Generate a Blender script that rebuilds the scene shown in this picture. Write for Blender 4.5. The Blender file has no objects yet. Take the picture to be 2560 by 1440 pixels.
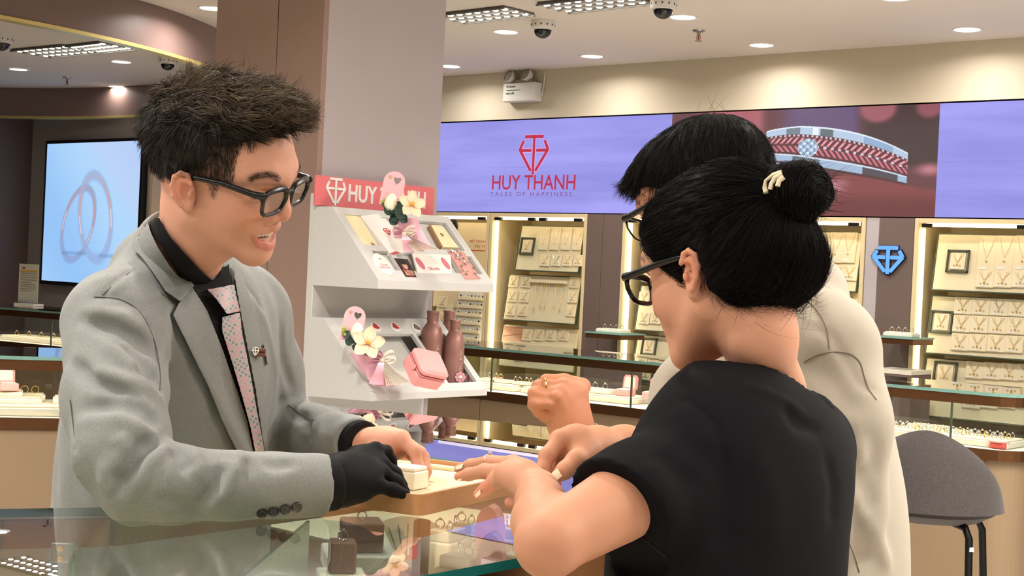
import bpy, bmesh, math, random
import numpy as np
from mathutils import Vector, Matrix, Quaternion
from mathutils.bvhtree import BVHTree

random.seed(7); np.random.seed(7)
SC = bpy.context.scene
COL = SC.collection

# ------------------------------------------------------------------ camera
# world axes are the shop's axes: X runs along the video wall, Y points into it
FPX = 3700.0                      # focal length in pixels of the 2560 px frame
CAMZ = 1.31
ROLL = math.radians(2.69)
PITCH = math.radians(-0.54)
FWD0 = Vector((-0.6402, 0.7682, 0.0)).normalized()
RGT0 = Vector((FWD0.y, -FWD0.x, 0.0))
UPV = Vector((0, 0, 1))
_f = (FWD0 * math.cos(PITCH) + UPV * math.sin(PITCH)).normalized()
_u = (UPV * math.cos(PITCH) - FWD0 * math.sin(PITCH)).normalized()
CR = (RGT0 * math.cos(ROLL) + _u * math.sin(ROLL)).normalized()
CU = (_u * math.cos(ROLL) - RGT0 * math.sin(ROLL)).normalized()
CF = _f
CAM = Vector((0, 0, CAMZ))
cam_data = bpy.data.cameras.new('camera')
cam_data.sensor_width = 36.0
cam_data.lens = 36.0 * FPX / 2560.0
cam_data.clip_start = 0.05
cam_data.clip_end = 60
cam = bpy.data.objects.new('camera', cam_data)
COL.objects.link(cam)
M = Matrix(((CR.x, CU.x, -CF.x, CAM.x), (CR.y, CU.y, -CF.y, CAM.y), (CR.z, CU.z, -CF.z, CAM.z), (0, 0, 0, 1)))
cam.matrix_world = M
SC.camera = cam

# ------------------------------------------------------------------ world, exposure
world = bpy.data.worlds.new('world'); SC.world = world
world.use_nodes = True
world.node_tree.nodes['Background'].inputs[0].default_value = (1.0, 0.86, 0.74, 1)
world.node_tree.nodes['Background'].inputs[1].default_value = 0.22
SC.view_settings.view_transform = 'Standard'
SC.view_settings.look = 'None'
SC.view_settings.gamma = 1.0
SC.view_settings.use_curve_mapping = False
SC.view_settings.exposure = 0.05
SC.cycles.use_denoising = True
SC.cycles.max_bounces = 8
SC.cycles.diffuse_bounces = 3
SC.cycles.glossy_bounces = 4
SC.cycles.transmission_bounces = 6
SC.cycles.transparent_max_bounces = 12
SC.cycles.caustics_reflective = False
SC.cycles.caustics_refractive = False
SC.cycles.sample_clamp_indirect = 6.0

CEIL = 2.555     # ceiling height
WALLY = 6.97     # front plane of the video wall
CTR = 0.96       # height of the glass counter tops

# ------------------------------------------------------------------ pixel helpers
def ray(u, v):
    d = CF + CR * ((u - 1280) / FPX) + CU * ((720 - v) / FPX)
    return d
def W(u, v, d):
    """point on the pixel's ray at horizontal distance d along the view"""
    r = ray(u, v); return CAM + r * (d / r.dot(FWD0))
def G(u, v, z):
    r = ray(u, v); return CAM + r * ((z - CAM.z) / r.z)
def PY(u, v, y):
    r = ray(u, v); return CAM + r * ((y - CAM.y) / r.y)
def PX(u, v, x):
    r = ray(u, v); return CAM + r * ((x - CAM.x) / r.x)
def PP(u, v, p, n):
    r = ray(u, v); return CAM + r * ((Vector(p) - CAM).dot(n) / r.dot(n))
def depth_of(p):
    return (Vector(p) - CAM).dot(FWD0)
def to_px(p):
    q = Vector(p) - CAM; z = q.dot(CF)
    return 1280 + FPX * q.dot(CR) / z, 720 - FPX * q.dot(CU) / z

# ------------------------------------------------------------------ materials
MATS = {}
def srgb(r, g, b):
    f = lambda c: ((c / 255) / 12.92) if c / 255 <= 0.04045 else (((c / 255) + 0.055) / 1.055) ** 2.4
    return (f(r), f(g), f(b), 1.0)
def mat(name, col, rough=0.5, metal=0.0, noise=0.06, nscale=30.0, bump=0.0, bscale=200.0, spec=0.5,
        emit=0.0, emcol=None, trans=0.0, alpha=1.0, sheen=0.0, stretch=None, sss=0.0, coat=0.0, ior=1.45):
    if name in MATS: return MATS[name]
    m = bpy.data.materials.new(name); m.use_nodes = True
    nt = m.node_tree; b = nt.nodes['Principled BSDF']
    c = srgb(*col) if max(col[:3]) > 1.0 else (col[0], col[1], col[2], 1)
    b.inputs['Base Color'].default_value = c
    b.inputs['Roughness'].default_value = rough
    b.inputs['Metallic'].default_value = metal
    b.inputs['Specular IOR Level'].default_value = spec
    b.inputs['IOR'].default_value = ior
    b.inputs['Transmission Weight'].default_value = trans
    b.inputs['Alpha'].default_value = alpha
    if sheen: b.inputs['Sheen Weight'].default_value = sheen
    if coat: b.inputs['Coat Weight'].default_value = coat
    if sss:
        b.inputs['Subsurface Weight'].default_value = sss
        b.inputs['Subsurface Radius'].default_value = (1.0, 0.35, 0.2)
        b.inputs['Subsurface Scale'].default_value = 0.006
    if emit:
        b.inputs['Emission Color'].default_value = srgb(*(emcol or col))
        b.inputs['Emission Strength'].default_value = emit
    tc = nt.nodes.new('ShaderNodeTexCoord')
    vec = tc.outputs['Object']
    if stretch:
        mp = nt.nodes.new('ShaderNodeMapping'); mp.inputs['Scale'].default_value = stretch
        nt.links.new(vec, mp.inputs[0]); vec = mp.outputs[0]
    if noise and not emit:
        n = nt.nodes.new('ShaderNodeTexNoise'); n.inputs['Scale'].default_value = nscale
        n.inputs['Detail'].default_value = 4.0
        nt.links.new(vec, n.inputs['Vector'])
        mix = nt.nodes.new('ShaderNodeMix'); mix.data_type = 'RGBA'; mix.blend_type = 'MIX'
        mix.inputs[6].default_value = tuple(x * (1 - noise) for x in c[:3]) + (1,)
        mix.inputs[7].default_value = tuple(min(1, x * (1 + noise)) for x in c[:3]) + (1,)
        nt.links.new(n.outputs['Fac'], mix.inputs[0])
        nt.links.new(mix.outputs[2], b.inputs['Base Color'])
    if bump:
        n2 = nt.nodes.new('ShaderNodeTexNoise'); n2.inputs['Scale'].default_value = bscale
        n2.inputs['Detail'].default_value = 3.0
        nt.links.new(vec, n2.inputs['Vector'])
        bp = nt.nodes.new('ShaderNodeBump'); bp.inputs['Strength'].default_value = bump
        bp.inputs['Distance'].default_value = 0.002
        nt.links.new(n2.outputs['Fac'], bp.inputs['Height'])
        nt.links.new(bp.outputs['Normal'], b.inputs['Normal'])
    MATS[name] = m
    return m
def emat(name, col, strength):
    """light-emitting material (lamps, LED strips, screens)"""
    if name in MATS: return MATS[name]
    m = bpy.data.materials.new(name); m.use_nodes = True
    nt = m.node_tree; nt.nodes.remove(nt.nodes['Principled BSDF'])
    e = nt.nodes.new('ShaderNodeEmission'); e.inputs[0].default_value = srgb(*col); e.inputs[1].default_value = strength
    nt.links.new(e.outputs[0], nt.nodes['Material Output'].inputs[0])
    MATS[name] = m
    return m
def vcol_mat(name, emit=0.0, rough=0.5, attr='col', bump=0.0, bscale=300, sss=0.0, spec=0.4, scan=False, sheen=0.0):
    """colour read from a vertex colour attribute (printed pictures, screens, skin)"""
    if name in MATS: return MATS[name]
    m = bpy.data.materials.new(name); m.use_nodes = True
    nt = m.node_tree; b = nt.nodes['Principled BSDF']
    a = nt.nodes.new('ShaderNodeVertexColor'); a.layer_name = attr
    out = a.outputs[0]
    tc = nt.nodes.new('ShaderNodeTexCoord')
    if emit:
        b.inputs['Base Color'].default_value = (0.02, 0.02, 0.02, 1)
        nt.links.new(out, b.inputs['Emission Color'])
        b.inputs['Emission Strength'].default_value = emit
    else:
        nt.links.new(out, b.inputs['Base Color'])
    b.inputs['Roughness'].default_value = rough
    b.inputs['Specular IOR Level'].default_value = spec
    if sheen: b.inputs['Sheen Weight'].default_value = sheen
    if sss:
        b.inputs['Subsurface Weight'].default_value = sss
        b.inputs['Subsurface Radius'].default_value = (1.0, 0.35, 0.2)
        b.inputs['Subsurface Scale'].default_value = 0.005
    if bump:
        n2 = nt.nodes.new('ShaderNodeTexNoise'); n2.inputs['Scale'].default_value = bscale
        nt.links.new(tc.outputs['Object'], n2.inputs['Vector'])
        bp = nt.nodes.new('ShaderNodeBump'); bp.inputs['Strength'].default_value = bump
        bp.inputs['Distance'].default_value = 0.001
        nt.links.new(n2.outputs['Fac'], bp.inputs['Height'])
        nt.links.new(bp.outputs['Normal'], b.inputs['Normal'])
    MATS[name] = m
    return m
def glass_mat(name, tint=(0.93, 0.98, 0.96), refl=1.0, rough=0.0):
    """thin architectural pane: clear transmission plus Fresnel reflection"""
    if name in MATS: return MATS[name]
    m = bpy.data.materials.new(name); m.use_nodes = True
    nt = m.node_tree; nt.nodes.remove(nt.nodes['Principled BSDF'])
    t = nt.nodes.new('ShaderNodeBsdfTransparent'); t.inputs[0].default_value = tint + (1,)
    g = nt.nodes.new('ShaderNodeBsdfGlossy'); g.inputs['Roughness'].default_value = rough
    fr = nt.nodes.new('ShaderNodeFresnel'); fr.inputs['IOR'].default_value = 1.52
    mul = nt.nodes.new('ShaderNodeMath'); mul.operation = 'MULTIPLY'; mul.inputs[1].default_value = refl; mul.use_clamp = True
    mx = nt.nodes.new('ShaderNodeMixShader'); ge = nt.nodes.new('ShaderNodeNewGeometry')
    one = nt.nodes.new('ShaderNodeMath'); one.operation = 'SUBTRACT'; one.inputs[0].default_value = 1.0; nt.links.new(ge.outputs['Backfacing'], one.inputs[1])
    m2 = nt.nodes.new('ShaderNodeMath'); m2.operation = 'MULTIPLY'; nt.links.new(mul.outputs[0], m2.inputs[0]); nt.links.new(one.outputs[0], m2.inputs[1])
    nt.links.new(fr.outputs[0], mul.inputs[0]); nt.links.new(m2.outputs[0], mx.inputs[0])
    nt.links.new(t.outputs[0], mx.inputs[1]); nt.links.new(g.outputs[0], mx.inputs[2])
    nt.links.new(mx.outputs[0], nt.nodes['Material Output'].inputs[0])
    MATS[name] = m
    return m

# ------------------------------------------------------------------ mesh builder
class MB:
    def __init__(s): s.v = []; s.f = []; s.m = []
    def add(s, vs, fs, mi=0):
        o = len(s.v); s.v += [tuple(p) for p in vs]; s.f += [tuple(i + o for i in f) for f in fs]; s.m += [mi] * len(fs); return s
    def box(s, x0, x1, y0, y1, z0, z1, mi=0, M4=None):
        vs = [Vector((x, y, z)) for z in (z0, z1) for y in (y0, y1) for x in (x0, x1)]
        if M4 is not None: vs = [M4 @ p for p in vs]
        return s.add(vs, [(0, 2, 3, 1), (4, 5, 7, 6), (0, 1, 5, 4), (2, 6, 7, 3), (0, 4, 6, 2), (1, 3, 7, 5)], mi)
    def cbox(s, x0, x1, y0, y1, z0, z1, c=0.004, mi=0, M4=None, seg=1):
        """box with chamfered edges"""
        bm = bmesh.new(); vs = [bm.verts.new((x, y, z)) for z in (z0, z1) for y in (y0, y1) for x in (x0, x1)]
        for f in [(0, 2, 3, 1), (4, 5, 7, 6), (0, 1, 5, 4), (2, 6, 7, 3), (0, 4, 6, 2), (1, 3, 7, 5)]: bm.faces.new([vs[i] for i in f])
        bmesh.ops.bevel(bm, geom=bm.edges[:], offset=c, segments=seg, affect='EDGES', profile=0.5)
        bm.verts.ensure_lookup_table(); bm.verts.index_update()
        V = [M4 @ p.co if M4 is not None else p.co.copy() for p in bm.verts]
        F = [[q.index for q in f.verts] for f in bm.faces]; bm.free()
        return s.add(V, F, mi)
    def prism(s, poly, z0, z1, M4=None, mi=0):
        n = len(poly)
        vs = [Vector((p[0], p[1], z0)) for p in poly] + [Vector((p[0], p[1], z1)) for p in poly]
        if M4 is not None: vs = [M4 @ p for p in vs]
        fs = [tuple(range(n - 1, -1, -1)), tuple(range(n, 2 * n))] + [(i, (i + 1) % n, n + (i + 1) % n, n + i) for i in range(n)]
        return s.add(vs, fs, mi)
    def tube(s, pts, r, n=8, cap=True, mi=0, closed=False, flat=1.0, upv=None):
        pts = [Vector(p) for p in pts]; N = len(pts)
        rs = r if hasattr(r, '__len__') else [r] * N
        base = len(s.v); prev = None
        for i, p in enumerate(pts):
            if closed: t = pts[(i + 1) % N] - pts[i - 1]
            else: t = pts[min(i + 1, N - 1)] - pts[max(i - 1, 0)]
            t.normalize()
            if prev is None:
                a = upv if upv is not None else (Vector((0, 0, 1)) if abs(t.z) < 0.9 else Vector((1, 0, 0)))
                x = t.cross(a).normalized()
            else:
                x = (prev - t * prev.dot(t))
                if x.length < 1e-6: x = t.orthogonal()
                x.normalize()
            prev = x; y = t.cross(x)
            for k in range(n):
                a = 2 * math.pi * k / n
                s.v.append(tuple(p + x * (rs[i] * math.cos(a)) + y * (rs[i] * flat * math.sin(a))))
        for i in range(N if closed else N - 1):
            for k in range(n):
                a0 = base + i * n + k; a1 = base + i * n + (k + 1) % n
                b0 = base + ((i + 1) % N) * n + k; b1 = base + ((i + 1) % N) * n + (k + 1) % n
                s.f.append((a0, a1, b1, b0)); s.m.append(mi)
        if cap and not closed:
            s.f.append(tuple(base + k for k in range(n - 1, -1, -1))); s.m.append(mi)
            s.f.append(tuple(base + (N - 1) * n + k for k in range(n))); s.m.append(mi)
        return s
    def lathe(s, prof, n=24, M4=None, mi=0, cap=True):
        base = len(s.v)
        for (r, z) in prof:
            for k in range(n):
                a = 2 * math.pi * k / n; p = Vector((r * math.cos(a), r * math.sin(a), z))
                s.v.append(tuple(M4 @ p if M4 is not None else p))
        for i in range(len(prof) - 1):
            for k in range(n):
                s.f.append((base + i * n + k, base + i * n + (k + 1) % n, base + (i + 1) * n + (k + 1) % n, base + (i + 1) * n + k)); s.m.append(mi)
        if cap:
            s.f.append(tuple(base + k for k in range(n - 1, -1, -1))); s.m.append(mi)
            e = base + (len(prof) - 1) * n
            s.f.append(tuple(e + k for k in range(n))); s.m.append(mi)
        return s
    def mesh(s, name, mats, smooth=False, off=None):
        me = bpy.data.meshes.new(name)
        vs = s.v if off is None else [(p[0] - off[0], p[1] - off[1], p[2] - off[2]) for p in s.v]
        me.from_pydata(vs, [], s.f)
        if not isinstance(mats, (list, tuple)): mats = [mats]
        for m in mats: me.materials.append(m)
        if len(mats) > 1: me.polygons.foreach_set('material_index', s.m)
        if smooth:
            me.polygons.foreach_set('use_smooth', [True] * len(me.polygons))
            try: me.set_sharp_from_angle(angle=math.radians(38))
            except Exception: pass
        me.update(); return me

def tag(o, label=None, cat=None, group=None, kind=None):
    if label: o['label'] = label
    if cat: o['category'] = cat
    if group: o['group'] = group
    if kind: o['kind'] = kind
    return o
def thing(name, label, cat, loc=(0, 0, 0), rotz=0.0, group=None, kind=None, rot=None):
    o = bpy.data.objects.new(name, None); COL.objects.link(o)
    o.empty_display_size = 0.05
    o.location = loc; o.rotation_euler = (0, 0, rotz)
    if rot is not None: o.rotation_mode = 'QUATERNION'; o.rotation_quaternion = rot
    tag(o, label, cat, group, kind); return o
def root_of(o):
    while o.parent: o = o.parent
    return o
def part(name, mb, mats, parent=None, smooth=False, local=False, label=None, kind=None):
    """one mesh object; vertices are world coordinates unless local"""
    off = None
    if parent is not None and not local: off = root_of(parent).location
    me = mb.mesh(name, mats, smooth, off) if isinstance(mb, MB) else mb
    o = bpy.data.objects.new(name, me); COL.objects.link(o)
    if parent is not None: o.parent = parent
    if label: o['label'] = label
    if kind: o['kind'] = kind
    return o
def solo(name, mb, mats, label, cat, group=None, kind=None, smooth=False, loc=None):
    """a thing that is one mesh; its origin is moved to loc"""
    if loc is None:
        a = np.array(mb.v); loc = Vector(((a[:, 0].min() + a[:, 0].max()) / 2, (a[:, 1].min() + a[:, 1].max()) / 2, a[:, 2].min()))
    o = bpy.data.objects.new(name, mb.mesh(name, mats, smooth, loc)); COL.objects.link(o); o.location = loc
    return tag(o, label, cat, group, kind)
def copy_tree(o, parent=None):
    c = o.copy(); COL.objects.link(c); c.parent = parent
    for ch in o.children: copy_tree(ch, c)
    return c
def area_light(name, loc, size, power, col=(1, 0.86, 0.7), rot=(0, 0, 0), shape='DISK', sy=None, spread=None):
    l = bpy.data.lights.new(name, 'AREA'); l.energy = power; l.color = col; l.shape = shape; l.size = size
    if sy: l.size_y = sy
    if spread: l.spread = spread
    o = bpy.data.objects.new(name, l); COL.objects.link(o); o.location = loc; o.rotation_euler = rot
    return o

_txt_cache = {}
def text_mb(s, size, M4, extrude=0.0, align='CENTER', sx=1.0, spacing=1.0, bold=0.0):
    """lettering as flat (or extruded) mesh placed by M4 (x = reading direction, y = up, z = outwards)"""
    key = (s, extrude, align, spacing, size, bold)
    if key not in _txt_cache:
        c = bpy.data.curves.new('lettering', 'FONT'); c.body = s; c.size = size; c.extrude = extrude
        c.align_x = align; c.align_y = 'CENTER'; c.space_character = spacing; c.offset = bold * size; c.resolution_u = 3
        o = bpy.data.objects.new('lettering', c); COL.objects.link(o)
        bpy.context.view_layer.update()
        me = bpy.data.meshes.new_from_object(o.evaluated_get(bpy.context.evaluated_depsgraph_get()))
        _txt_cache[key] = ([v.co.copy() for v in me.vertices], [tuple(p.vertices) for p in me.polygons])
        bpy.data.objects.remove(o); bpy.data.curves.remove(c); bpy.data.meshes.remove(me)
    vs, fs = _txt_cache[key]
    mb = MB(); mb.add([M4 @ Vector((p.x * sx, p.y, p.z)) for p in vs], fs); return mb
def frame(o, x, y):
    """4x4 with given origin, x axis, y axis"""
    x = Vector(x).normalized(); y = Vector(y); y = (y - x * y.dot(x)).normalized(); z = x.cross(y)
    o = Vector(o)
    return Matrix(((x.x, y.x, z.x, o.x), (x.y, y.y, z.y, o.y), (x.z, y.z, z.z, o.z), (0, 0, 0, 1)))
# gem emblem: strokes in a unit box (width 1, height about 1.05), centre at the origin
GEM = [((-.32, .48), (.32, .48)), ((0, .48), (0, -.56)), ((-.38, .36), (-.5, .12)), ((-.5, .12), (-.09, -.46)), ((.38, .36), (.5, .12)),
       ((.5, .12), (.09, -.46)), ((-.46, .1), (-.1, .1)), ((.46, .1), (.1, .1))]
def gem_mb(M4, w, th=0.085, depth=0.002, rnd=False):
    mb = MB()
    for gi, (a, b) in enumerate(GEM):
        A = Vector((a[0] * w, a[1] * w, 0)); B = Vector((b[0] * w, b[1] * w, 0))
        if rnd:
            mb.tube([M4 @ (A.lerp(B, t)) for t in (0, .5, 1)], th * w * .5, 8); continue
        d = (B - A).normalized(); n = Vector((-d.y, d.x, 0)) * th * w * 0.5; e = d * th * w * 0.15
        poly = [A - e - n, B + e - n, B + e + n, A - e + n]
        mb.prism([(p.x, p.y) for p in poly], -.00004 * gi, depth * (1 + .06 * gi), M4)
    return mb
def picture_mesh(name, M4, w, h, nx, ny, fn, material):
    """flat printed picture: fn(x, y) -> sRGB array 0..1 on a vertex grid, x,y in 0..1 (y up)"""
    xs = np.linspace(0, 1, nx); ys = np.linspace(0, 1, ny)
    Xg, Yg = np.meshgrid(xs, ys); c = np.clip(fn(Xg, Yg), 0, 1).reshape(-1, 3)
    vs = [M4 @ Vector((x * w, y * h, 0)) for y in ys for x in xs]
    fs = [(j * nx + i, j * nx + i + 1, (j + 1) * nx + i + 1, (j + 1) * nx + i) for j in range(ny - 1) for i in range(nx - 1)]
    me = bpy.data.meshes.new(name); me.from_pydata([tuple(p) for p in vs], [], fs)
    at = me.color_attributes.new('col', 'FLOAT_COLOR', 'POINT')
    lin = np.where(c <= .04045, c / 12.92, ((c + .055) / 1.055) ** 2.4)
    at.data.foreach_set('color', np.concatenate([lin, np.ones((len(lin), 1))], 1).astype(np.float32).ravel())
    me.materials.append(material); me.update(); return me
def shift_mesh(me, off):
    a = np.empty(len(me.vertices) * 3, np.float32); me.vertices.foreach_get('co', a)
    a = a.reshape(-1, 3) - np.array(off, np.float32); me.vertices.foreach_set('co', a.ravel()); me.update(); return me
ORD = ['first', 'second', 'third', 'fourth', 'fifth', 'sixth', 'seventh', 'eighth', 'ninth', 'tenth', 'eleventh', 'twelfth', 'thirteenth', 'fourteenth', 'fifteenth', 'sixteenth', 'seventeenth', 'eighteenth', 'nineteenth', 'twentieth']
# ================================================================== SETTING
m_ceil = mat('ceiling_paint', (230, 220, 212), 0.85, noise=0.02, nscale=3)
m_wall = mat('beige_wall_paint', (208, 196, 174), 0.8, noise=0.03, nscale=4, bump=0.05, bscale=400)
m_tvwall = mat('grey_brown_wall', (172, 162, 156), 0.7, noise=0.04, nscale=5)
m_dark = mat('dark_mauve_laminate', (104, 86, 80), 0.55, noise=0.04, nscale=8)
m_mauve = mat('mauve_laminate', (176, 166, 168), 0.45, noise=0.03, nscale=6)
m_brown = mat('brown_laminate', (152, 126, 114), 0.5, noise=0.04, nscale=6, bump=0.04, bscale=300)
m_gold = mat('brass_trim', (206, 178, 110), 0.3, metal=0.9, noise=0.05)
m_bronze = mat('brushed_bronze', (120, 84, 56), 0.32, metal=0.85, noise=0.15, nscale=12, stretch=(1, 1, 40))
m_floor = mat('polished_floor_tile', (214, 208, 200), 0.25, noise=0.06, nscale=3)
m_white = mat('white_plastic', (232, 228, 222), 0.4, noise=0.02)
m_black = mat('black_plastic', (18, 18, 19), 0.3, noise=0.05)
m_steel = mat('steel', (180, 178, 172), 0.25, metal=1.0, noise=0.05)
m_cream = mat('cream_panel', (226, 212, 182), 0.6, noise=0.03, nscale=10)
m_cabin = mat('cabinet_cream', (214, 194, 152), 0.5, noise=0.03, nscale=8)
m_body = mat('counter_beige_laminate', (150, 127, 99), 0.55, noise=0.04, nscale=5)
m_green = mat('dark_green_edge', (70, 78, 62), 0.5)
m_goldj = mat('gold_jewellery', (224, 184, 104), 0.25, metal=0.9, noise=0.1)
m_chainm = mat('fine_gold_chain', (226, 192, 118), 0.4, metal=0.35, noise=0.1)
m_silver = mat('silver_jewellery', (214, 212, 208), 0.18, metal=1.0, noise=0.05)
m_pink = mat('pink_box', (238, 158, 158), 0.45, noise=0.03)
m_pad = mat('ring_pad_cream', (232, 216, 188), 0.7, noise=0.04)
m_lamp = emat('downlight_glow', (255, 244, 222), 14.0)
m_strip = emat("led_strip_warm", (255, 238, 196), 7.5)
m_gl = glass_mat('door_glass', (0.98, 0.985, 0.97), 1.2)
m_gltop = glass_mat('counter_glass', (0.95, 0.98, 0.965), 1.75)
m_glside = glass_mat('case_glass', (0.96, 0.985, 0.975), 1.3)
m_gledge2 = mat('glass_edge_deep_teal', (38, 124, 120), 0.12, noise=0.15, nscale=40, spec=0.7)
m_gledge = mat('glass_edge_teal', (128, 172, 162), 0.12, noise=0.15, nscale=40, spec=0.7)

# floor, ceiling, walls ------------------------------------------------------
FX0, FX1, FY0 = -10.6, 5.0, -4.5
fl = thing('floor', None, None, (0, 0, 0), kind='structure')
part('floor_slab', MB().box(FX0, FX1, FY0, 7.5, -0.1, 0), m_floor, fl)
ce = thing('ceiling', None, None, (0, 0, CEIL), kind='structure')
part('ceiling_slab', MB().box(FX0, FX1, FY0, 7.5, CEIL, CEIL + 0.12), m_ceil, ce)
wb = thing('wall_back', None, None, (-5, WALLY, 0), kind='structure')
XL = -9.03
part('upper_wall', MB().box(XL, FX1, WALLY, 7.5, 2.262, CEIL), m_wall, wb)
part('rear_wall', MB().box(FX0, FX1, 7.42, 7.5, 0, 2.262), m_wall, wb)
TVY = 6.62
wt = thing('wall_screen', None, None, (-10, TVY, 0), kind='structure')
part('screen_wall_panel', MB().box(FX0, XL + 0.02, TVY, 7.42, 0, CEIL), m_tvwall, wt)
part('end_trim', MB().box(XL + 0.02, XL + 0.05, TVY - 0.004, 7.42, 0, 2.33), m_cabin, wt)
wl = thing('wall_left', None, None, (FX0, 0, 0), kind='structure')
part('left_wall_panel', MB().box(FX0 - 0.1, FX0 + 0.02, FY0, TVY, 0, CEIL), m_dark, wl)
wr = thing('wall_right', None, None, (FX1, 0, 0), kind='structure')
part('right_wall_panel', MB().box(FX1, FX1 + 0.1, FY0, 7.5, 0, CEIL), m_wall, wr)
wf = thing('wall_front', None, None, (0, FY0, 0), kind='structure')
part('front_wall_panel', MB().box(FX0, FX1, FY0 - 0.1, FY0, 0, CEIL), m_wall, wf)

# pillar ---------------------------------------------------------------------
PIX0, PIX1, PIY0, PIY1 = -3.99, -3.46, 3.17, 3.73
pl = thing('wall_pillar', None, None, ((PIX0 + PIX1) / 2, (PIY0 + PIY1) / 2, 0), kind='structure')
part('core', MB().box(PIX0 + .02, PIX1 - .02, PIY0 + .02, PIY1 - .02, 0, CEIL), m_dark, pl)
xs_ = PY(688, 200, PIY0).x
for (a, b) in ((PIX0, xs_ - 0.0025), (xs_ + 0.0025, PIX1)):
    part('cladding_panel', MB().cbox(a, b, PIY0, PIY0 + .02, 0, CEIL - .001, .0012), m_brown, pl)
part('cladding_panel', MB().cbox(PIX1 - .02, PIX1, PIY0 + .0206, PIY1, 0, CEIL - .001, .0012), m_mauve, pl)
part('cladding_panel', MB().cbox(PIX0, PIX0 + .02, PIY0 + .021, PIY1, 0, CEIL - .001, .0012), m_brown, pl)

# hanging ring fascia ---------------------------------------------------------
RC, RR = (-9.0, 3.5), 3.06
tr = thing('trim_1', None, None, (RC[0], RC[1], 2.33), kind='structure')
def ring_band(r0, r1, z0, z1, n=160, a0=-80, a1=200):
    mb = MB(); A = [math.radians(a0 + (a1 - a0) * i / n) for i in range(n + 1)]
    for a in A:
        for (r, z) in ((r0, z0), (r1, z0), (r1, z1), (r0, z1)): mb.v.append((RC[0] + r * math.cos(a), RC[1] + r * math.sin(a), z))
    for i in range(n):
        for k in range(4):
            mb.f.append((i * 4 + k, (i + 1) * 4 + k, (i + 1) * 4 + (k + 1) % 4, i * 4 + (k + 1) % 4)); mb.m.append(0)
    return mb
m_fascia = mat('mauve_brown_fascia', (132, 108, 102), 0.42, noise=0.03, nscale=4)
part('fascia_band', ring_band(RR - 0.05, RR, 2.342, CEIL - .002), m_fascia, tr, smooth=True)
m_brassglow = mat('brass_bright', (232, 212, 140), 0.35, metal=0.6)
part('brass_edge', ring_band(RR - 0.056, RR + 0.006, 2.325, 2.342), m_brassglow, tr, smooth=True)

# downlights -------------------------------------------------------------------
def make_downlight():
    t = thing('downlight', '', 'ceiling light', (0, 0, CEIL), group='recessed ceiling downlights')
    R = 0.062
    part('trim_ring', MB().lathe([(R + .012, -.001), (R + .010, -.005), (R, -.004), (R - .004, -.0015)], 28, cap=False), m_white, t, smooth=True, local=True)
    part('lens', MB().lathe([(R - .003, -.0025), (.001, -.0030)], 28), m_lamp, t, local=True)
    return t
dl0 = make_downlight()
dl_px = [(530, 20, 'left of the brown pillar top'), (1265, 79, 'just left of the dome camera over the emergency light'), (1125, 165, 'at the pillar edge nearest the beige wall'),
         (1480, 140, 'between the emergency light and the sprinkler'), (1707, 42, 'below the dome camera at the top edge, beside the sprinkler'), (1904, 112, 'right of the sprinkler, near the wall'),
         (2418, 73, 'at the far right, near the wall'), (46, 173, 'inside the ring, farthest left'), (303, 154, 'inside the ring, below the lamp panel'),
         (293, 216, 'inside the ring, closest to the far fascia'), (2240, -6, 'cut off by the top edge')]
DLS = []
for i, (u, v, where) in enumerate(dl_px):
    p = G(u, v, CEIL); DLS.append(p)
    o = dl0 if i == 0 else copy_tree(dl0)
    o.location = (p.x, p.y, CEIL - .0005); o['label'] = 'round white recessed downlight ' + where
def lamp_at(x, y, pw=9.0, size=0.12, col=(1.0, 0.955, 0.895), sp=160):
    area_light('downlight_lamp', (x, y, CEIL - 0.012), size, pw, col, (0, 0, 0), 'DISK', spread=math.radians(sp))
for p in DLS: lamp_at(p.x, p.y, 2.0 if (p.x < -8 and p.y > 5.2) else 4.5 if p.y > 5.9 else (8 if p.x < -5 else 17), .16)
# the same ceiling grid goes on over the counter, the people and behind the camera
k = 0
GRID = [(-1.15, 2.75, 12), (-2.45, 2.1, 22), (-0.95, 1.35, 3), (-2.35, 0.75, 24), (-1.15, 0.15, 5), (0.4, 1.4, 4), (0.4, 3.2, 24), (-2.3, -0.8, 22), (-0.6, -1.2, 9), (1.0, -0.4, 7), (1.4, -2.2, 10), (-3.8, 1.3, 16), (-3.7, -0.3, 18), (-1.0, 4.2, 26), (1.6, 4.4, 26), (2.4, 1.6, 12)]
for k, (x, y, pw) in enumerate(GRID):
    o = copy_tree(dl0); o.location = (x, y, CEIL - .0005)
    o['label'] = 'round white recessed downlight outside the view, %s of the shop floor row' % ORD[k]; lamp_at(x, y, pw, .14, sp=150)

# LED grille panels ------------------------------------------------------------
m_grille = mat('grille_grey', (120, 116, 110), 0.5, metal=0.3)
m_led = emat('led_lens', (255, 246, 228), 30.0)
def led_panel(c, lx, ly, rotz, label, nx=8, ny=3):
    t = thing('led_panel', label, 'ceiling light', (c.x, c.y, CEIL), rotz, 'led grille panels')
    part('frame', MB().cbox(-lx / 2, lx / 2, -ly / 2, ly / 2, -.010, -.001, .003), m_grille, t, local=True)
    mb = MB()
    for j in range(ny + 1):
        y = -ly / 2 + ly * j / ny; mb.box(-lx / 2, lx / 2, y - .004, y + .004, -.018, -.010)
    part('baffle', mb, m_grille, t, local=True)
    for i in range(nx):
        for j in range(ny):
            x = -lx / 2 + lx * (i + .5) / nx; y = -ly / 2 + ly * (j + .5) / ny
            if i == 0 and j == 0: ln = part('lens', MB().lathe([(.0155, -.0105), (.013, -.0135), (.001, -.0145)], 12), m_led, t, local=True); ln.location = (x, y, 0)
            else:
                c2 = ln.copy(); COL.objects.link(c2); c2.parent = t; c2.location = (x, y, 0)
    return t
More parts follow.
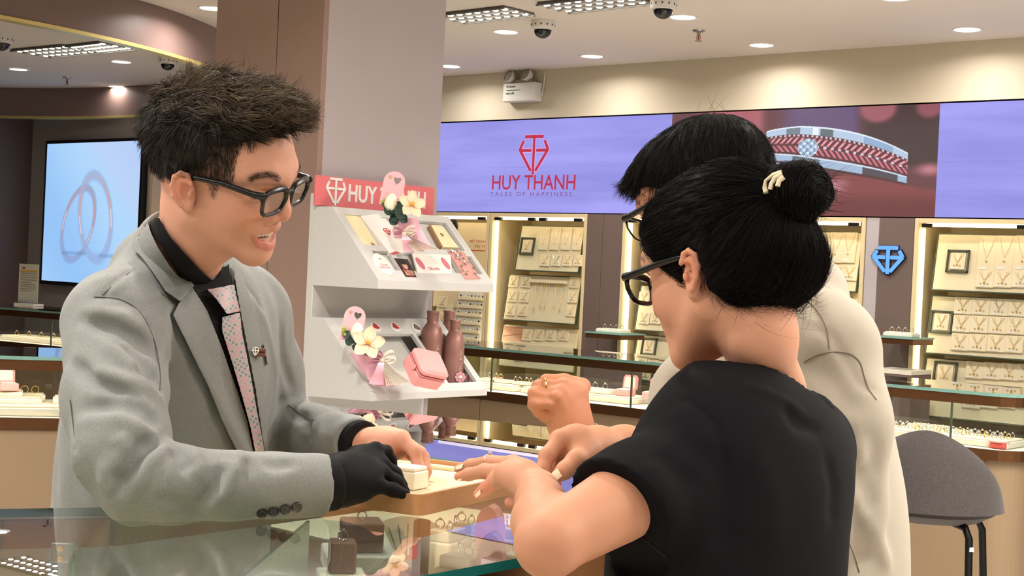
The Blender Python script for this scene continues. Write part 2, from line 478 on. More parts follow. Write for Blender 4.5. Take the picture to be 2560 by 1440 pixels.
def quad_center(ps): 
    q = [G(u, v, CEIL) for (u, v) in ps]; c = sum(q, Vector()) / 4
    e1 = ((q[1] - q[0]) + (q[2] - q[3])) / 2; e2 = ((q[3] - q[0]) + (q[2] - q[1])) / 2
    return c, e1.length, e2.length, math.atan2(e1.y, e1.x)
for (ps, lb) in (([(1092, 33), (1262, 13), (1336, 32), (1148, 53)], 'grey led grille panel of lens rows beside the pillar top'),
                 ([(1345, 5), (1545, -19), (1640, 2), (1418, 26)], 'grey led grille panel cut off by the top edge'),
                 ([(40, 122), (168, 109), (238, 128), (108, 139)], 'grey led grille panel inside the ring, the left one of two'),
                 ([(180, 111), (262, 101), (326, 119), (240, 128)], 'grey led grille panel inside the ring, the right one of two')):
    c, a, b, r = quad_center(ps); led_panel(c, a, b, r, lb)

for (x, y, pw, lb) in ((0.1, -0.2, 9, 'added grey led fill panel on the ceiling behind the viewer'), (-1.9, -0.6, 18, 'added grey led fill panel on the ceiling behind the viewer, further left'), (0.5, 2.5, 42, 'added grey led fill panel on the ceiling right of the viewer'), (-0.4, 3.9, 55, 'added grey led fill panel on the ceiling over the right counter')):
    led_panel(Vector((x, y, CEIL)), .9, .28, 0.0, lb); area_light('led_fill_lamp', (x, y, CEIL - 0.03), .9, pw, (1, .95, .87), (0, 0, 0), 'RECTANGLE', sy=.28)  # out-of-view panels and their lamps, added as large soft fill light
# dome cameras, sprinklers, emergency light --------------------------------------
m_dome = mat('smoked_dome', (14, 14, 16), 0.06, noise=0, spec=0.8)
def dome_camera(u, v, r, label):
    p = G(u, v, CEIL); t = thing('dome_camera', label, 'security camera', (p.x, p.y, CEIL), group='ceiling dome cameras')
    part('housing', MB().lathe([(r, 0), (r, -r * .55), (r * .93, -r * .75), (r * .78, -r * .82)], 28), m_white, t, smooth=True, local=True)
    prof = [(r * .76 * math.cos(a), -r * .80 - r * .72 * math.sin(a)) for a in np.linspace(0, math.pi / 2 - .02, 9)]
    part('dome', MB().lathe(prof, 28), m_dome, t, smooth=True, local=True)
    mb = MB()
    for a in np.linspace(0, 2 * math.pi, 12, endpoint=False): mb.box(r * .97 * math.cos(a) - .003, r * .97 * math.cos(a) + .003, r * .97 * math.sin(a) - .003, r * .97 * math.sin(a) + .003, -r * .5, -r * .35)
    part('vent_marks', mb, m_black, t, local=True, kind='stuff')
dome_camera(1358, 51, 0.058, 'white dome camera with smoked bubble over the emergency light')
dome_camera(1659, -2, 0.058, 'white dome camera with smoked bubble at the top edge')
dome_camera(420, 143, 0.055, 'dome camera inside the ceiling ring, close to its brass edge')
dome_camera(6, 88, 0.06, 'dome camera inside the ceiling ring, cut off by the left edge')
def sprinkler(u, v, s, label):
    p = G(u, v, CEIL); t = thing('sprinkler', label, 'sprinkler', (p.x, p.y, CEIL), group='ceiling sprinklers')
    part('escutcheon', MB().lathe([(.032 * s, 0), (.030 * s, -.006 * s), (.012 * s, -.010 * s)], 20), m_steel, t, smooth=True, local=True)
    part('pipe', MB().lathe([(.010 * s, -.008 * s), (.010 * s, -.024 * s)], 12), m_steel, t, local=True)
    mb = MB()
    for q in (-1, 1): mb.tube([(q * .006 * s, 0, -.022 * s), (q * .013 * s, 0, -.036 * s), (q * .004 * s, 0, -.050 * s)], .0025 * s, 6)
    part('frame_arms', mb, m_steel, t, local=True)
    part('glass_bulb', MB().lathe([(.003 * s, -.024 * s), (.004 * s, -.035 * s), (.003 * s, -.046 * s)], 10), mat('red_bulb', (190, 60, 40), .2), t, local=True)
    part('deflector', MB().lathe([(.004 * s, -.049 * s), (.018 * s, -.050 * s), (.018 * s, -.053 * s)], 16), m_steel, t, local=True)
sprinkler(1747, 76, 1.0, 'small steel ceiling sprinkler above the beige wall')
sprinkler(168, 193, 1.0, 'small ceiling sprinkler inside the ring at left')

el = PY(1303, 230, WALLY)
t = thing('emergency_light', 'white twin head emergency light box mounted on the beige wall', 'emergency light', (el.x, WALLY, el.z - 0.07))
bx0, bx1 = PY(1262, 235, WALLY - .05).x, PY(1343, 230, WALLY - .05).x
bz1, bz0 = PY(1300, 208, WALLY - .05).z, PY(1300, 254, WALLY - .05).z
part('battery_box', MB().cbox(bx0, bx1, WALLY - .07, WALLY - .001, bz0, bz1, .004), m_white, t)
part('bracket', MB().box(bx0 + .05, bx1 - .04, WALLY - .055, WALLY - .02, bz1, bz1 + .02), mat('grey_plastic', (150, 140, 128), .5), t)
for (u, v) in ((1273, 191), (1316, 186)):
    c = PY(u, v, WALLY - .06); R4 = Matrix.Translation(c) @ Matrix.Rotation(math.radians(68), 4, 'X') @ Matrix.Rotation(math.radians(-14), 4, 'Y')
    hd = part('lamp_head', MB().lathe([(.022, -.035), (.034, -.020), (.040, 0), (.042, .006), (.038, .008)], 24, M4=R4, cap=False), m_white, t, smooth=True)
    part('reflector', MB().lathe([(.037, .006), (.020, -.008), (.008, -.014)], 24, M4=R4), m_steel, hd, smooth=True)
    part('bulb', MB().lathe([(.006, -.014), (.007, 0), (.003, .006)], 12, M4=R4), m_white, hd, smooth=True)
mb = MB(); F = frame((bx0 + .03, WALLY - .0712, bz1 - .034), (1, 0, 0), (0, 0, 1))
m_gprint = mat('green_print', (70, 110, 84), .6)
for (x, y, w, h) in ((0, .008, .012, .010), (.018, .008, .05, .007), (0, -.012, .11, .004), (-.004, -.034, .012, .008), (.012, -.034, .014, .010), (.032, -.034, .010, .008), (.046, -.034, .014, .012)):
    mb.prism([(x, y), (x + w, y), (x + w, y + h), (x, y + h)], 0, .0006, F)
part('print', mb, m_gprint, t)
part('cable', MB().tube([(bx1 + .005, WALLY - .012, bz0 + .03), (bx1 + .018, WALLY - .012, bz1 - .02), (bx1 + .022, WALLY - .010, bz1 + .06)], .004, 6), m_white, t)

# ================================================================== VIDEO WALL
m_vw = bpy.data.materials.new('video_wall_violet'); m_vw.use_nodes = True
nt = m_vw.node_tree; nt.nodes.remove(nt.nodes['Principled BSDF'])
e = nt.nodes.new('ShaderNodeEmission'); tc = nt.nodes.new('ShaderNodeTexCoord'); mp = nt.nodes.new('ShaderNodeMapping')
mp.inputs['Scale'].default_value = (0.55, 1, 5.0); n = nt.nodes.new('ShaderNodeTexNoise'); n.inputs['Scale'].default_value = 1.6; n.inputs['Detail'].default_value = 5
cr = nt.nodes.new('ShaderNodeValToRGB'); cr.color_ramp.elements[0].position = .35; cr.color_ramp.elements[1].position = .68
cr.color_ramp.elements[0].color = srgb(148, 146, 224); cr.color_ramp.elements[1].color = srgb(170, 166, 246)
nt.links.new(tc.outputs['Object'], mp.inputs[0]); nt.links.new(mp.outputs[0], n.inputs['Vector']); nt.links.new(n.outputs['Fac'], cr.inputs[0])
nt.links.new(cr.outputs[0], e.inputs[0]); e.inputs[1].default_value = 1.0; nt.links.new(e.outputs[0], nt.nodes['Material Output'].inputs[0])
VZ0, VZ1 = 1.690, 2.254
xr0, xr1 = PY(1676, 400, WALLY).x, PY(2344, 400, WALLY).x
def screen_panel(x0, x1, name, label):
    t = thing(name, label, 'screen', ((x0 + x1) / 2, WALLY, VZ0))
    part('housing', MB().box(x0, x1, WALLY + .004, WALLY + .08, VZ0, VZ1), m_black, t); return t
vw1 = screen_panel(XL + .055, xr0, 'video_screen', 'violet led screen with red emblem and lettering above the cabinets')
# display modules as seams: rows of cabinet modules
zs = [VZ0, PY(1560, 415, WALLY).z, VZ1]
npan = 6
for j in range(2):
    for i in range(npan):
        a = XL + .055 + (xr0 - XL - .055) * i / npan; b = XL + .055 + (xr0 - XL - .055) * (i + 1) / npan
        part('screen_module', MB().box(a, b, WALLY - .001 - .0004 * ((i + j) % 2), WALLY + .004, zs[j], zs[j + 1] - .0008), m_vw, vw1)
vw3 = screen_panel(xr1, 0.2, 'video_screen', 'plain violet led screen at the right end of the wall')
for j in range(2):
    for i in range(3):
        a = xr1 + (0.2 - xr1) * i / 4; b = xr1 + (0.2 - xr1) * (i + 1) / 4
        part('screen_module', MB().box(a, b, WALLY - .001 - .0004 * ((i + j) % 2), WALLY + .004, zs[j], zs[j + 1] - .0008), m_vw, vw3)
m_red = emat('screen_red', (190, 58, 84), 1.0); m_pinkline = emat('screen_pink', (226, 172, 226), 1.0)
c = PY(1335, 385, WALLY); F = frame((c.x, WALLY - .0035, c.z), (1, 0, 0), (0, 0, 1))
wg = (PY(1370, 385, WALLY).x - PY(1300, 385, WALLY).x)
part('emblem_glow', gem_mb(frame((c.x, WALLY - .0025, c.z), (1, 0, 0), (0, 0, 1)), wg, .125, .0005), m_pinkline, vw1)
part('emblem', gem_mb(F, wg, .085, .0006), m_red, vw1)
c = PY(1333, 456, WALLY); hh = PY(1333, 437, WALLY).z - PY(1333, 474, WALLY).z
F = frame((c.x, WALLY - .0035, c.z), (1, 0, 0), (0, 0, 1))
wt_ = PY(1437, 456, WALLY).x - PY(1229, 456, WALLY).x
def fit_text(s, F, width, height, m, parent, name='lettering', ex=0.0, spacing=1.0, bold=0.0):
    mb = text_mb(s, height * 1.42, F, ex, 'CENTER', 1.0, spacing, bold)
    inv = F.inverted(); a = np.array([tuple(inv @ Vector(p)) for p in mb.v])
    w = a[:, 0].max() - a[:, 0].min(); h = a[:, 1].max() - a[:, 1].min(); cx = (a[:, 0].max() + a[:, 0].min()) / 2; cy = (a[:, 1].max() + a[:, 1].min()) / 2
    mb.v = [tuple(F @ Vector(((p[0] - cx) * width / w, (p[1] - cy) * height / h, p[2]))) for p in a]
    return part(name, mb, m, parent)
fit_text('HUY THANH', F, wt_, hh, m_red, vw1, bold=.010)
c = PY(1326, 485, WALLY); F = frame((c.x, WALLY - .0035, c.z), (1, 0, 0), (0, 0, 1))
fit_text('TALES OF HAPPINESS', F, PY(1433, 485, WALLY).x - PY(1229, 485, WALLY).x, .024, emat('screen_plum', (136, 84, 150), 1.0), vw1, spacing=1.5)
# picture screen: ring close-up, drawn as colours on the screen's pixel grid
def ring_picture(x, y):
    A = 2.05
    X = x * A; c = np.zeros(x.shape + (3,))
    def put(mask, col, soft=None):
        m = np.clip(mask, 0, 1)[..., None]; c[:] = c * (1 - m) + np.array(col) / 255. * m
    sm = lambda e0, e1, t: np.clip((t - e0) / (e1 - e0), 0, 1) ** 2 * (3 - 2 * np.clip((t - e0) / (e1 - e0), 0, 1))
    nz = np.sin(x * 17 + np.sin(y * 9) * 2) * np.sin(y * 13 + x * 5)
    c[:] = np.array((96, 44, 56)) / 255.
    put(sm(.40, .5, x) * (1 - sm(.70, .76, x)) * sm(.55, .75, y), (92, 66, 112))
    put(sm(.08, .16, x) * (1 - sm(.33, .40, x)) * sm(.25, .4, y), (186, 104, 112)); put(sm(.2, .3, x) * (1 - sm(.33, .38, x)) * sm(.7, .8, y + .1 * nz), (170, 92, 104))
    put((1 - sm(.0, .12, np.hypot(X - .44, (y - .72) * 1.2))) * .8, (96, 40, 48))
    put(sm(.70, .78, x) * sm(.40, .5, y), (56, 26, 32))
    put((1 - sm(.10, .16, np.hypot(X - 1.62, y - .98))), (156, 84, 96)); put((1 - sm(.06, .12, np.hypot(X - 1.98, y - .97))), (140, 70, 86))
    gnd = .36 - .16 * (x - .6) + .05 * np.sin(x * 11)
    put(1 - sm(gnd - .03, gnd + .02, y), (128, 54, 58)); put((1 - sm(.02, .1, np.abs(y - (.22 + .25 * (x - .45))))) * sm(.42, .5, x) * (1 - sm(.64, .72, x)), (196, 130, 142))
    put((1 - sm(.0, .09, np.hypot((X - 2.0) * .6, y - .42))), (190, 120, 130)); put(sm(.55, .7, x) * (1 - sm(.1, .24, y)), (104, 38, 42))
    # jewelled band seen from the side: top rim, braid, lower rim, one stone
    t = (x - .385) / .515; tt = np.clip(t, 0, 1); ins = (t > 0) & (t < 1)
    top = .79 + .10 * np.sqrt(np.clip(tt, 0, .25) / .25) * .5 + .03 * tt - .30 * tt ** 2.6; thk = .27 + .42 * tt * (1 - tt)
    v = (top - y) / thk                                   # 0 at the top edge, 1 at the bottom edge
    rim1 = ins & (v > 0) & (v < .22); put(rim1 * 1., (178, 200, 226)); put(rim1 * (np.abs(t - .20) < .05) * 1., (110, 124, 138)); put(rim1 * (np.abs(t - .44) < .045) * 1., (92, 104, 112)); put(rim1 * (np.abs(t - .36) < .02) * 1., (236, 242, 248)); put(rim1 * (np.abs(t - .80) < .10) * 1., (140, 170, 206)); put(rim1 * (v < .04) * 1., (226, 236, 248))
    br = ins & (v >= .22) & (v <= .78); put(br * 1., (84, 22, 36))
    ph = t * 150; s1 = (np.sin(ph + v * 34) > .05) & (v > .30) & (v < .48); s2 = (np.sin(ph - v * 34) > .05) & (v > .54) & (v < .72)
    put(br * (s1 | s2) * 1., (208, 112, 130)); put(br * ((np.sin(ph + v * 34) > .75) & (v > .33) & (v < .45)) * 1., (240, 176, 186)); put(br * ((np.abs(v - .255) < .025) & (np.sin(t * 190) > .2)) * 1., (224, 200, 212)); put(br * ((np.abs(v - .51) < .028) & (np.sin(t * 120) > .3) & (t > .33)) * 1., (214, 204, 222))
    rim2 = ins & (v > .78) & (v < 1); put(rim2 * 1., (160, 184, 214)); put(rim2 * (np.abs(t - .30) < .10) * 1., (98, 112, 124)); put(rim2 * (np.abs(t - .82) < .12) * 1., (70, 62, 74)); put(rim2 * (v < .82) * 1., (214, 228, 244)); put(ins * ((v > 1) & (v < 1.07)) * (t > .3) * 1., (74, 30, 36))
    g = np.hypot((X - .545 * A) * 1.1, (y - .635)); put((g < .085) * 1., (166, 192, 218)); put((g < .085) * (np.sin(X * 120) * np.sin(y * 95) > .2) * 1., (118, 148, 178)); put((g < .085) * (np.sin(X * 110 + 1) * np.sin(y * 105) > .55) * 1., (230, 242, 252))
    l2 = (x > .335) & (x < .44) & (y > .40) & (y < .50); put(l2 * 1., (170, 198, 230)); l3 = (x > .335) & (x < .47) & (y > .33) & (y <= .40); put(l3 * 1., (110, 34, 48)); put(l3 * (np.sin(x * 160 + y * 80) > .2) * 1., (200, 108, 122))
    return c
vw2 = screen_panel(xr0, xr1, 'picture_screen', 'led screen picture of two jewelled bands on red velvet')
sm_ = vcol_mat('screen_picture', emit=0.95, rough=.5)
me = picture_mesh('screen_picture', frame((xr0, WALLY - .001, VZ0), (1, 0, 0), (0, 0, 1)), xr1 - xr0, VZ1 - VZ0, 680, 290, ring_picture, sm_)
shift_mesh(me, vw2.location); part('screen_picture', me, None, vw2)

# television on the grey wall ----------------------------------------------------
tx0, tx1 = PY(106, 530, TVY - .05).x, PY(352, 530, TVY - .05).x
tz1, tz0 = PY(120, 352, TVY - .05).z, PY(105, 710, TVY - .05).z
t = thing('television', 'wall mounted screen with pale blue picture of crossed rings', 'television', ((tx0 + tx1) / 2, TVY, tz0))
part('bezel', MB().cbox(tx0, tx1, TVY - .05, TVY - .001, tz0, tz1, .004), m_black, t)
def tv_picture(x, y):
    c = np.zeros(x.shape + (3,)); a = np.array((150, 196, 246)) / 255.; b = np.array((176, 214, 250)) / 255.; w = np.array((196, 208, 244)) / 255.
    k = (.5 + .5 * np.sin(x * 4 + y * 3))[..., None]; c[:] = a * k + b * (1 - k)
    d = np.clip((x + y - 1.35) * 3, 0, .6)[..., None]; c[:] = c * (1 - d) + w * d
    def put(m, col):
        m = np.clip(m, 0, 1)[..., None]; c[:] = c * (1 - m) + np.array(col) / 255. * m
    A = 1.0
    for (cx, cy, rx, ry, ang, w, cols) in ((.38, .42, .155, .27, -.36, .020, ((206, 150, 150), (140, 160, 206))), (.56, .47, .165, .30, .16, .026, ((214, 164, 160), (150, 176, 222)))):
        ca, sa = math.cos(ang), math.sin(ang); X = (x - cx) * ca + (y - cy) * sa; Y = -(x - cx) * sa + (y - cy) * ca
        r = np.hypot(X / rx, Y / ry); e = np.abs(r - 1) * min(rx, ry)
        put((1 - np.clip((e - w * .55) / (w * .5), 0, 1)) * .75, cols[1]); put((1 - np.clip((e - w * .2) / (w * .3), 0, 1)) * (.5 + .5 * np.sin(Y * 9 + 1)), cols[0])
        put((1 - np.clip(e / (w * .25), 0, 1)) * (np.sin(Y * 14 + 2) > .6), (236, 240, 252))
    put((1 - np.clip(np.abs(y - .21) / .02, 0, 1)) * (np.abs(x - .35) < .13) * .4, (90, 120, 170)); put((1 - np.clip(np.abs(y - .20) / .02, 0, 1)) * (np.abs(x - .72) < .1) * .4, (90, 120, 170))
    return c
me = picture_mesh('screen_picture', frame((tx0 + .03, TVY - .0506, tz0 + .03), (1, 0, 0), (0, 0, 1)), tx1 - .06 - tx0, tz1 - tz0 - .055, 200, 200, lambda x, y: tv_picture(x * 1.0, y), vcol_mat('tv_picture', emit=.98, rough=.3))
shift_mesh(me, t.location); part('screen_picture', me, None, t)

# ================================================================== DISPLAY CABINETS
CZ1, CYB = 1.684, 7.36
def wx(u, v=640): return PY(u, v, WALLY).x
def cabinet(x0, x1, label, doors=1, strip=True):
    t = thing('display_cabinet', label, 'display cabinet', ((x0 + x1) / 2, WALLY, 0), group='lit wall cabinets')
    part('back_panel', MB().box(x0, x1, CYB, CYB + .02, .05, CZ1), m_cabin, t)
    for (a, b) in ((x0, x0 + .022), (x1 - .022, x1)): part('side_panel', MB().cbox(a, b, WALLY, CYB, 0, CZ1, .002), m_cabin, t)
    part('top_panel', MB().box(x0 + .022, x1 - .022, WALLY, CYB, CZ1 - .022, CZ1), m_cabin, t)
    part('bottom_panel', MB().box(x0 + .022, x1 - .022, WALLY, CYB, .58, .62), m_cabin, t)
    part('base_door', MB().cbox(x0 + .023, x1 - .023, WALLY, WALLY + .02, .05, .58, .003), m_body, t)
    if strip:
        part('led_strip', MB().box(x0 + .024, x0 + .040, WALLY + .030, WALLY + .044, .78, CZ1 - .05), m_strip, t)
        part('led_strip', MB().box(x1 - .034, x1 - .024, WALLY + .030, WALLY + .040, .78, CZ1 - .05), m_strip, t)
    part('led_strip', MB().box(x0 + .05, x1 - .05, WALLY + .030, WALLY + .044, CZ1 - .040, CZ1 - .024), m_strip, t)
    for i in range(doors):
        a = x0 + .024 + (x1 - x0 - .048) * i / doors; b = x0 + .024 + (x1 - x0 - .048) * (i + 1) / doors
        d = part('glass_door', MB().box(a + .001, b - .001, WALLY + .004, WALLY + .010, .625, CZ1 - .026), m_gl, t)
        for hx in (a + .012, b - .075):
            part('door_clip', MB().cbox(hx, hx + .055, WALLY - .002, WALLY + .022, CZ1 - .046, CZ1 - .026, .003), m_black, d)
    return t
XA0, XA1, XB1 = wx(1075), wx(1219), wx(1463)
XC0, XC1 = wx(1553), wx(2160)
XD0, XD1 = wx(2283), wx(2283) + 1.75
cabinet(XA0 - .25, XA1, 'lit wall cabinet holding a poster, half hidden behind the product stand')
cabinet(XA1 + .004, XB1, 'lit wall cabinet of necklace boards between product stand and dark panel', doors=2)
cabinet(XC0, XC1, 'lit wall cabinet behind the two customers', doors=3)
cabinet(XD0, XD1, 'lit wall cabinet of necklace boards at the right edge', doors=3)
cabinet(XL + .06, XL + 1.3, 'lit wall cabinet at far left beside the television', doors=2)
for (a, b, nm) in ((XB1 + .002, XC0 - .002, 'trim_2'), (XC1 + .002, XD0 - .002, 'trim_3'), (XL + 1.304, XA0 - .254, 'trim_4'), (XD1 + .004, FX1 - .01, 'trim_5')):
    t = thing(nm, None, None, ((a + b) / 2, WALLY, 0), kind='structure')
    n2 = 3 if nm == 'trim_2' else 2
    cut = [0, .45, 1] if nm == 'trim_2' else [0, 1]
    if nm == 'trim_3': cut = [0, .28, 1]
    for i in range(len(cut) - 1):
        p, q = a + (b - a) * cut[i], a + (b - a) * cut[i + 1]
        part('wall_panel', MB().cbox(p + .001, q - .001, WALLY + .002 + (.004 if (nm == 'trim_3' and i == 0) else 0), WALLY + .4, 0, CZ1, .0015), m_mauve if (nm == 'trim_3' and i == 0) else m_dark, t)
# blue glowing emblem on the dark panel
c = PY(2222, 650, WALLY); F = frame((c.x, WALLY - .012, c.z), (1, 0, 0), (0, 0, 1)) @ Matrix.Diagonal((1, .8, 1, 1))
wg = PY(2259, 650, WALLY).x - PY(2184, 650, WALLY).x
t = thing('glowing_emblem', 'glowing blue gem shaped emblem on the dark wall panel', 'sign', (c.x, WALLY, c.z - .08))
part('neon_stroke', gem_mb(F, wg * .98, .125, rnd=True), emat('neon_blue', (110, 170, 255), 1.25), t)
part('backing', gem_mb(frame((c.x, WALLY - .002, c.z), (1, 0, 0), (0, 0, 1)) @ Matrix.Diagonal((1, .8, 1, 1)), wg, .17, .004), m_black, t)

# ---- boards and necklace cards
m_chain = m_goldj
def board_frame(x0, x1, z0, z1, yb=7.04, tilt=10):
    a = math.radians(tilt); up = Vector((0, math.sin(a), math.cos(a)))
    o = Vector((x0, yb, z0)); H = (z1 - z0) / math.cos(a)
    return frame(o, (1, 0, 0), up), x1 - x0, H
def make_board(px, label, yb=7.05, tilt=10, edge=True, x1=None):
    """px = left, right, top, bottom measured in the photograph"""
    (uL, uR, vT, vB) = px
    ym = yb + .03
    x0 = PY(uL, (vT + vB) / 2, ym).x; x1 = x1 if x1 is not None else PY(uR, (vT + vB) / 2, ym).x
    z1 = PY(uL, vT, ym + .03).z; z0 = PY(uL, vB, yb).z
    F, w, h = board_frame(x0, x1, z0, z1, yb, tilt)
    t = thing('display_board', label, 'display board', F.translation, group='cream necklace boards')
    part('panel', MB().cbox(0.004, w - .004, .004, h - .004, -.016, .001, .002, M4=F), m_cream, t)
    if edge:
        mb = MB()
        for (a, b, c2, d) in ((0, w, 0, .005), (0, w, h - .005, h), (0, .005, .005, h - .005), (w - .005, w, .005, h - .005)): mb.box(a, b, c2, d, -.018, .004, M4=F)
        part('edge_frame', mb, m_green, t)
    return F
def make_card(w, h, tall, frame_=False, metal=m_goldj):
    t = thing('necklace_card', '', 'necklace display', (0, 0, 0), group='necklace cards on cream boards')
    part('card', MB().cbox(-w / 2, w / 2, -h / 2, h / 2, 0, .008, .002), m_pad, t, local=True)
    if frame_:
        g = w * .72; mb = MB()
        for (a, b, c2, d) in ((-g, g, -g, -g + .006), (-g, g, g - .006, g), (-g, -g + .006, -g, g), (g - .006, g, -g, g)): mb.box(a, b, c2, d, 0, .010)
        part('square_frame', mb, m_green, t, local=True)
    y0 = h * .44; tip = -h * .10 if not tall else -h * .16
    n = 1 if tall else 2
    for k in range(n):
        s = 1 - .42 * k
        part('chain', MB().tube([(-w * .36 * s, y0, .009), (-w * .22 * s, y0 - (y0 - tip) * .45 - k * .004, .0095), (0, tip - .010 * k + .004, .0098), (w * .22 * s, y0 - (y0 - tip) * .45 - k * .004, .0095), (w * .36 * s, y0, .009)], .0008, 4), m_chainm if metal is m_goldj else metal, t, local=True)
    part('pendant', MB().lathe([(.0008, .007), (.0036, .001), (.0032, -.003), (.0008, -.006)], 8, M4=Matrix.Translation((0, tip - .008, .0105))), metal, t, local=True, smooth=True)
    if not tall:
        for sx in (-1, 1): part('earring', MB().lathe([(.001, .004), (.003, 0), (.001, -.004)], 6, M4=Matrix.Translation((sx * w * .2, -h * .27, .0098))), metal, t, local=True)
    part('price_tag', MB().box(-w * .34, w * .02 + .004, -h * .44, -h * .36, .008, .0092), m_white, t, local=True)
    return t
proto = {}
used_proto = set()
def card_at(F, u, v, wpx, kind, label, metal='gold'):
    n = F.to_3x3() @ Vector((0, 0, 1)); p = PP(u, v, F.translation, n)
    key = (kind, metal)
    W0 = {'small': .074, 'tall': .076, 'feature': .070}[kind]
    if key not in proto:
        proto[key] = make_card(W0 * .90, {'small': .062, 'tall': .135, 'feature': .068}[kind], kind == 'tall', kind == 'feature', m_goldj if metal == 'gold' else m_silver); o = proto[key]
    else: o = copy_tree(proto[key])
    q = F.inverted() @ p; pos = F @ Vector((q.x, q.y, .0015))
    o.rotation_mode = 'QUATERNION'; o.location = pos; o.rotation_quaternion = F.to_quaternion()
    s = wpx / FPX * depth_of(p) / (W0 * .768); o.scale = (s, s, s)
    o['label'] = label; return o
# board sets: the cabinet next to the stand
Fb = make_board((1297, 1457, 563, 676), 'upper cream necklace board beside the dark panel, cabinet next to stand')
card_at(Fb, 1320, 616, 26, 'feature', 'dark framed necklace card on the upper board next to the product stand')
for i, u in enumerate((1362, 1390, 1418, 1446)):
    card_at(Fb, u, 598, 25, 'tall', ORD[i] + ' tall necklace card in the upper board next to the product stand')
    card_at(Fb, u + 2, 652, 27, 'small', ORD[i] + ' small necklace card under the tall ones, upper board next to stand', 'silver' if i == 1 else 'gold')
Fb = make_board((1267, 1449, 684, 800), 'middle cream necklace board with a hanging bar, cabinet next to stand')
for c_, u in enumerate((1286, 1316, 1434)):
    for r_, v in enumerate((705, 742, 776)):
        card_at(Fb, u - r_ * 4 + (3 if c_ == 2 else 0), v + c_, 26, 'small', 'small necklace card, %s column %s row, board with the hanging bar' % (('left', 'second', 'right')[c_], ('top', 'middle', 'bottom')[r_]))
n = Fb.to_3x3() @ Vector((0, 0, 1)); ifb = Fb.inverted()
a = ifb @ PP(1332, 700, Fb.translation, n); b = ifb @ PP(1420, 712, Fb.translation, n)
solo('hanging_bar', MB().cbox(a.x, b.x, b.y, a.y, .001, .03, .002, M4=Fb), m_pad, 'cream bar with hanging necklaces on the middle board next to stand', 'display bar')
for i, (u, vb) in enumerate(((1337, 772), (1353, 766), (1364, 768), (1388, 768), (1402, 775))):
    q = ifb @ PP(u, vb, Fb.translation, n); top = b.y
    t = thing('necklace', 'fine hanging necklace, %s along the cream bar' % ORD[i], 'necklace', Fb @ Vector((q.x, q.y, .012)), group='necklaces on the cream bar')
    part('chain', MB().tube([Fb @ Vector((q.x - .012, top, .012)), Fb @ Vector((q.x - .004, (top + q.y) / 2, .012)), Fb @ Vector((q.x, q.y, .012)), Fb @ Vector((q.x + .004, (top + q.y) / 2, .012)), Fb @ Vector((q.x + .012, top, .012))], .0011, 4), m_goldj, t)
    part('pendant', MB().lathe([(.001, .008), (.006, 0), (.001, -.008)], 8, M4=Matrix.Translation(Fb @ Vector((q.x, q.y - .005, .013)))), m_goldj, t, smooth=True)
Fb = make_board((1255, 1443, 808, 915), 'lower cream necklace board with a pink photo, cabinet next to stand', edge=False)
n = Fb.to_3x3() @ Vector((0, 0, 1)); ifb = Fb.inverted()
a = ifb @ PP(1262, 815, Fb.translation, n); b = ifb @ PP(1308, 856, Fb.translation, n)
def skin_picture(x, y):
    c = np.zeros(x.shape + (3,)); k = np.clip(.5 + .8 * np.sin(x * 3 + y * 4), 0, 1)[..., None]
    c[:] = np.array((196, 140, 112)) / 255. * (1 - k) + np.array((226, 184, 158)) / 255. * k
    m = (np.abs(y - .3 - .3 * x) < .03)[..., None]; c[:] = np.where(m, np.array((150, 92, 72)) / 255., c); return c
ph = thing('photo_card', 'small skin toned photo on the lower necklace board next to stand', 'photo', Fb @ Vector((a.x, b.y, .002)))
me = picture_mesh('photo_print', Fb @ Matrix.Translation((a.x, b.y, .004)), b.x - a.x, a.y - b.y, 24, 24, skin_picture, vcol_mat('print_matte', rough=.5)); shift_mesh(me, ph.location); part('photo_print', me, None, ph)
part('backing_card', MB().box(a.x - .004, b.x + .004, b.y - .004, a.y + .004, .001, .0035, M4=Fb), m_white, ph)
for i, u in enumerate((1320, 1349, 1379, 1411)): card_at(Fb, u, 838, 27, 'small', ORD[i] + ' necklace card beside the pink photo on the lower board')
for i, u in enumerate((1300, 1332, 1362, 1394)): card_at(Fb, u, 888, 27, 'small', ORD[i] + ' necklace card of the lowest row, behind the counter glass next to stand')
# right-hand cabinet
Fb = make_board((2338, 2700, 583, 726), 'upper cream necklace board at the right edge', x1=XD1 - .12)
card_at(Fb, 2396, 654, 34, 'feature', 'dark framed necklace card on the upper board at the right edge')
for i, u in enumerate((2470, 2515, 2560)):
    card_at(Fb, u, 635, 40, 'tall', ORD[i] + ' tall necklace card on the upper board at the right edge')
    card_at(Fb, u - 6, 699, 40, 'small', ORD[i] + ' small necklace card under the tall ones at the right edge', 'silver' if i == 2 else 'gold')
Fb = make_board((2322, 2700, 737, 884), 'middle cream necklace board at the right edge', x1=XD1 - .12)
card_at(Fb, 2355, 806, 34, 'feature', 'dark framed necklace card on the middle board at the right edge')
for r_, v in enumerate((765, 810, 856)):
    for i, u in enumerate((2410, 2454, 2500, 2545)):
        card_at(Fb, u - r_ * 4, v + i * 2, 40, 'small', 'necklace card, %s row, %s from left, middle board at right edge' % (('top', 'middle', 'bottom')[r_], ORD[i]), 'silver' if (i == 2 and r_ == 0) else 'gold')
Fb = make_board((2308, 2700, 892, 1040), 'lower cream necklace board at the right edge', x1=XD1 - .12)
card_at(Fb, 2364, 935, 36, 'feature', 'dark framed necklace card on the lower board at the right edge')
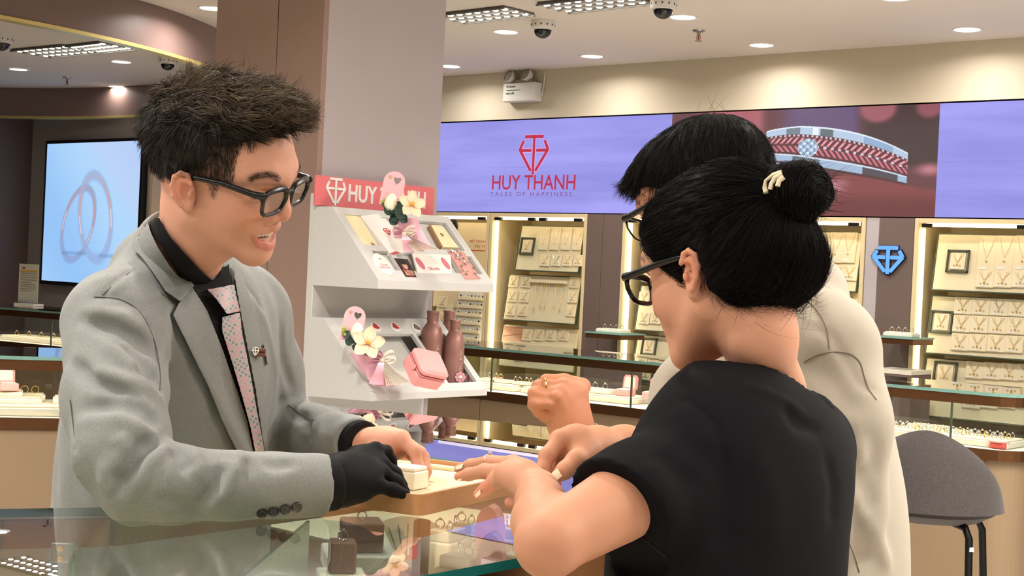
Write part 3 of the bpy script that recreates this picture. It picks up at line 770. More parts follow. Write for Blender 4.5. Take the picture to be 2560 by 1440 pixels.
for i, u in enumerate((2438, 2482, 2526, 2568)):
    card_at(Fb, u, 926 + i * 2, 40, 'small', ORD[i] + ' necklace card of the upper row, lower board at right edge')
    card_at(Fb, u - 8, 1000, 40, 'small', ORD[i] + ' necklace card seen through the counter glass at the right edge')
# cabinet behind the customers
Fb = make_board((1612, 2152, 570, 706), 'upper cream necklace board behind the customers')
for i, u in enumerate((2026, 2060, 2092, 2124)):
    card_at(Fb, u, 620, 34, 'tall', ORD[i] + ' tall necklace card right of the hair bun')
    card_at(Fb, u + 2, 684, 35, 'small', ORD[i] + ' small necklace card right of the hair bun')
for i, u in enumerate((1625, 1655)): card_at(Fb, u, 620, 28, 'tall', ORD[i] + ' tall necklace card left of the customers, upper board')
Fb = make_board((1596, 2150, 712, 826), 'middle cream necklace board behind the customers')
for r_, v in enumerate((745, 796)):
    for i, u in enumerate((1612, 1641, 1670)): card_at(Fb, u, v, 28, 'small', '%s necklace card of the %s row left of the customers' % (ORD[i], ('upper', 'lower')[r_]))
    for i, u in enumerate((2096, 2134)): card_at(Fb, u, v, 35, 'small', '%s necklace card of the %s row right of the beige shirt' % (ORD[i], ('upper', 'lower')[r_]))
Fb = make_board((1586, 2150, 834, 960), 'lower cream necklace board behind the customers')
card_at(Fb, 1624, 868, 26, 'feature', 'dark framed necklace card left of the customers')
card_at(Fb, 1616, 935, 26, 'feature', 'dark framed necklace card seen through glass left of the customers')
# poster in the first cabinet
px0, px1 = PY(1118, 600, 7.1).x, PY(1216, 600, 7.1).x; pz0, pz1 = PY(1160, 770, 7.1).z, PY(1160, 556, 7.1).z
t = thing('poster', 'cream poster with red headline inside the cabinet behind the stand', 'poster', ((px0 + px1) / 2, 7.12, pz0))
part('sheet', MB().box(px0 - .1, px1, 7.10, 7.105, pz0, pz1), mat('poster_paper', (236, 214, 180), .5), t)
m_prd = mat('poster_red', (206, 84, 68), .5)
for (s, u, v, w, h) in (('BỘ TRAN', 1194, 603, 40, 10), ('DỰ TI', 1199, 616, 24, 10)):
    c = PY(u, v, 7.099); fit_text(s, frame((c.x, 7.0985, c.z), (1, 0, 0), (0, 0, 1)), w / FPX * depth_of(c) / .768, h / FPX * depth_of(c), m_prd, t)
c = PY(1194, 626, 7.099); part('fine_print', MB().box(c.x - .06, c.x + .06, 7.098, 7.0995, c.z - .003, c.z + .002), m_prd, t)
hair = PY(1130, 566, 7.095)
part('portrait_hair', MB().lathe([(.001, .0), (.03, .002), (.045, .003), (.05, 0)], 14, M4=frame(hair, (1, 0, 0), (0, 0, 1))), m_black, t)
# charm rack in the same cabinet
cx0, cx1 = PY(1134, 790, 7.05).x, PY(1206, 790, 7.05).x
F, w, h = board_frame(cx0, cx1, PY(1175, 868, 7.03).z, PY(1160, 730, 7.05).z, 7.03, 10)
t = thing('charm_rack', 'white tiered card rack of small charms behind the bottles', 'display rack', F.translation)
part('panel', MB().cbox(0, w, 0, h, -.012, 0, .002, M4=F), m_white, t)
for j in range(6):
    y = h * (.10 + .15 * j); s_ = part('tier', MB().cbox(.012, w - .012, y, y + .02, 0, .016, .002, M4=F), m_pad, t)
    for i in range(7 if j > 2 else 4):
        x = .03 + (w - .06) * i / (6 if j > 2 else 3)
        part('charm', MB().lathe([(.004, 0), (.005, .006), (.002, .012)], 6, M4=F @ Matrix.Translation((x, y + .022, .008)) @ Matrix.Rotation(-math.pi / 2, 4, 'X')), m_silver if i % 3 else m_black, s_)
Fb = make_board((1085, 1128, 735, 868), 'narrow cream necklace board behind the bottles', edge=False)
for r_, v in enumerate((755, 795, 835)): card_at(Fb, 1108, v, 26, 'small', ('top', 'middle', 'bottom')[r_] + ' necklace card on the narrow board behind the bottles')
# ================================================================== GLASS COUNTERS
def slab(poly, z0, z1):
    """glass slab: faces 0 = pane, 1 = teal edge"""
    mb = MB(); n = len(poly)
    area = sum(poly[i][0] * poly[(i + 1) % n][1] - poly[(i + 1) % n][0] * poly[i][1] for i in range(n))
    if area < 0: poly = poly[::-1]
    mb.add([(p[0], p[1], z0) for p in poly] + [(p[0], p[1], z1) for p in poly], [tuple(range(n - 1, -1, -1)), tuple(range(n, 2 * n))], 0)
    o = 0
    for i in range(n):
        mb.f.append((i, (i + 1) % n, n + (i + 1) % n, n + i)); mb.m.append(1)
    return mb
def round_poly(x0, x1, y0, y1, r_right=0.0, r_left=0.0, n=8):
    P = []
    def arc(cx, cy, r, a0, a1):
        for i in range(n + 1):
            a = math.radians(a0 + (a1 - a0) * i / n); P.append((cx + r * math.cos(a), cy + r * math.sin(a)))
    if r_left: arc(x0 + r_left, y0 + r_left, r_left, 180, 270)
    else: P.append((x0, y0))
    if r_right: arc(x1 - r_right, y0 + r_right, r_right, 270, 360); arc(x1 - r_right, y1 - r_right, r_right, 0, 90)
    else: P += [(x1, y0), (x1, y1)]
    P.append((x0, y1)); return P
def shrink(poly, e, c):
    return [(p[0] + (c[0] - p[0]) * 0 + (e if p[0] < c[0] else -e), p[1] + (e if p[1] < c[1] else -e)) for p in poly]
def poly_wall(mb, poly, z0, z1, th, closed=True):
    """thin wall following the outline"""
    n = len(poly); c = (sum(p[0] for p in poly) / n, sum(p[1] for p in poly) / n); inn = shrink(poly, th, c)
    for i in range(n if closed else n - 1):
        j = (i + 1) % n
        mb.add([(poly[i][0], poly[i][1], z0), (poly[j][0], poly[j][1], z0), (poly[j][0], poly[j][1], z1), (poly[i][0], poly[i][1], z1),
                (inn[i][0], inn[i][1], z0), (inn[j][0], inn[j][1], z0), (inn[j][0], inn[j][1], z1), (inn[i][0], inn[i][1], z1)],
               [(0, 1, 2, 3), (5, 4, 7, 6), (3, 2, 6, 7), (1, 0, 4, 5)])
    return mb
m_white_t = mat('white_tray', (226, 218, 202), .6, noise=.02)
m_strip2 = emat('case_led_warm', (255, 226, 178), 8.0)
def counter(loc, rotz, L, D, label, rr=0.0, panels=4, joints=(), ledp=1.1):
    """showcase counter in local axes: x along the front, y towards the staff side"""
    t = thing('showcase_counter', label, 'counter', loc, rotz, 'glass showcase counters')
    top = round_poly(0, L, 0, D, rr)
    part('glass_top', slab(top, CTR - .012, CTR), [m_gltop, m_gledge], t, local=True)
    ins = round_poly(.006, L - .006, .006, D - .006, max(0, rr - .006))
    part('top_rail', poly_wall(MB(), ins, CTR - .048, CTR - .0125, .018), m_bronze, t, local=True, smooth=True)
    gl = round_poly(.009, L - .009, .009, D - .009, max(0, rr - .009))
    part('front_glass', poly_wall(MB(), gl, CTR - .20, CTR - .048, .006), m_glside, t, local=True, smooth=True)
    part('deck', slab(round_poly(.004, L - .004, .004, D - .004, max(0, rr - .004)), CTR - .222, CTR - .205), [m_white_t, m_white_t], t, local=True)
    part('bottom_rail', poly_wall(MB(), top, CTR - .245, CTR - .206, .02), m_bronze, t, local=True, smooth=True)
    part('carcass', slab(round_poly(.03, L - .03, .03, D - .03, max(0, rr - .03)), .08, CTR - .246), [m_body, m_body], t, local=True)
    Lf = L - rr
    for i in range(panels):
        a, b = .02 + (Lf - .02) * i / panels, .02 + (Lf - .02) * (i + 1) / panels
        part('front_panel', MB().cbox(a + .0015, b - .0015, .012, .03, .02, CTR - .246, .002), m_body, t, local=True)
    part('plinth', MB().box(.05, L - .05, .06, D - .03, 0, .08), m_dark, t, local=True)
    for jx in joints:
        part('glass_joint', MB().box(jx - .003, jx + .003, .008, .016, CTR - .205, CTR - .048), m_green, t, local=True)
    part('led_strip', MB().box(.04, Lf - .02, .030, .042, CTR - .046, CTR - .040), m_strip2, t, local=True)
    lp = area_light('case_lamp', (L / 2, .05, CTR - .052), L * .85, ledp * L, (1, .88, .70), (math.radians(18), 0, 0), 'RECTANGLE', sy=.02); lp.parent = t
    return t
cA0 = G(1170, 866, CTR)
counter((-6.45, 5.27, 0), 0.0, 3.28, .5, 'glass showcase counter behind the product stand and bottles', joints=(1.95, 2.75), panels=7)
xr2 = -1.97
counter((-3.10, 5.25, 0), 0.0, xr2 + 3.10, .5, 'glass showcase counter with rounded corner beside the bar stool', rr=.14, joints=(.62, .86), panels=2)
pa, pb = G(0, 768, CTR), G(169, 781, CTR); ang = math.atan2(pb.y - pa.y, pb.x - pa.x)
dirv = Vector((math.cos(ang), math.sin(ang), 0))
counter(pa - dirv * .9 - Vector((0, 0, CTR)), ang, 2.6, .5, 'far glass showcase counter at left under the television', joints=(1.35,), panels=5)
LC0, LCA = pa - dirv * .9, ang
pa, pb = G(0, 889, CTR), G(150, 893, CTR); ang = math.atan2(pb.y - pa.y, pb.x - pa.x); dirv = Vector((math.cos(ang), math.sin(ang), 0))
counter(pa - dirv * .7 - Vector((0, 0, CTR)), ang, 1.75, .5, 'near glass showcase counter at left, behind the salesman', joints=(.9,), panels=3)
LD0, LDA = pa - dirv * .7, ang

# ---- things inside the counters: trays, ring stands, boxes
DECKZ = CTR - .204
def tray_at(c, sx, sy, h, rotz, label, m=m_white_t, z=None, grp='white display trays'):
    t = thing('display_tray', label, 'tray', (c[0], c[1], c[2]), rotz, grp)
    part('base', MB().cbox(-sx / 2, sx / 2, -sy / 2, sy / 2, 0, h * .8, .003), m, t, local=True)
    part('pad', MB().cbox(-sx / 2 + .006, sx / 2 - .006, -sy / 2 + .006, sy / 2 - .006, h * .8, h, .002), m_pad, t, local=True); return t
def ring_mesh(R, w, m):
    mb = MB(); N = 20
    mb.tube([(R * math.cos(2 * math.pi * i / N), 0, R + R * math.sin(2 * math.pi * i / N)) for i in range(N)], w, 6, closed=True, upv=Vector((0, 1, 0)))
    return mb.mesh('ring', m, True)
RINGM = {'gold': ring_mesh(.0092, .0013, m_goldj), 'silver': ring_mesh(.0092, .0013, m_silver)}
m_gemst = mat('clear_stone', (236, 240, 244), .05, noise=0, spec=1.0, metal=.6)
STONE = MB().lathe([(.0005, -.004), (.0038, 0), (.0024, .0018), (.0005, .0022)], 8).mesh('stone', m_gemst)
def ring_at(p, rotz, label, kind='gold', s=1.0, stone=True, group='rings on display', lean=0.0):
    o = bpy.data.objects.new('ring', RINGM[kind]); COL.objects.link(o); o.location = p; o.rotation_euler = (lean, 0, rotz); o.scale = (s, s, s)
    tag(o, label, 'ring', group)
    if stone:
        c = bpy.data.objects.new('stone', STONE); COL.objects.link(c); c.parent = o; c.location = (0, 0, .0205)
    return o
def gift_box(p, rotz, s, label, open_=True, group='pink jewellery boxes'):
    t = thing('jewellery_box', label, 'jewellery box', p, rotz, group)
    part('base', MB().cbox(-s / 2, s / 2, -s / 2, s / 2, 0, s * .42, s * .06, seg=2), m_pink, t, local=True)
    part('cushion', MB().cbox(-s * .38, s * .38, -s * .38, s * .38, s * .40, s * .45, s * .02), m_white, t, local=True)
    R4 = Matrix.Translation((0, s * .48, s * .42)) @ Matrix.Rotation(math.radians(-8), 4, 'X')
    part('lid', MB().prism([(-s * .5, .0), (s * .5, 0), (s * .5, s * .72), (s * .36, s * .9), (-s * .36, s * .9), (-s * .5, s * .72)], -s * .2, 0, R4 @ Matrix.Rotation(math.pi / 2, 4, 'X')), m_pink, t, local=True)
    part('lid_lining', MB().prism([(-s * .38, .08 * s), (s * .38, .08 * s), (s * .38, s * .64), (s * .28, s * .78), (-s * .28, s * .78), (-s * .38, s * .64)], 0, s * .02, R4 @ Matrix.Rotation(math.pi / 2, 4, 'X')), m_white, t, local=True)
    return t
# counter behind the bottles
z0 = DECKZ
for i, (u, v, sx, sy, h) in enumerate(((1290, 962, .55, .16, .028), (1545, 990, .62, .16, .030))):
    p = G(u, v, z0); tray_at((p.x, 5.27 + .20, z0), sx, .20, h, 0, ('left' if i == 0 else 'right') + ' white display tray in the counter behind the raised fist')
for i, (u, v) in enumerate(((1250, 952), (1300, 955), (1350, 960))):
    p = G(u, v, z0 + .03); tray_at((p.x, 5.46, z0 + .029), .10, .06, .016, 0, ORD[i] + ' small cream plinth on the tray behind the bottles', grp='small cream plinths')
for i, u in enumerate((1226, 1240, 1254, 1288, 1302, 1316, 1330, 1345, 1358, 1372)):
    p = PY(u, 930, 5.46); ring_at((p.x, 5.455 + .01 * (i % 2), z0 + .046 if i < 3 else z0 + .040), .3 * (i % 3) - .2, ORD[i] + ' ring from the left on the tray behind the bottles', 'gold' if i % 3 else 'silver', 1.2)
pb_ = PY(1488, 968, 5.45); tray_at((pb_.x, 5.45, z0 + .031), .20, .08, .022, 0, 'cream plinth with three rings between fist and shirt', grp='small cream plinths')
for i, u in enumerate((1463, 1488, 1513)): ring_at((PY(u, 960, 5.45).x, 5.45, z0 + .053), 0.4, ORD[i] + ' of three rings on the plinth beside the fist', 'silver', 1.25)
for i, (u, v) in enumerate(((1561, 965), (1629, 960))):
    gift_box((PY(u, v, 5.45).x, 5.46, z0 + .031), .1, .070, ('left' if i == 0 else 'right') + ' open pink ring box left of the beige shirt')
fc = PY(1238, 938, 5.52)
t = thing('pink_bracelet', 'pink beaded bracelet on the tray behind the bottles', 'bracelet', (fc.x, 5.52, z0 + .029))
for i in range(14):
    a = 2 * math.pi * i / 14; part('bead', MB().lathe([(.001, -.009), (.007, -.005), (.009, 0), (.007, .005), (.001, .009)], 8, M4=Matrix.Translation((.035 * math.cos(a), .03 * math.sin(a), .009))), m_pink, t, local=True, smooth=True)
# right counter: dense ring trays
for k_, (uc, lab) in enumerate(((2268, 'nearer the beige shirt'), (2440, 'behind the stool back'))):
    p = PY(uc, 1075, 5.38); tray_at((p.x, 5.25 + .15, z0), .27 if k_ == 0 else .30, .18, .030, 0, 'white ring tray in the rounded counter ' + lab)
    for r_ in range(3):
        for i in range(9):
            x = p.x - .115 + .029 * i + .005 * (r_ % 2)
            ring_at((x, 5.25 + .09 + .05 * r_, z0 + .0295), .5 + .3 * ((i * 7 + r_ * 3) % 3), '%s ring from left, %s row of the tray %s' % (ORD[i], ('front', 'middle', 'back')[r_], lab), 'silver' if (i + r_) % 3 else 'gold', 1.05)
p = PY(2325, 1030, 5.52); tray_at((p.x, 5.52, z0), .16, .10, .040, 0, 'tall cream plinth at the back of the rounded counter', grp='small cream plinths')
p = PY(2400, 1030, 5.50); tray_at((p.x, 5.50, z0), .10, .08, .034, 0, 'small cream plinth right of the tall one, rounded counter', grp='small cream plinths')
p = PY(2495, 1098, 5.30)
t = thing('candy_sachet', 'small pink and red sachet in the corner of the rounded counter', 'sachet', (p.x, 5.31, z0))
part('pouch', MB().cbox(-.03, .03, -.02, .02, 0, .022, .008, seg=2), mat('sachet_red', (216, 90, 84), .4), t, local=True); part('fold', MB().prism([(-.034, -.02), (.02, -.026), (.036, .01), (-.02, .02)], .022, .026), m_pink, t, local=True)
# left counters
def on_local(o, ang, x, y, z):
    return Vector((o.x + math.cos(ang) * x - math.sin(ang) * y, o.y + math.sin(ang) * x + math.cos(ang) * y, z))
def local_of(o, ang, p):
    d = Vector(p) - o; return d.x * math.cos(ang) + d.y * math.sin(ang), -d.x * math.sin(ang) + d.y * math.cos(ang)
c = on_local(LC0, LCA, 1.18, .20, z0); tray_at(c, .75, .22, .03, LCA, 'white ring tray in the far left counter')
for i in range(13):
    ring_at(on_local(LC0, LCA, .86 + .055 * i, .17 + .05 * (i % 2), z0 + .0295), LCA + .3, ORD[i] + ' ring from left in the far left counter', 'gold', 1.35)
c = on_local(LD0, LDA, .80, .17, z0); tray_at(c, .62, .26, .034, LDA, 'large white tray in the near left counter')
c = on_local(LD0, LDA, .73, .19, z0 + .033); tray_at(c, .22, .15, .022, LDA, 'grey white step in the near left counter', mat('pale_grey_step', (206, 202, 192), .6), grp='small cream plinths')
c = on_local(LD0, LDA, .71, .20, z0 + .0545); tray_at(c, .13, .10, .020, LDA, 'cream step under the pink box in the near left counter', grp='small cream plinths')
c = on_local(LD0, LDA, .725, .17, z0 + .0745); bx = gift_box(c, LDA + .25, .062, 'closed looking pink ring box in the near left counter')
for k_, xx in enumerate((.80, .925)):
    c = on_local(LD0, LDA, xx, .24 - .07 * k_, z0 + .034); tray_at(c, .10, .07, .026, LDA, ('left' if k_ == 0 else 'right') + ' cream ring pad in the near left counter', grp='small cream plinths')
    for i in range(2): ring_at(on_local(LD0, LDA, xx - .02 + .035 * i, .24 - .07 * k_, z0 + .0595), LDA + .2, ('left' if i == 0 else 'right') + ' gold ring on the ' + ('left' if k_ == 0 else 'right') + ' pad, near left counter', 'gold', 1.35, False)
# brochure holder on the far left counter
hp = G(40, 764, CTR); o = on_local(hp, LCA, 0, .08, CTR)
t = thing('brochure_stand', 'clear acrylic stand with a printed price sheet on far left counter', 'sign holder', o, LCA - .05)
hw = .098; m_acr = glass_mat('acrylic', (.97, .98, .98), .7)
part('sheet', MB().box(-hw, hw, .010, .012, .02, .268), m_white, t, local=True)
part('acrylic_front', MB().box(-hw - .004, hw + .004, .004, .008, .014, .275), m_acr, t, local=True)
part('base', MB().cbox(-hw - .004, hw + .004, -.02, .06, 0, .014, .003), m_white, t, local=True)
mb = MB(); m_gr = mat('grey_print', (150, 144, 138), .6)
for i in range(9): mb.box(-hw + .02, hw - .02 - (.05 if i in (4, 8) else 0), .0088, .0096, .205 - i * .014, .209 - i * .014)
part('text_lines', mb, m_gr, t, local=True)
part('red_mark', MB().box(-hw + .035, -hw + .06, .0088, .0096, .236, .248), mat('red_print', (206, 70, 74), .6), t, local=True)
part('yellow_band', MB().box(-hw + .015, hw - .015, .0088, .0096, .215, .228), mat('amber_print', (226, 178, 84), .6), t, local=True)

# narrow consoles in front of the dark wall panels
def console(u0, u1, vt, y, label, grp='narrow consoles'):
    a, b = PY(u0, vt, y), PY(u1, vt, y); zt = a.z
    t = thing('console', label, 'console', ((a.x + b.x) / 2, y + .12, 0), group=grp)
    part('glass_top', MB().box(a.x, b.x, y, y + .24, zt - .008, zt), m_gledge, t); part('top_rail', MB().box(a.x + .004, b.x - .004, y + .004, y + .236, zt - .035, zt - .009), m_bronze, t)
    part('front_glass', MB().box(a.x + .006, b.x - .006, y + .006, y + .010, zt - .16, zt - .035), m_glside, t)
    part('deck', MB().box(a.x + .004, b.x - .004, y + .004, y + .236, zt - .18, zt - .16), m_white_t, t); part('body', MB().cbox(a.x + .004, b.x - .004, y + .004, y + .236, 0, zt - .181, .003), m_dark, t)
    tray_at(((a.x + b.x) / 2, y + .10, zt), (b.x - a.x) * .7, .10, .022, 0, 'small white tray on the ' + label)
    for i in range(4): ring_at((a.x + (b.x - a.x) * (.26 + .16 * i), y + .10, zt + .022), .3, '%s ring on the tray on the %s' % (ORD[i], label), 'silver', 1.1)
    return t
console(2180, 2284, 838, 6.70, 'narrow console below the blue emblem'); console(1462, 1552, 828, 6.70, 'narrow console before the left dark panel')
# ================================================================== BAR STOOL
m_fab = mat('stool_dark_fabric', (60, 54, 52), .92, noise=.5, nscale=150, bump=.5, bscale=500, sheen=.15)
m_blackm = mat('black_metal', (20, 20, 20), .35, metal=.6)
sd = 4.55
sc_ = W(2318, 1180, sd); sx_, sy_ = sc_.x, sc_.y
SZ = .66
t = thing('bar_stool', 'dark grey upholstered bar stool with black metal legs', 'stool', (sx_, sy_, 0), 0)
FWs = (Vector((FWD0.x, FWD0.y, 0)) * .95 + RGT0 * .35).normalized(); RTs = Vector((FWs.y, -FWs.x, 0))   # stool faces the counter, its back to us
FR = frame((sx_, sy_, 0), RTs, FWs)
# shell: half-dome back wrapped round the seat
mb = MB(); NA, NH = 36, 12
za = W(2325, 1262, sd).z; zt = W(2325, 1080, sd).z
RX, RY = .222, .215
rows = []
for off in (0, 1):
    for j in range(NH + 1):
        for i in range(NA + 1):
            a = math.radians(180 + 180 * i / NA + (0)); k = math.sin(math.pi * i / NA)
            H = (zt - za) * (k ** .55) + .012
            s = j / NH; r = 1.0 - .13 * s ** 2 * k - .30 * (s ** 6) * k - (0.10 * off * (1 - .5 * s)) - (1 - k) * 0
            z = za + H * s - (.015 if off else 0) * s + .008 * off
            mb.v.append(tuple(FR @ Vector((RX * r * math.cos(a) * (1.05 - .05 * s), RY * r * math.sin(a) * (1 - .30 * s), z))))
nv = (NA + 1) * (NH + 1)
for off in (0, 1):
    for j in range(NH):
        for i in range(NA):
            q = [off * nv + j * (NA + 1) + i, off * nv + j * (NA + 1) + i + 1, off * nv + (j + 1) * (NA + 1) + i + 1, off * nv + (j + 1) * (NA + 1) + i]
            mb.f.append(tuple(q if off == 0 else q[::-1])); mb.m.append(0)
for i in range(NA):
    a = NH * (NA + 1) + i; mb.f.append((a, a + 1, nv + a + 1, nv + a)); mb.m.append(0)
    mb.f.append((i + 1, i, nv + i, nv + i + 1)); mb.m.append(0)
part('backrest', mb, m_fab, t, smooth=True)
mb = MB(); prof = [(.02, -.05), (.16, -.045), (.205, -.02), (.21, .01), (.195, .035), (.10, .045), (.001, .046)]
part('seat', MB().lathe(prof, 32, M4=FR @ Matrix.Translation((0, .02, za + .005))), m_fab, t, smooth=True)
for k_, (du, db, cap_) in enumerate((((-.10, -.10), (-.175, -.19), 0), ((.125, -.10), (.16, -.19), 1), ((-.10, .12), (-.16, .19), 0), ((.15, .10), (.20, .19), 0))):
    lg = part('leg', MB().tube([FR @ Vector((du[0] * .6, du[1] * .6, za - .035)), FR @ Vector((du[0], du[1], za - .045)), FR @ Vector((du[0] * 1.1, du[1] * 1.1, za - .075)), FR @ Vector((db[0], db[1], .004))], .0115, 10), m_blackm, t, smooth=True)
    part('foot_cap', MB().lathe([(.014, 0), (.014, .02), (.012, .024)], 10, M4=FR @ Matrix.Translation((db[0], db[1], 0))), m_black, lg)
    if cap_: part('tape_band', MB().tube([FR @ Vector((du[0] * 1.12, du[1] * 1.12, za - .10)), FR @ Vector((du[0] * 1.13, du[1] * 1.14, za - .112))], .0125, 10), m_white, lg)
mb = MB(); zf = .25; pts = []
for (du, db) in (((-.11, -.11), (-.175, -.19)), ((.137, -.11), (.16, -.19)), ((.165, .11), (.20, .19)), ((-.11, .132), (-.16, .19))):
    k_ = (za - .075 - zf) / (za - .079); pts.append(FR @ Vector((du[0] + (db[0] - du[0]) * k_, du[1] + (db[1] - du[1]) * k_, zf)))
part('foot_rest', mb.tube(pts, .008, 8, closed=True), m_blackm, t, smooth=True)

# ================================================================== NEAR COUNTER (where they stand)
near = thing('showcase_counter', 'large glass topped showcase counter the three people lean over', 'counter', (-1.45, 1.6, 0), group='glass showcase counters')
pane1 = [(-1.15, .45), (-1.15, 1.74), (-1.42, 2.310), (-1.755, 2.032), (-1.735, 1.225), (-1.802, 1.100), (-1.802, .45)]
pane2 = [(-1.424, 2.319), (-1.62, 2.812), (-2.80, 2.529), (-2.80, 2.06), (-1.756, 2.039)]
part('glass_top', slab(pane1, CTR - .012, CTR), [m_gltop, m_gledge2], near)
part('glass_top', slab(pane2, CTR - .012, CTR), [m_gltop, m_gledge], near)
EF = .012
def wall_seg(mb, a, b, z0, z1, th, side=1):
    d = (Vector((b[0], b[1], 0)) - Vector((a[0], a[1], 0))).normalized(); n = Vector((-d.y, d.x, 0)) * th * side
    A = Vector((a[0], a[1], 0)); B = Vector((b[0], b[1], 0))
    V = []
    for z in (z0, z1):
        for p in (A, B, B + n, A + n): V.append((p.x, p.y, z))
    return mb.add(V, [(3, 2, 1, 0), (4, 5, 6, 7), (0, 1, 5, 4), (1, 2, 6, 5), (2, 3, 7, 6), (3, 0, 4, 7)])
def inset(poly, e):
    n = len(poly); out = []
    for i in range(n):
        p0, p1, p2 = Vector(poly[i - 1]), Vector(poly[i]), Vector(poly[(i + 1) % n])
        d1 = (p1 - p0).normalized(); d2 = (p2 - p1).normalized(); n1 = Vector((-d1.y, d1.x)); n2 = Vector((-d2.y, d2.x))
        b = (n1 + n2); b /= max(.2, b.dot(n1)); out.append(tuple(p1 + b * e))
    return out
in1 = inset(pane1, .010); in2 = inset(pane2, .010)
# which walls carry rails: the outer edges only
m_bronze2 = mat('polished_bronze', (150, 104, 66), 0.24, metal=0.9, noise=0.1, nscale=10, stretch=(1, 1, 30))
mb = MB(); mbg = MB(); mbb = MB()
for (P, seg) in ((in1, (0, 1, 3, 4, 5, 6)), (in2, (0, 1, 2, 3))):
    for i in seg:
        a, b = P[i], P[(i + 1) % len(P)]
        wall_seg(mb, a, b, CTR - .050, CTR - .0125, .016); wall_seg(mbg, a, b, CTR - .205, CTR - .050, .006); wall_seg(mbb, a, b, CTR - .25, CTR - .205, .02)
part('top_rail', mb, m_bronze2, near); part('front_glass', mbg, m_glside, near); part('bottom_rail', mbb, m_bronze2, near)
part('deck', slab(inset(pane1, .012), CTR - .222, CTR - .206), [m_pad, m_pad], near)
part('deck', slab(inset(pane2, .012), CTR - .222, CTR - .206), [m_pad, m_pad], near)
part('carcass', slab(inset(pane1, .035), .08, CTR - .25), [m_body, m_body], near)
part('carcass', slab(inset(pane2, .035), .08, CTR - .25), [m_body, m_body], near)
for i in range(3):
    y0_, y1_ = .5 + .4 * i, .5 + .4 * (i + 1); part('front_panel', MB().cbox(-1.184, -1.166, y0_ + .002, y1_ - .002, .02, CTR - .25, .002), m_body, near)
# inner mullion, glass dividers and led strips
pm = G(1056, 1300, CTR - .014)
part('mullion', MB().cbox(pm.x - .010, pm.x + .010, pm.y - .010, pm.y + .010, CTR - .206, CTR - .013, .004, seg=2), m_bronze2, near)
for (x, y) in ((pm.x - .02, pm.y - .3),): part('glass_divider', MB().box(x - .30, pm.x - .012, pm.y - .003, pm.y + .003, CTR - .206, CTR - .014), [m_glside], near)
pd = G(771, 1300, CTR - .013); part('glass_divider', slab([(pd.x - .003, pd.y), (pd.x + .003, pd.y), (pd.x + .30, pd.y - .40), (pd.x + .294, pd.y - .40)], CTR - .206, CTR - .014), [m_glside, m_gledge], near)
part('led_strip', MB().box(-1.186, -1.178, .6, 1.7, CTR - .047, CTR - .041), m_strip2, near)
part('led_strip', MB().box(-2.3, -1.75, 2.52, 2.526, CTR - .047, CTR - .041), m_strip2, near)
# glass-to-glass hinge at the lower left
hp = W(160, 1381, 1.875); F = frame(hp, (RGT0.x, RGT0.y, .03), (0, 0, 1))
t_h = part('hinge_plate', MB().cbox(-.016, .008, -.0125, .0125, -.003, .003, .0015, M4=F), m_steel, near)
part('hinge_plate', MB().cbox(.011, .025, -.0125, .0125, -.003, .003, .0015, M4=F), m_acr, near)
part('hinge_pin', MB().tube([F @ Vector((.0095, -.013, 0)), F @ Vector((.0095, .013, 0))], .0022, 8), m_steel, near)
for y in (-.007, .006): part('screw', MB().lathe([(.0042, .003), (.0042, .0045), (.0025, .0050), (.0005, .0042)], 14, M4=F @ Matrix.Translation((-.004, y, 0))), m_goldj, t_h)
part('glass_divider', MB().box(.009, .013, -.19, .011, -.0045, -.0035, M4=F), m_gledge, near)
# ---- tray on the counter
ta, tb_, tc_ = G(1050, 1292, CTR), G(1277, 1238, CTR), G(860, 1269, CTR)
ex = (tb_ - ta).normalized(); ey = (tc_ - ta); ey = (ey - ex * ey.dot(ex)).normalized()
TRH = .030
Ft = Matrix(((ex.x, ey.x, 0, ta.x), (ex.y, ey.y, 0, ta.y), (0, 0, 1, CTR + .0004), (0, 0, 0, 1)))
TL, TD = .36, .27
trt = thing('serving_tray', 'copper rimmed jewellery tray with cream lining on the counter', 'tray', ta + Vector((0, 0, .0004)))
m_copper = mat('brushed_copper', (206, 152, 106), .36, metal=.45, noise=.14, nscale=8, stretch=(.6, .6, 60))
def rrect(x0, x1, y0, y1, r, n=6):
    P = []
    for (cx, cy, a0) in ((x1 - r, y0 + r, 270), (x1 - r, y1 - r, 0), (x0 + r, y1 - r, 90), (x0 + r, y0 + r, 180)):
        for i in range(n + 1):
            a = math.radians(a0 + 90 * i / n); P.append((cx + r * math.cos(a), cy + r * math.sin(a)))
    return P
o_ = rrect(0, TL, 0, TD, .016); i_ = rrect(.007, TL - .007, .007, TD - .007, .011)
mb = MB(); n = len(o_)
mb.add([(p[0], p[1], 0) for p in o_] + [(p[0], p[1], TRH) for p in o_] + [(p[0], p[1], TRH) for p in i_] + [(p[0], p[1], TRH - .016) for p in i_],
       [(i, (i + 1) % n, n + (i + 1) % n, n + i) for i in range(n)] + [(n + i, n + (i + 1) % n, 2 * n + (i + 1) % n, 2 * n + i) for i in range(n)] + [(2 * n + i, 2 * n + (i + 1) % n, 3 * n + (i + 1) % n, 3 * n + i) for i in range(n)] + [tuple(range(n - 1, -1, -1))])
mb.v = [tuple(Ft @ Vector(p)) for p in mb.v]
sgn = ex.cross(ey).z
if sgn < 0: mb.f = [tuple(reversed(f)) for f in mb.f]
part('copper_rim', mb, m_copper, trt, smooth=True)
m_suede = mat('cream_suede', (216, 198, 162), .85, noise=.05, nscale=90, bump=.2, bscale=900)
mb = MB().prism(i_, TRH - .0165, TRH - .013, Ft); part('lining', mb, m_suede, trt)
mb = MB()
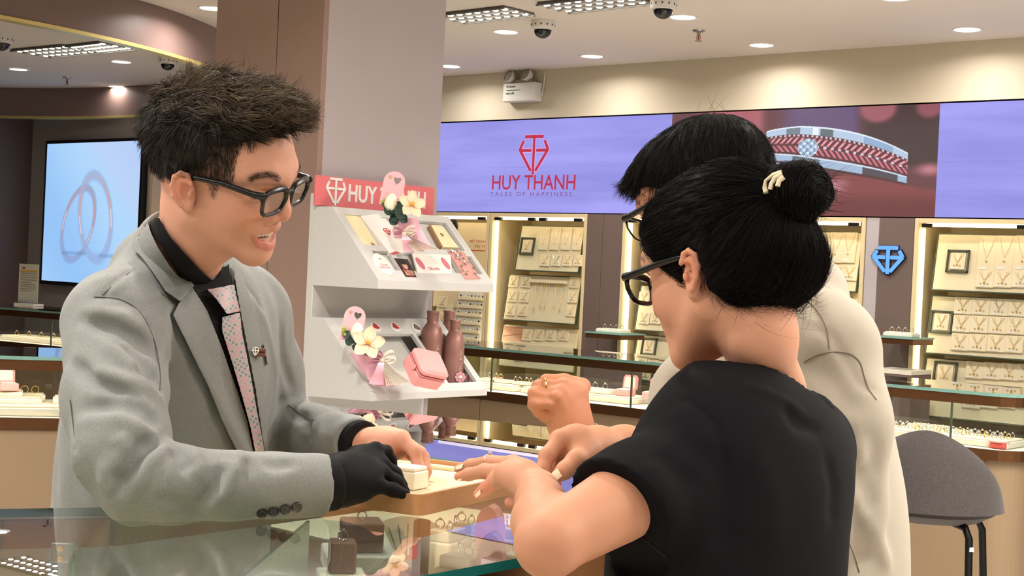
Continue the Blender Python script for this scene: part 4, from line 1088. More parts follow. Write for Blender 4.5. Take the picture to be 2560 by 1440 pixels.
for (a, b, c, d) in ((.010, .026, .010, TD - .01), (TL - .026, TL - .010, .010, TD - .01), (.026, TL - .026, .010, .026), (.026, TL - .026, TD - .026, TD - .010)): mb.cbox(a, b, c, d, TRH - .014, TRH - .006, .002, M4=Ft)
part('inner_edge', mb, m_suede, trt)
TRT = TRH + CTR - .012
# small white ring box held on the tray
rb = G(1016, 1219, TRT)
t = thing('ring_box', 'small white ring box held on the copper rimmed tray', 'jewellery box', (rb.x, rb.y, TRT), math.atan2(ex.y, ex.x))
part('base', MB().cbox(-.022, .022, -.026, .026, 0, .027, .002), mat('white_leatherette', (244, 232, 208), .45), t, local=True)
part('lid', MB().cbox(-.020, .020, -.024, .024, .027, .034, .002), MATS['white_leatherette'], t, local=True)

# ---- things in the near case
DZ = CTR - .206
def pad_px(u, v, zt, sx, sy, label, hh=None, ang=None, m=m_pad):
    """ring pad whose top centre is at pixel u,v and height zt; a plinth fills the space below"""
    p = G(u, v, zt); tray_at((p.x, p.y, DZ + .0005), sx, sy, zt - DZ, ang if ang is not None else math.atan2(ex.y, ex.x), label, m, grp='ring pads in the near case')
    return p
ZP = DZ + .10
pads = [(1118, 1322, .072, .055, 'cream ring pad left of the pink boxes'), (1172, 1305, .065, .05, 'cream ring pad beneath the tray edge'), (1165, 1385, .085, .07, 'cream ring pad in the front corner of the near case'),
        (1285, 1318, .07, .06, 'cream ring pad between the pink boxes and elbow'), (1300, 1385, .07, .06, 'cream ring pad against the elbow in the near case')]
rk = 0
for k_, (u, v, sx, sy, lab) in enumerate(pads):
    pad_px(u, v, ZP - .01 * (k_ % 2), sx, sy, lab)
    for (du, dv) in ((-18, -2), (6, 6), (20, -8))[: 3 if k_ != 1 else 2]:
        p = G(u + du, v + dv, ZP - .01 * (k_ % 2)); ring_at(p, .6 + rk, '%s ring on the %s' % (ORD[(rk) % 3], lab), 'silver' if rk % 3 else 'gold', .85); rk += 1
def pink_tower(u, v, w, h, label, rz):
    p = G(u, v, DZ + .0005); t = thing('pink_gift_box', label, 'gift box', p, rz, 'pink gift boxes')
    P = [(-w / 2, 0), (w / 2, 0), (w / 2, h * .72), (w * .42, h * .86), (w * .25, h * .96), (0, h), (-w * .25, h * .96), (-w * .42, h * .86), (-w / 2, h * .72)]
    part('body', MB().prism(P, -w * .4, w * .4, Matrix.Rotation(math.pi / 2, 4, 'X')), m_pink, t, local=True)
    part('front_seam', MB().box(-w / 2 - .0006, w / 2 + .0006, -w * .40 - .0006, w * .40 + .0006, h * .5, h * .506), mat('pink_dark', (214, 130, 134), .5), t, local=True)
pq = G(1230, 1335, DZ + .13); 
def tower_top(u, v, w, h, label, rz):
    p = G(u, v, DZ + h); t = thing('pink_gift_box', label, 'gift box', (p.x, p.y, DZ + .0005), rz, 'pink gift boxes')
    P = [(-w / 2, 0), (w / 2, 0), (w / 2, h * .72), (w * .42, h * .86), (w * .25, h * .96), (0, h), (-w * .25, h * .96), (-w * .42, h * .86), (-w / 2, h * .72)]
    part('body', MB().prism(P, -w * .4, w * .4, Matrix.Rotation(math.pi / 2, 4, 'X')), m_pink, t, local=True)
    part('opening_line', MB().box(-w / 2 - .0006, w / 2 + .0006, -w * .40 - .0006, w * .40 + .0006, h * .5, h * .51), mat('pink_dark', (214, 130, 134), .5), t, local=True)
tower_top(1232, 1330, .042, .145, 'tall pink gift box in front of the elbow, near case', .5)
tower_top(1228, 1262, .045, .145, 'pink gift box under the tray edge, near case', .4)
tower_top(1000, 1418, .052, .12, 'low pink gift box at the bottom centre of the near case', .7)
m_mauvebox = mat('mauve_velvet', (138, 104, 98), .8, noise=.08)
for (u, v, w, lab) in ((905, 1300, .075, 'dusky velvet ring block under the glove'), (857, 1350, .045, 'dusky velvet ring cube with one ring, near case')):
    p = G(u, v, DZ + .09); t = thing('velvet_block', lab, 'ring block', (p.x, p.y, DZ + .0005), .9)
    part('plinth', MB().cbox(-w * .9, w * .9, -w * .9, w * .9, 0, .035, .003), m_white_t, t, local=True)
    part('cube', MB().cbox(-w * .5, w * .5, -w * .5, w * .5, .035, .0895, .003), m_mauvebox, t, local=True)
    ring_at((p.x, p.y, DZ + .0895), .8, 'ring standing on the ' + lab, 'silver', .9)
p = G(1018, 1345, DZ + .07)
t = thing('fan_card', 'pale fan shaped ring card leaning in the near case', 'card', (p.x, p.y, DZ))
mb = MB(); FF = frame((p.x, p.y, DZ + .001), (RGT0.x, RGT0.y, 0), (FWD0.x * .4, FWD0.y * .4, .9))
mb.prism([(0, 0)] + [(.11 * math.sin(a), .11 * math.cos(a)) for a in np.linspace(-.5, .6, 10)][::-1], 0, .002, FF); part('sheet', mb, m_pad, t)
for i in range(6):
    a = -.4 + .19 * i; part('slot', MB().box(-.0012, .0012, .05, .095, .002, .0028, M4=FF @ Matrix.Rotation(-a, 4, 'Z')), m_steel, t)
# case light reaching up through the glass
area_light('case_lamp', (-1.195, 1.15, CTR - .054), 1.1, 3.2, (1, .84, .62), (0, math.radians(22), math.radians(90)), 'RECTANGLE', sy=.02)
area_light('case_lamp', (-1.72, 1.55, CTR - .054), .7, 1.6, (1, .84, .62), (0, 0, math.radians(90)), 'RECTANGLE', sy=.02)
area_light('case_lamp', (-2.1, 2.5, CTR - .054), .9, 1.6, (1, .84, .62), (0, 0, 0), 'RECTANGLE', sy=.02)
# ================================================================== PRODUCT STAND ON THE PILLAR
m_stand = mat('stand_white', (206, 204, 200), .35, noise=.02, nscale=6)
m_sign = mat('sign_pink', (222, 116, 120), .5, noise=.02)
SX = PIX1 + .001
YS0 = PX(787, 600, SX + .03).y; YS1 = PX(1079, 600, SX + .03).y
zst = PX(788, 482, SX + .03).z; 
st = thing('product_stand', 'white two tier product stand with pink sign fixed to pillar', 'display stand', (SX + .15, (YS0 + YS1) / 2, 0))
part('back_panel', MB().cbox(SX, SX + .03, YS0, YS1, 0, zst, .002), m_stand, st)
sl, sr = PX(790, 474, SX + .04), PX(1085, 505, SX + .04)
sz1, sz0 = PX(790, 437, SX + .04).z, PX(790, 513, SX + .04).z
sign = part('sign_board', MB().cbox(SX + .030, SX + .040, sl.y, sr.y, sz0, sz1, .001), m_sign, st)
def sign_frame(u, v, off=.0405):
    p = PX(u, v, SX + off); return frame(p, (0, 1, 0), (0, 0, 1)), depth_of(p)
Fg, dg = sign_frame(839, 478); wgem = PX(862, 478, SX + .04).y - PX(816, 478, SX + .04).y
part('emblem', gem_mb(Fg, wgem, .10, .002), m_white, sign)
Fg, dg = sign_frame(970, 492); part_w = PX(1066, 500, SX + .04).y - PX(874, 480, SX + .04).y
fit_text('HUY THANH', Fg, part_w, PX(910, 464, SX + .04).z - PX(910, 508, SX + .04).z, m_white, sign, ex=.001, bold=.024)

def shelf(tl, front_top, front_bot, back_bot, nm):
    """profile measured on the near end of the shelf; returns the slanted frame"""
    P = [PY(*tl, YS0), PY(*front_top, YS0), PY(*front_bot, YS0), PY(*back_bot, YS0)]
    xf = (P[1].x + P[2].x) / 2
    top = (SX + .03, P[0].z); ft = (xf, P[1].z); fb = (xf, P[2].z); bb = (SX + .03, P[3].z); tt = (max(P[0].x, SX + .045), P[0].z)
    prof = [bb, fb, ft, tt, (SX + .03, P[0].z)]
    return prof
def build_shelf(prof, nm, bars):
    (bb, fb, ft, tt, tb) = prof
    RX4 = lambda y: Matrix(((1, 0, 0, 0), (0, 0, -1, y), (0, 1, 0, 0), (0, 0, 0, 1)))
    th = .012
    sh = part('shelf_base', MB().box(SX + .03, fb[0], YS0 + th, YS1 - th, fb[1], fb[1] + .010), m_stand, st)
    for y in (YS0, YS1 - th): part('side_panel', MB().prism(prof, -y - th, -y, Matrix(((1, 0, 0, 0), (0, 0, -1, 0), (0, 1, 0, 0), (0, 0, 0, 1)))), m_stand, sh)
    part('front_lip', MB().cbox(fb[0] - .010, fb[0] + .002, YS0 + th, YS1 - th, fb[1], ft[1], .001), m_stand, sh)
    Fs = frame((ft[0], YS0, ft[1]), (0, 1, 0), (tt[0] - ft[0], 0, tt[1] - ft[1]))
    L = math.hypot(tt[0] - ft[0], tt[1] - ft[1]); Wd = YS1 - YS0
    return sh, Fs, Wd, L
U = build_shelf(shelf((830, 516), (945, 699), (945, 722), (785, 713), 'upper'), 'upper', None)
Lw = build_shelf(shelf((808, 794), (928, 985), (928, 1003), (765, 990), 'lower'), 'lower', None)
def face_bars(S, hs, vs, depth=.012, floor=-.03, fl1=1.0):
    sh, Fs, Wd, L = S
    for (y0, y1) in hs: part('face_bar', MB().box(.012, Wd - .012, y0 * L, y1 * L, -depth, 0, M4=Fs), m_stand, sh)
    for (x0, x1, y0, y1) in vs: part('face_bar', MB().box(x0 * Wd, x1 * Wd, y0 * L, y1 * L, -depth, -.0002, M4=Fs), m_stand, sh)
    part('inner_floor', MB().box(.012, Wd * fl1 - .012, .01 if floor > -.03 else .17 * L, L, floor - .006, floor, M4=Fs), mat('stand_inner', (206, 202, 196), .5), sh)
face_bars(U, ((0, .14), (.40, .48), (.90, 1.0)), ((.0125/.54, .10, .14, .40), (.24, .28, .14, .40), (.44, .47, .14, .40), (.76, .80, .14, .40), (.96, .976, .14, .40), (.0125/.54, .06, .48, .9), (.94, .976, .48, .9)), floor=-.014)
face_bars(Lw, ((0, .10), (.78, 1.0)), ((.0125/.54, .07, .10, .78), (.95, .976, .10, .78), (.66, .69, .10, .78)), floor=-.05, fl1=.69)
def plane_pt(S, u, v, h=0.0):
    sh, Fs, Wd, L = S; n = Fs.to_3x3() @ Vector((0, 0, 1)); p = PP(u, v, Fs @ Vector((0, 0, h)), n); q = Fs.inverted() @ p; return (q.x, q.y)
def flat_item(S, px, h0, h1, m):
    sh, Fs, Wd, L = S; P = [plane_pt(S, u, v, h1) for (u, v) in px]
    area = sum(P[i][0] * P[(i + 1) % len(P)][1] - P[(i + 1) % len(P)][0] * P[i][1] for i in range(len(P)))
    if area < 0: P = P[::-1]
    return MB().prism(P, h0, h1, Fs)
def flat_thing(S, name, px, h0, h1, m, label, cat):
    mb = flat_item(S, px, h0, h1, m); a = np.array(mb.v); loc = Vector(a.mean(0)); loc.z = a[:, 2].min()
    t = thing(name, label, cat, loc); part('sheet', mb, m, t); return t
m_cenv = mat('cream_envelope', (240, 222, 178), .5); m_paper = mat('white_paper', (238, 232, 226), .55); m_rp = mat('red_ink', (196, 74, 74), .6); m_tan = mat('tan_ink', (150, 116, 84), .6)
t = flat_thing(U, 'envelope', [(846, 536), (899, 541), (948, 617), (898, 618)], -.013, -.003, m_cenv, 'cream envelope at the left of the upper shelf', 'envelope')
part('emblem', gem_mb(U[1] @ Matrix.Translation((*plane_pt(U, 934, 610), -.0028)), .014, .12, .0006), m_tan, t)
t = flat_thing(U, 'paper_pouch', [(902, 540), (945, 534), (1024, 630), (976, 634)], -.013, .001, m_paper, 'white paper pouch with red emblem on the upper shelf', 'pouch')
part('emblem', gem_mb(U[1] @ Matrix.Translation((*plane_pt(U, 968, 580), .0012)), .028, .13, .0006), m_rp, t)
part('flap', flat_item(U, [(945, 534), (958, 540), (1040, 628), (1024, 630)], -.012, -.004, m_paper), m_paper, t)
part('stamp', flat_item(U, [(975, 633), (990, 628), (1000, 632), (985, 636)], .001, .0016, m_rp), m_rp, t)
t = flat_thing(U, 'envelope', [(1078, 562), (1104, 564), (1148, 619), (1108, 617)], -.012, .003, m_cenv, 'small cream envelope at the right of the upper shelf', 'envelope')
part('emblem', gem_mb(U[1] @ Matrix.Translation((*plane_pt(U, 1104, 589), .0034)), .014, .12, .0006), m_tan, t)
part('brown_edge', flat_item(U, [(1073, 563), (1078, 562), (1110, 616), (1102, 616)], -.012, .001, m_tan), m_tan, t)
cpt = plane_pt(U, 957, 662)
ell = [(cpt[0] + .033 * math.cos(a), cpt[1] + .045 * math.sin(a)) for a in np.linspace(0, 2 * math.pi, 28, endpoint=False)]
mb = MB().prism(ell, -.0005, .003, U[1]); a = np.array(mb.v).mean(0)
t = thing('round_card', 'round white card with red lettering on the upper shelf', 'card', a); part('disc', mb, m_paper, t)
for (s, u, v, w, h) in (('YOU ARE', 958, 664, 24, 5), ('SOMEBODYS QUEEN', 961, 671, 36, 5)):
    q = plane_pt(U, u, v); fit_text(s, U[1] @ Matrix.Translation((q[0], q[1], .0034)), w / FPX * 4.6 * 1.1, h / FPX * 4.6 * 1.4, m_rp, t)
q = plane_pt(U, 948, 649); part('emblem', MB().box(q[0] - .004, q[0] + .004, q[1] - .002, q[1] + .002, .003, .0036, M4=U[1]), m_rp, t)
def portrait(x, y):
    c = np.zeros(x.shape + (3,)); c[:] = np.array((44, 30, 30)) / 255.
    def put(m, col): c[:] = np.where(m[..., None], np.array(col) / 255., c)
    put(np.hypot((x - .52) * 1.1, (y - .62)) < .2, (206, 160, 140)); put((np.hypot((x - .5), (y - .75) * .9) < .24) & (y > .68), (24, 18, 18))
    put((np.abs(x - .55) < .36) & (y < .36) & (y > .08), (190, 140, 122)); put((np.abs(x - .5 - .2 * np.sin(y * 14)) < .06) & (y < .4), (170, 40, 50)); put(np.hypot(x - .3, y - .45) < .08, (170, 40, 50)); return c
qd = [plane_pt(U, u, v, .002) for (u, v) in ((984, 645), (1019, 648), (1042, 693), (1014, 692))]
t = thing('photo_card', 'small dark photo card of a portrait on the upper shelf', 'photo', U[1] @ Vector((qd[3][0], qd[3][1], 0)))
part('card_stock', MB().prism(qd[::-1] if True else qd, -.001, .0015, U[1]), m_paper, t)
o2 = Vector((qd[3][0], qd[3][1], .0019)); xd = Vector((qd[2][0] - qd[3][0], qd[2][1] - qd[3][1], 0)); yd = Vector((qd[0][0] - qd[3][0], qd[0][1] - qd[3][1], 0))
def quad_picture(name, S, quad, h, nx, ny, fn, m, parent):
    me = picture_mesh(name, Matrix.Identity(4), 1, 1, nx, ny, fn, m)
    P = [Vector((p[0], p[1], h)) for p in quad]   # tl tr br bl
    for v in me.vertices:
        x, y = v.co.x, v.co.y
        a = P[3].lerp(P[2], x); b = P[0].lerp(P[1], x); v.co = S[1] @ a.lerp(b, y)
    shift_mesh(me, root_of(parent).location); return part(name, me, None, parent)
quad_picture('photo_print', U, qd, .0019, 30, 40, portrait, vcol_mat('print_gloss', rough=.25), t)
t = flat_thing(U, 'message_card', [(1031, 633), (1126, 637), (1131, 684), (1044, 682)], -.001, .004, m_paper, 'white love message card with two pink half discs', 'card')
for (u, sg) in ((1049, 1), (1112, -1)):
    q = plane_pt(U, u, 661); part('half_disc', MB().prism([(q[0] + .013 * math.cos(a), q[1] + .026 * math.sin(a) + (.0)) for a in np.linspace(0, 2 * math.pi, 24, endpoint=False)], .004, .0048, U[1]), mat('rose_print', (206, 108, 122), .5), t)
q = plane_pt(U, 1083, 674); fit_text('128love980', U[1] @ Matrix.Translation((q[0], q[1], .0044)), .052, .013, m_rp, t)
q = plane_pt(U, 1074, 645); fit_text('For you', U[1] @ Matrix.Translation((q[0], q[1], .0044)), .016, .004, m_tan, t)
t = flat_thing(U, 'cellophane_pack', [(1119, 626), (1158, 629), (1202, 696), (1164, 697)], -.001, .003, mat('pack_rose', (216, 150, 140), .35), 'glossy cellophane pack with pink trinkets on the upper shelf', 'sachet')
mb = MB(); rnd = random.Random(3)
for i in range(34):
    a_, b_ = rnd.random(), rnd.random(); P0 = [Vector(p) for p in (plane_pt(U, 1121, 628), plane_pt(U, 1156, 630), plane_pt(U, 1200, 694), plane_pt(U, 1166, 695))]
    p = P0[0].lerp(P0[1], a_).lerp(P0[3].lerp(P0[2], a_), b_); s_ = .003 + .006 * rnd.random(); an = rnd.random() * 6
    mb.add([U[1] @ Vector((p.x + s_ * math.cos(an + k * 2.09), p.y + s_ * math.sin(an + k * 2.09), .004 + .004 * rnd.random())) for k in range(3)], [(0, 1, 2)])
part('foil_creases', mb, m_steel, t)

# ---- bouquets
def curve2d(splines, F, ex, name='tag'):
    c = bpy.data.curves.new(name, 'CURVE'); c.dimensions = '2D'; c.fill_mode = 'BOTH'; c.extrude = ex
    for P in splines:
        s = c.splines.new('POLY'); s.points.add(len(P) - 1); s.use_cyclic_u = True
        for i, p in enumerate(P): s.points[i].co = (p[0], p[1], 0, 1)
    o = bpy.data.objects.new(name, c); COL.objects.link(o); bpy.context.view_layer.update()
    me = bpy.data.meshes.new_from_object(o.evaluated_get(bpy.context.evaluated_depsgraph_get()))
    mb = MB().add([F @ v.co for v in me.vertices], [tuple(p.vertices) for p in me.polygons])
    bpy.data.objects.remove(o); bpy.data.curves.remove(c); bpy.data.meshes.remove(me); return mb
m_tagp = mat('tag_blush', (224, 172, 178), .5); m_peach = mat('petal_peach', (246, 208, 178), .6, noise=.1, nscale=40, sss=.2); m_ivory = mat('petal_ivory', (250, 240, 214), .6); m_leaf = mat('eucalyptus_green', (52, 76, 66), .6, noise=.2, nscale=60); m_lime = mat('bud_lime', (170, 180, 80), .6)
m_yel = mat('stamen_yellow', (232, 170, 60), .6); m_ribbon = mat('ribbon_pink', (236, 178, 196), .35, noise=.08, nscale=50, sheen=.3)
m_tulle = mat('tulle_cream', (240, 226, 206), .6, alpha=.72, noise=.1, nscale=200); m_gp = mat('gold_print', (196, 150, 96), .5)
def petal(mb, M4, L, Wd, cup=.3, mi=0, tip=0.0, n=6):
    pts = []
    for j in range(n + 1):
        s = j / n; w = Wd * math.sin(math.pi * min(1, (s * .92 + .05))) ** .7
        for i in range(5):
            x = (i / 4 - .5) * 2; pts.append(M4 @ Vector((x * w * .5, L * s, cup * L * (s ** 2) + .12 * Wd * x * x - tip * L * s ** 3)))
    mb.add(pts, [(j * 5 + i, j * 5 + i + 1, (j + 1) * 5 + i + 1, (j + 1) * 5 + i) for j in range(n) for i in range(4)])
def bouquet(dst, px, label, right=1):
    """px: dict of pixel anchors; dst: distance used for the upright parts"""
    o = W(*px['foot'], dst); t = thing('flower_bouquet', label, 'bouquet', o)
    R = RGT0; Uv = Vector((0, 0, 1)); Nn = -FWD0
    Fc = lambda u, v, d=0.0: W(u, v, dst - d)
    pxm = dst / FPX
    # tag with heart shaped hole
    c = Fc(*px['tag']); F = frame(c, (0, 1, 0.02), (-.25, -.0, 1)); F = frame(c, R * .96 - Vector((0, 0, .12)), Uv + Nn * -.2)
    w, h = 27 * pxm, 46 * pxm
    out = [(w * math.cos(a) * 1.0, h * .35 + w * math.sin(a)) for a in np.linspace(0, math.pi, 16)] + [(-w * 1.02, -h), (w * 1.02, -h)]
    hc = (w * .25, h * .45); s = w * .042
    heart = [(hc[0] + s * .8 * 13 * math.sin(a) ** 3 * .8, hc[1] + s * .8 * (13 * math.cos(a) - 5 * math.cos(2 * a) - 2 * math.cos(3 * a)) * .8) for a in np.linspace(0, 2 * math.pi, 24, endpoint=False)]
    tg = part('gift_tag', curve2d([out, heart], F, .0006), m_tagp, t)
    for (s_, dx, dy, ww, hh) in (('You are', -.15, -.45, 1.1, .30), ('my moment!', 0, -.75, 1.5, .30)):
        fit_text(s_, F @ Matrix.Translation((w * dx, h * dy * .8, .0010)), w * ww, w * hh, m_gp if right else mat('tag_rose_ink', (176, 110, 104), .6), tg)
    part('emblem', gem_mb(F @ Matrix.Translation((-w * .45, h * .55, .0009)), w * .35, .12, .0004), m_gp, tg)
    # tulip bud
    p = Fc(*px['tulip'], .03); mb = MB()
    ax = (R * px.get('tx', .15) + Uv).normalized(); Fb_ = frame(p - ax * 22 * pxm, ax.orthogonal(), ax.cross(ax.orthogonal()))
    rr = 17 * pxm; LL = 44 * pxm
    part('tulip_bud', MB().lathe([(rr * .35, 0), (rr * .8, LL * .15), (rr, LL * .4), (rr * .85, LL * .7), (rr * .45, LL * .93), (rr * .08, LL)], 12, M4=frame(p - ax * LL * .5, ax.orthogonal(), ax.cross(ax.orthogonal()))), m_ivory, t, smooth=True)
    # open flower
    p = Fc(*px['flower'], .05); fl_ = thing_part = None
    nrm = (Nn + Uv * .35 + R * px.get('fx', 0.2)).normalized(); F = frame(p, nrm.orthogonal(), nrm.cross(nrm.orthogonal()))
    for k in range(5):
        mb = MB(); petal(mb, F @ Matrix.Rotation(2 * math.pi * k / 5 + .3, 4, 'Z') @ Matrix.Translation((0, .003, 0)), px.get('fr', 42) * pxm, px.get('fr', 42) * pxm * .80, cup=.12); part('petal', mb, m_peach, t, smooth=True)
    part('stamen', MB().lathe([(.004, 0), (.007, .008), (.005, .016), (.001, .019)], 10, M4=F), m_yel, t, smooth=True)
    # eucalyptus leaves
    for k, (u, v, r) in enumerate(px['leaves']):
        p = Fc(u, v, .02 + .012 * (k % 3)); nn = (Nn + R * (.5 * math.sin(k * 2.1)) + Uv * (.5 * math.cos(k * 1.7))).normalized(); F = frame(p, nn.orthogonal(), nn.cross(nn.orthogonal()))
        mb = MB(); petal(mb, F @ Matrix.Translation((0, -r * pxm, 0)), 2 * r * pxm, 1.9 * r * pxm, cup=.1); part('leaf', mb, m_leaf, t, smooth=True)
    for (u, v) in px['buds']:
        part('bud', MB().lathe([(.001, -.006), (.005, -.002), (.006, .002), (.001, .008)], 8, M4=Matrix.Translation(Fc(u, v, .02))), m_lime, t, smooth=True)
    # wrap: tapering pink paper, ribbon loops, pleated tulle fan
    a0, a1 = [Fc(*q, .01) for q in px['wrap']]
    mb = MB(); ax = (a1 - a0); sd_ = R * .8 + Nn * .2
    N = 14
    for j in range(7):
        s = j / 6
        for i in range(N):
            a = 2 * math.pi * i / N; rr = (px.get('w0', 34) * (1 - s) + px.get('w1', 24) * s) * pxm * (1 + .10 * math.cos(5 * a + j))
            mb.v.append(tuple(a0.lerp(a1, s) + R * rr * math.cos(a) + Nn * rr * .45 * math.sin(a)))
    for j in range(6):
        for i in range(N): mb.f.append((j * N + i, j * N + (i + 1) % N, (j + 1) * N + (i + 1) % N, (j + 1) * N + i)); mb.m.append(0)
    mb.f.append(tuple(range(6 * N, 7 * N))); mb.m.append(0)
    part('paper_wrap', mb, m_ribbon, t, smooth=True)
    k0 = Fc(*px['knot'], .045)
    for (dx, dy, ww) in px['loops']:
        mb = MB(); e = k0 + R * dx * pxm + Uv * dy * pxm; d = (e - k0); sdv = (d.cross(Nn)).normalized(); n = 10; V = []
        for j in range(n + 1):
            a = 2 * math.pi * j / n; c = k0 + d * (.5 - .5 * math.cos(a)) + sdv * (math.sin(a) * d.length * .22)
            wv = ww * pxm; V += [c + Nn * wv * .6 + sdv * wv * .4, c - Nn * wv * .6 - sdv * wv * .4]
        mb.add(V, [(2 * j, 2 * j + 1, 2 * j + 3, 2 * j + 2) for j in range(n)]); part('ribbon_loop', mb, m_ribbon if dx < 0 else m_tulle, t, smooth=True)
    part('ribbon_knot', MB().lathe([(.001, -.008), (.008, -.005), (.009, 0), (.008, .005), (.001, .008)], 10, M4=Matrix.Translation(k0)), m_tulle, t, smooth=True)
    mb = MB(); q0 = k0; n = 22; eA, eB = Fc(*px['fan'][0], .055), Fc(*px['fan'][1], .055); V = []
    for j in range(n + 1):
        s = j / n; e = eA.lerp(eB, s) + Nn * (.008 * (j % 2)); V += [q0 + Nn * (.003 * (j % 2)) + R * (s - .5) * .016, q0.lerp(e, .5) + Nn * .006 * (j % 2), e]
    mb.add(V, [(3 * j + i, 3 * j + i + 1, 3 * j + 4 + i, 3 * j + 3 + i) for j in range(n) for i in (0, 1)]); part('tulle_fan', mb, m_tulle, t)
    for (e0, e1) in px['tails']:
        mb = MB(); A_, B_ = k0, Fc(*e0, .05); wv = e1 * pxm
        pts = [A_.lerp(B_, s) + Nn * .01 * math.sin(s * 5) for s in np.linspace(0, 1, 7)]
        V = [];
        for i, p in enumerate(pts): V += [p - R * wv * (.4 + .6 * i / 6), p + R * wv * (.4 + .6 * i / 6)]
        mb.add(V, [(2 * j, 2 * j + 1, 2 * j + 3, 2 * j + 2) for j in range(6)]); part('ribbon_tail', mb, m_ribbon, t, smooth=True)
    return t
bouquet(4.52, dict(foot=(1030, 632), tag=(983, 470), tulip=(978, 505), flower=(1028, 512), fr=34, fx=.5, leaves=[(968, 512, 14), (985, 518, 17), (1003, 530, 18), (990, 540, 16), (970, 528, 14), (1010, 545, 14), (984, 552, 12), (998, 515, 12)], buds=[(957, 505), (962, 515), (966, 500)],
              wrap=((1010, 545), (1062, 625)), knot=(1010, 585), loops=[(-28, 12, 10), (-26, -4, 10), (26, 20, 9), (22, 2, 9), (30, 8, 7)], fan=((1030, 628), (1098, 622)), tails=[((1022, 630), 14), ((1052, 628), 9)], w0=30, w1=22), 'artificial flower bouquet with heart tag on the upper shelf')
bouquet(4.46, dict(foot=(960, 968), tag=(884, 808), tulip=(893, 828), tx=.1, flower=(920, 858), fr=40, fx=.1, leaves=[(868, 838, 12), (880, 848, 12), (872, 855, 10), (892, 850, 12), (905, 842, 10), (918, 880, 10), (890, 868, 10)], buds=[(858, 828), (862, 838), (860, 822)],
              wrap=((905, 885), (958, 965)), knot=(955, 900), loops=[(-40, 8, 12), (-34, -14, 10), (28, 22, 9), (34, 4, 9), (-10, 22, 8)], fan=((965, 966), (1028, 955)), tails=[((942, 962), 16), ((930, 960), 9)], w0=32, w1=26), 'artificial flower bouquet with open peach bloom on the lower shelf')

# ---- bottles
m_bot = mat('rose_brown_metal', (160, 116, 106), .42, metal=.3, noise=.04, nscale=6, stretch=(30, 30, .2))
LOWZ = PY(928, 1003, YS0).z + .0105
def bottle(u, vb, vt, d, wpx, label, txt=False):
    tp = PX(u, vt, SX + d); b = Vector((tp.x, tp.y, LOWZ)); H = tp.z - b.z; r = wpx / 2 / FPX * depth_of(tp)
    t = thing('thermos_bottle', label, 'bottle', b, group='rose brown bottles on the lower shelf')
    prof = [(r * .92, 0), (r, H * .02), (r, H * .62), (r * .97, H * .70), (r * .84, H * .77), (r * .62, H * .825), (r * .50, H * .85), (r * .48, H * .865)]
    part('body', MB().lathe(prof, 32, M4=Matrix.Translation(b)), m_bot, t, smooth=True)
    part('cap', MB().lathe([(r * .50, H * .866), (r * .52, H * .872), (r * .52, H * .965), (r * .57, H * .970), (r * .57, H * .993), (r * .54, H)], 32, M4=Matrix.Translation(b)), m_bot, t, smooth=True)
    dirc = (-FWD0 + RGT0 * (1.0 if txt else .75)).normalized()
    Ft_ = frame(b + Vector((0, 0, H * .36)) + dirc * (r * 1.003), (0, 0, -1), Vector((0, 0, -1)).cross(dirc) * -1)
    mb = text_mb('HUY THANH', .03, Matrix.Identity(4)); a = np.array(mb.v); wd = a[:, 0].max() - a[:, 0].min(); cx = (a[:, 0].max() + a[:, 0].min()) / 2
    V = []
    for p in a:
        x = (p[0] - cx) / wd * H * .42; y = p[1] * .55
        ang = y / r; dd = Quaternion((0, 0, 1), ang) @ dirc; V.append(tuple(b + Vector((0, 0, H * .36 - x)) + dd * r * 1.004))
    m2 = MB(); m2.v = V; m2.f = mb.f; m2.m = mb.m; part('lettering', m2, mat('pale_print', (214, 192, 186), .5), t)
    return t
bottle(1083, 962, 777, .15, 56, 'rose brown bottle at the left, directly behind the pink case')
bottle(1124, 958, 776, .09, 54, 'rose brown bottle standing rearmost of the three')
bottle(1139, 962, 799, .205, 51, 'rose brown bottle in front with vertical white lettering', True)

# ---- pink zip case
c = W(1062, 925, 4.44)
axn = (-FWD0 * .75 + Vector((0, 0, .60)) + RGT0 * .25).normalized(); Fc_ = frame(c, (RGT0 * .92 + Vector((0, 0, .10)) + FWD0 * .25), Vector((0, 0, 1)) + FWD0 * .6)
Fc_ = Matrix.Translation(c) @ Lw[1].to_3x3().to_4x4() @ Matrix.Rotation(math.radians(-14), 4, 'Z')
t = thing('zip_case', 'square pink zip jewellery case leaning on the lower shelf', 'jewellery case', c - Vector((0, 0, .05)))
s_ = .052; m_case = mat('pink_leatherette', (238, 160, 158), .45, noise=.03, nscale=40, bump=.06, bscale=700)
def rprism(mb, s, r, z0, z1, F, n=6, bev=.006):
    P0 = rrect(-s + bev, s - bev, -s + bev, s - bev, r); P1 = rrect(-s, s, -s, s, r + bev * .5); N = len(P0)
    rows = [(P0, z0), (P1, z0 + bev), (P1, z1 - bev), (P0, z1)]; base = len(mb.v)
    for (P, z) in rows: mb.v += [tuple(F @ Vector((p[0], p[1], z))) for p in P]
    for k in range(3):
        for i in range(N): mb.f.append((base + k * N + i, base + k * N + (i + 1) % N, base + (k + 1) * N + (i + 1) % N, base + (k + 1) * N + i)); mb.m.append(0)
    mb.f.append(tuple(base + i for i in range(N - 1, -1, -1))); mb.m.append(0); mb.f.append(tuple(base + 3 * N + i for i in range(N))); mb.m.append(0); return mb
part('case_body', rprism(MB(), s_, .014, -.03, .012, Fc_), m_case, t, smooth=True)
part('zip_band', rprism(MB(), s_ * .985, .013, .011, .017, Fc_, bev=.002), mat('pink_zip', (206, 128, 128), .6), t, smooth=True)
part('case_lid', rprism(MB(), s_, .014, .016, .042, Fc_, bev=.008), m_case, t, smooth=True)
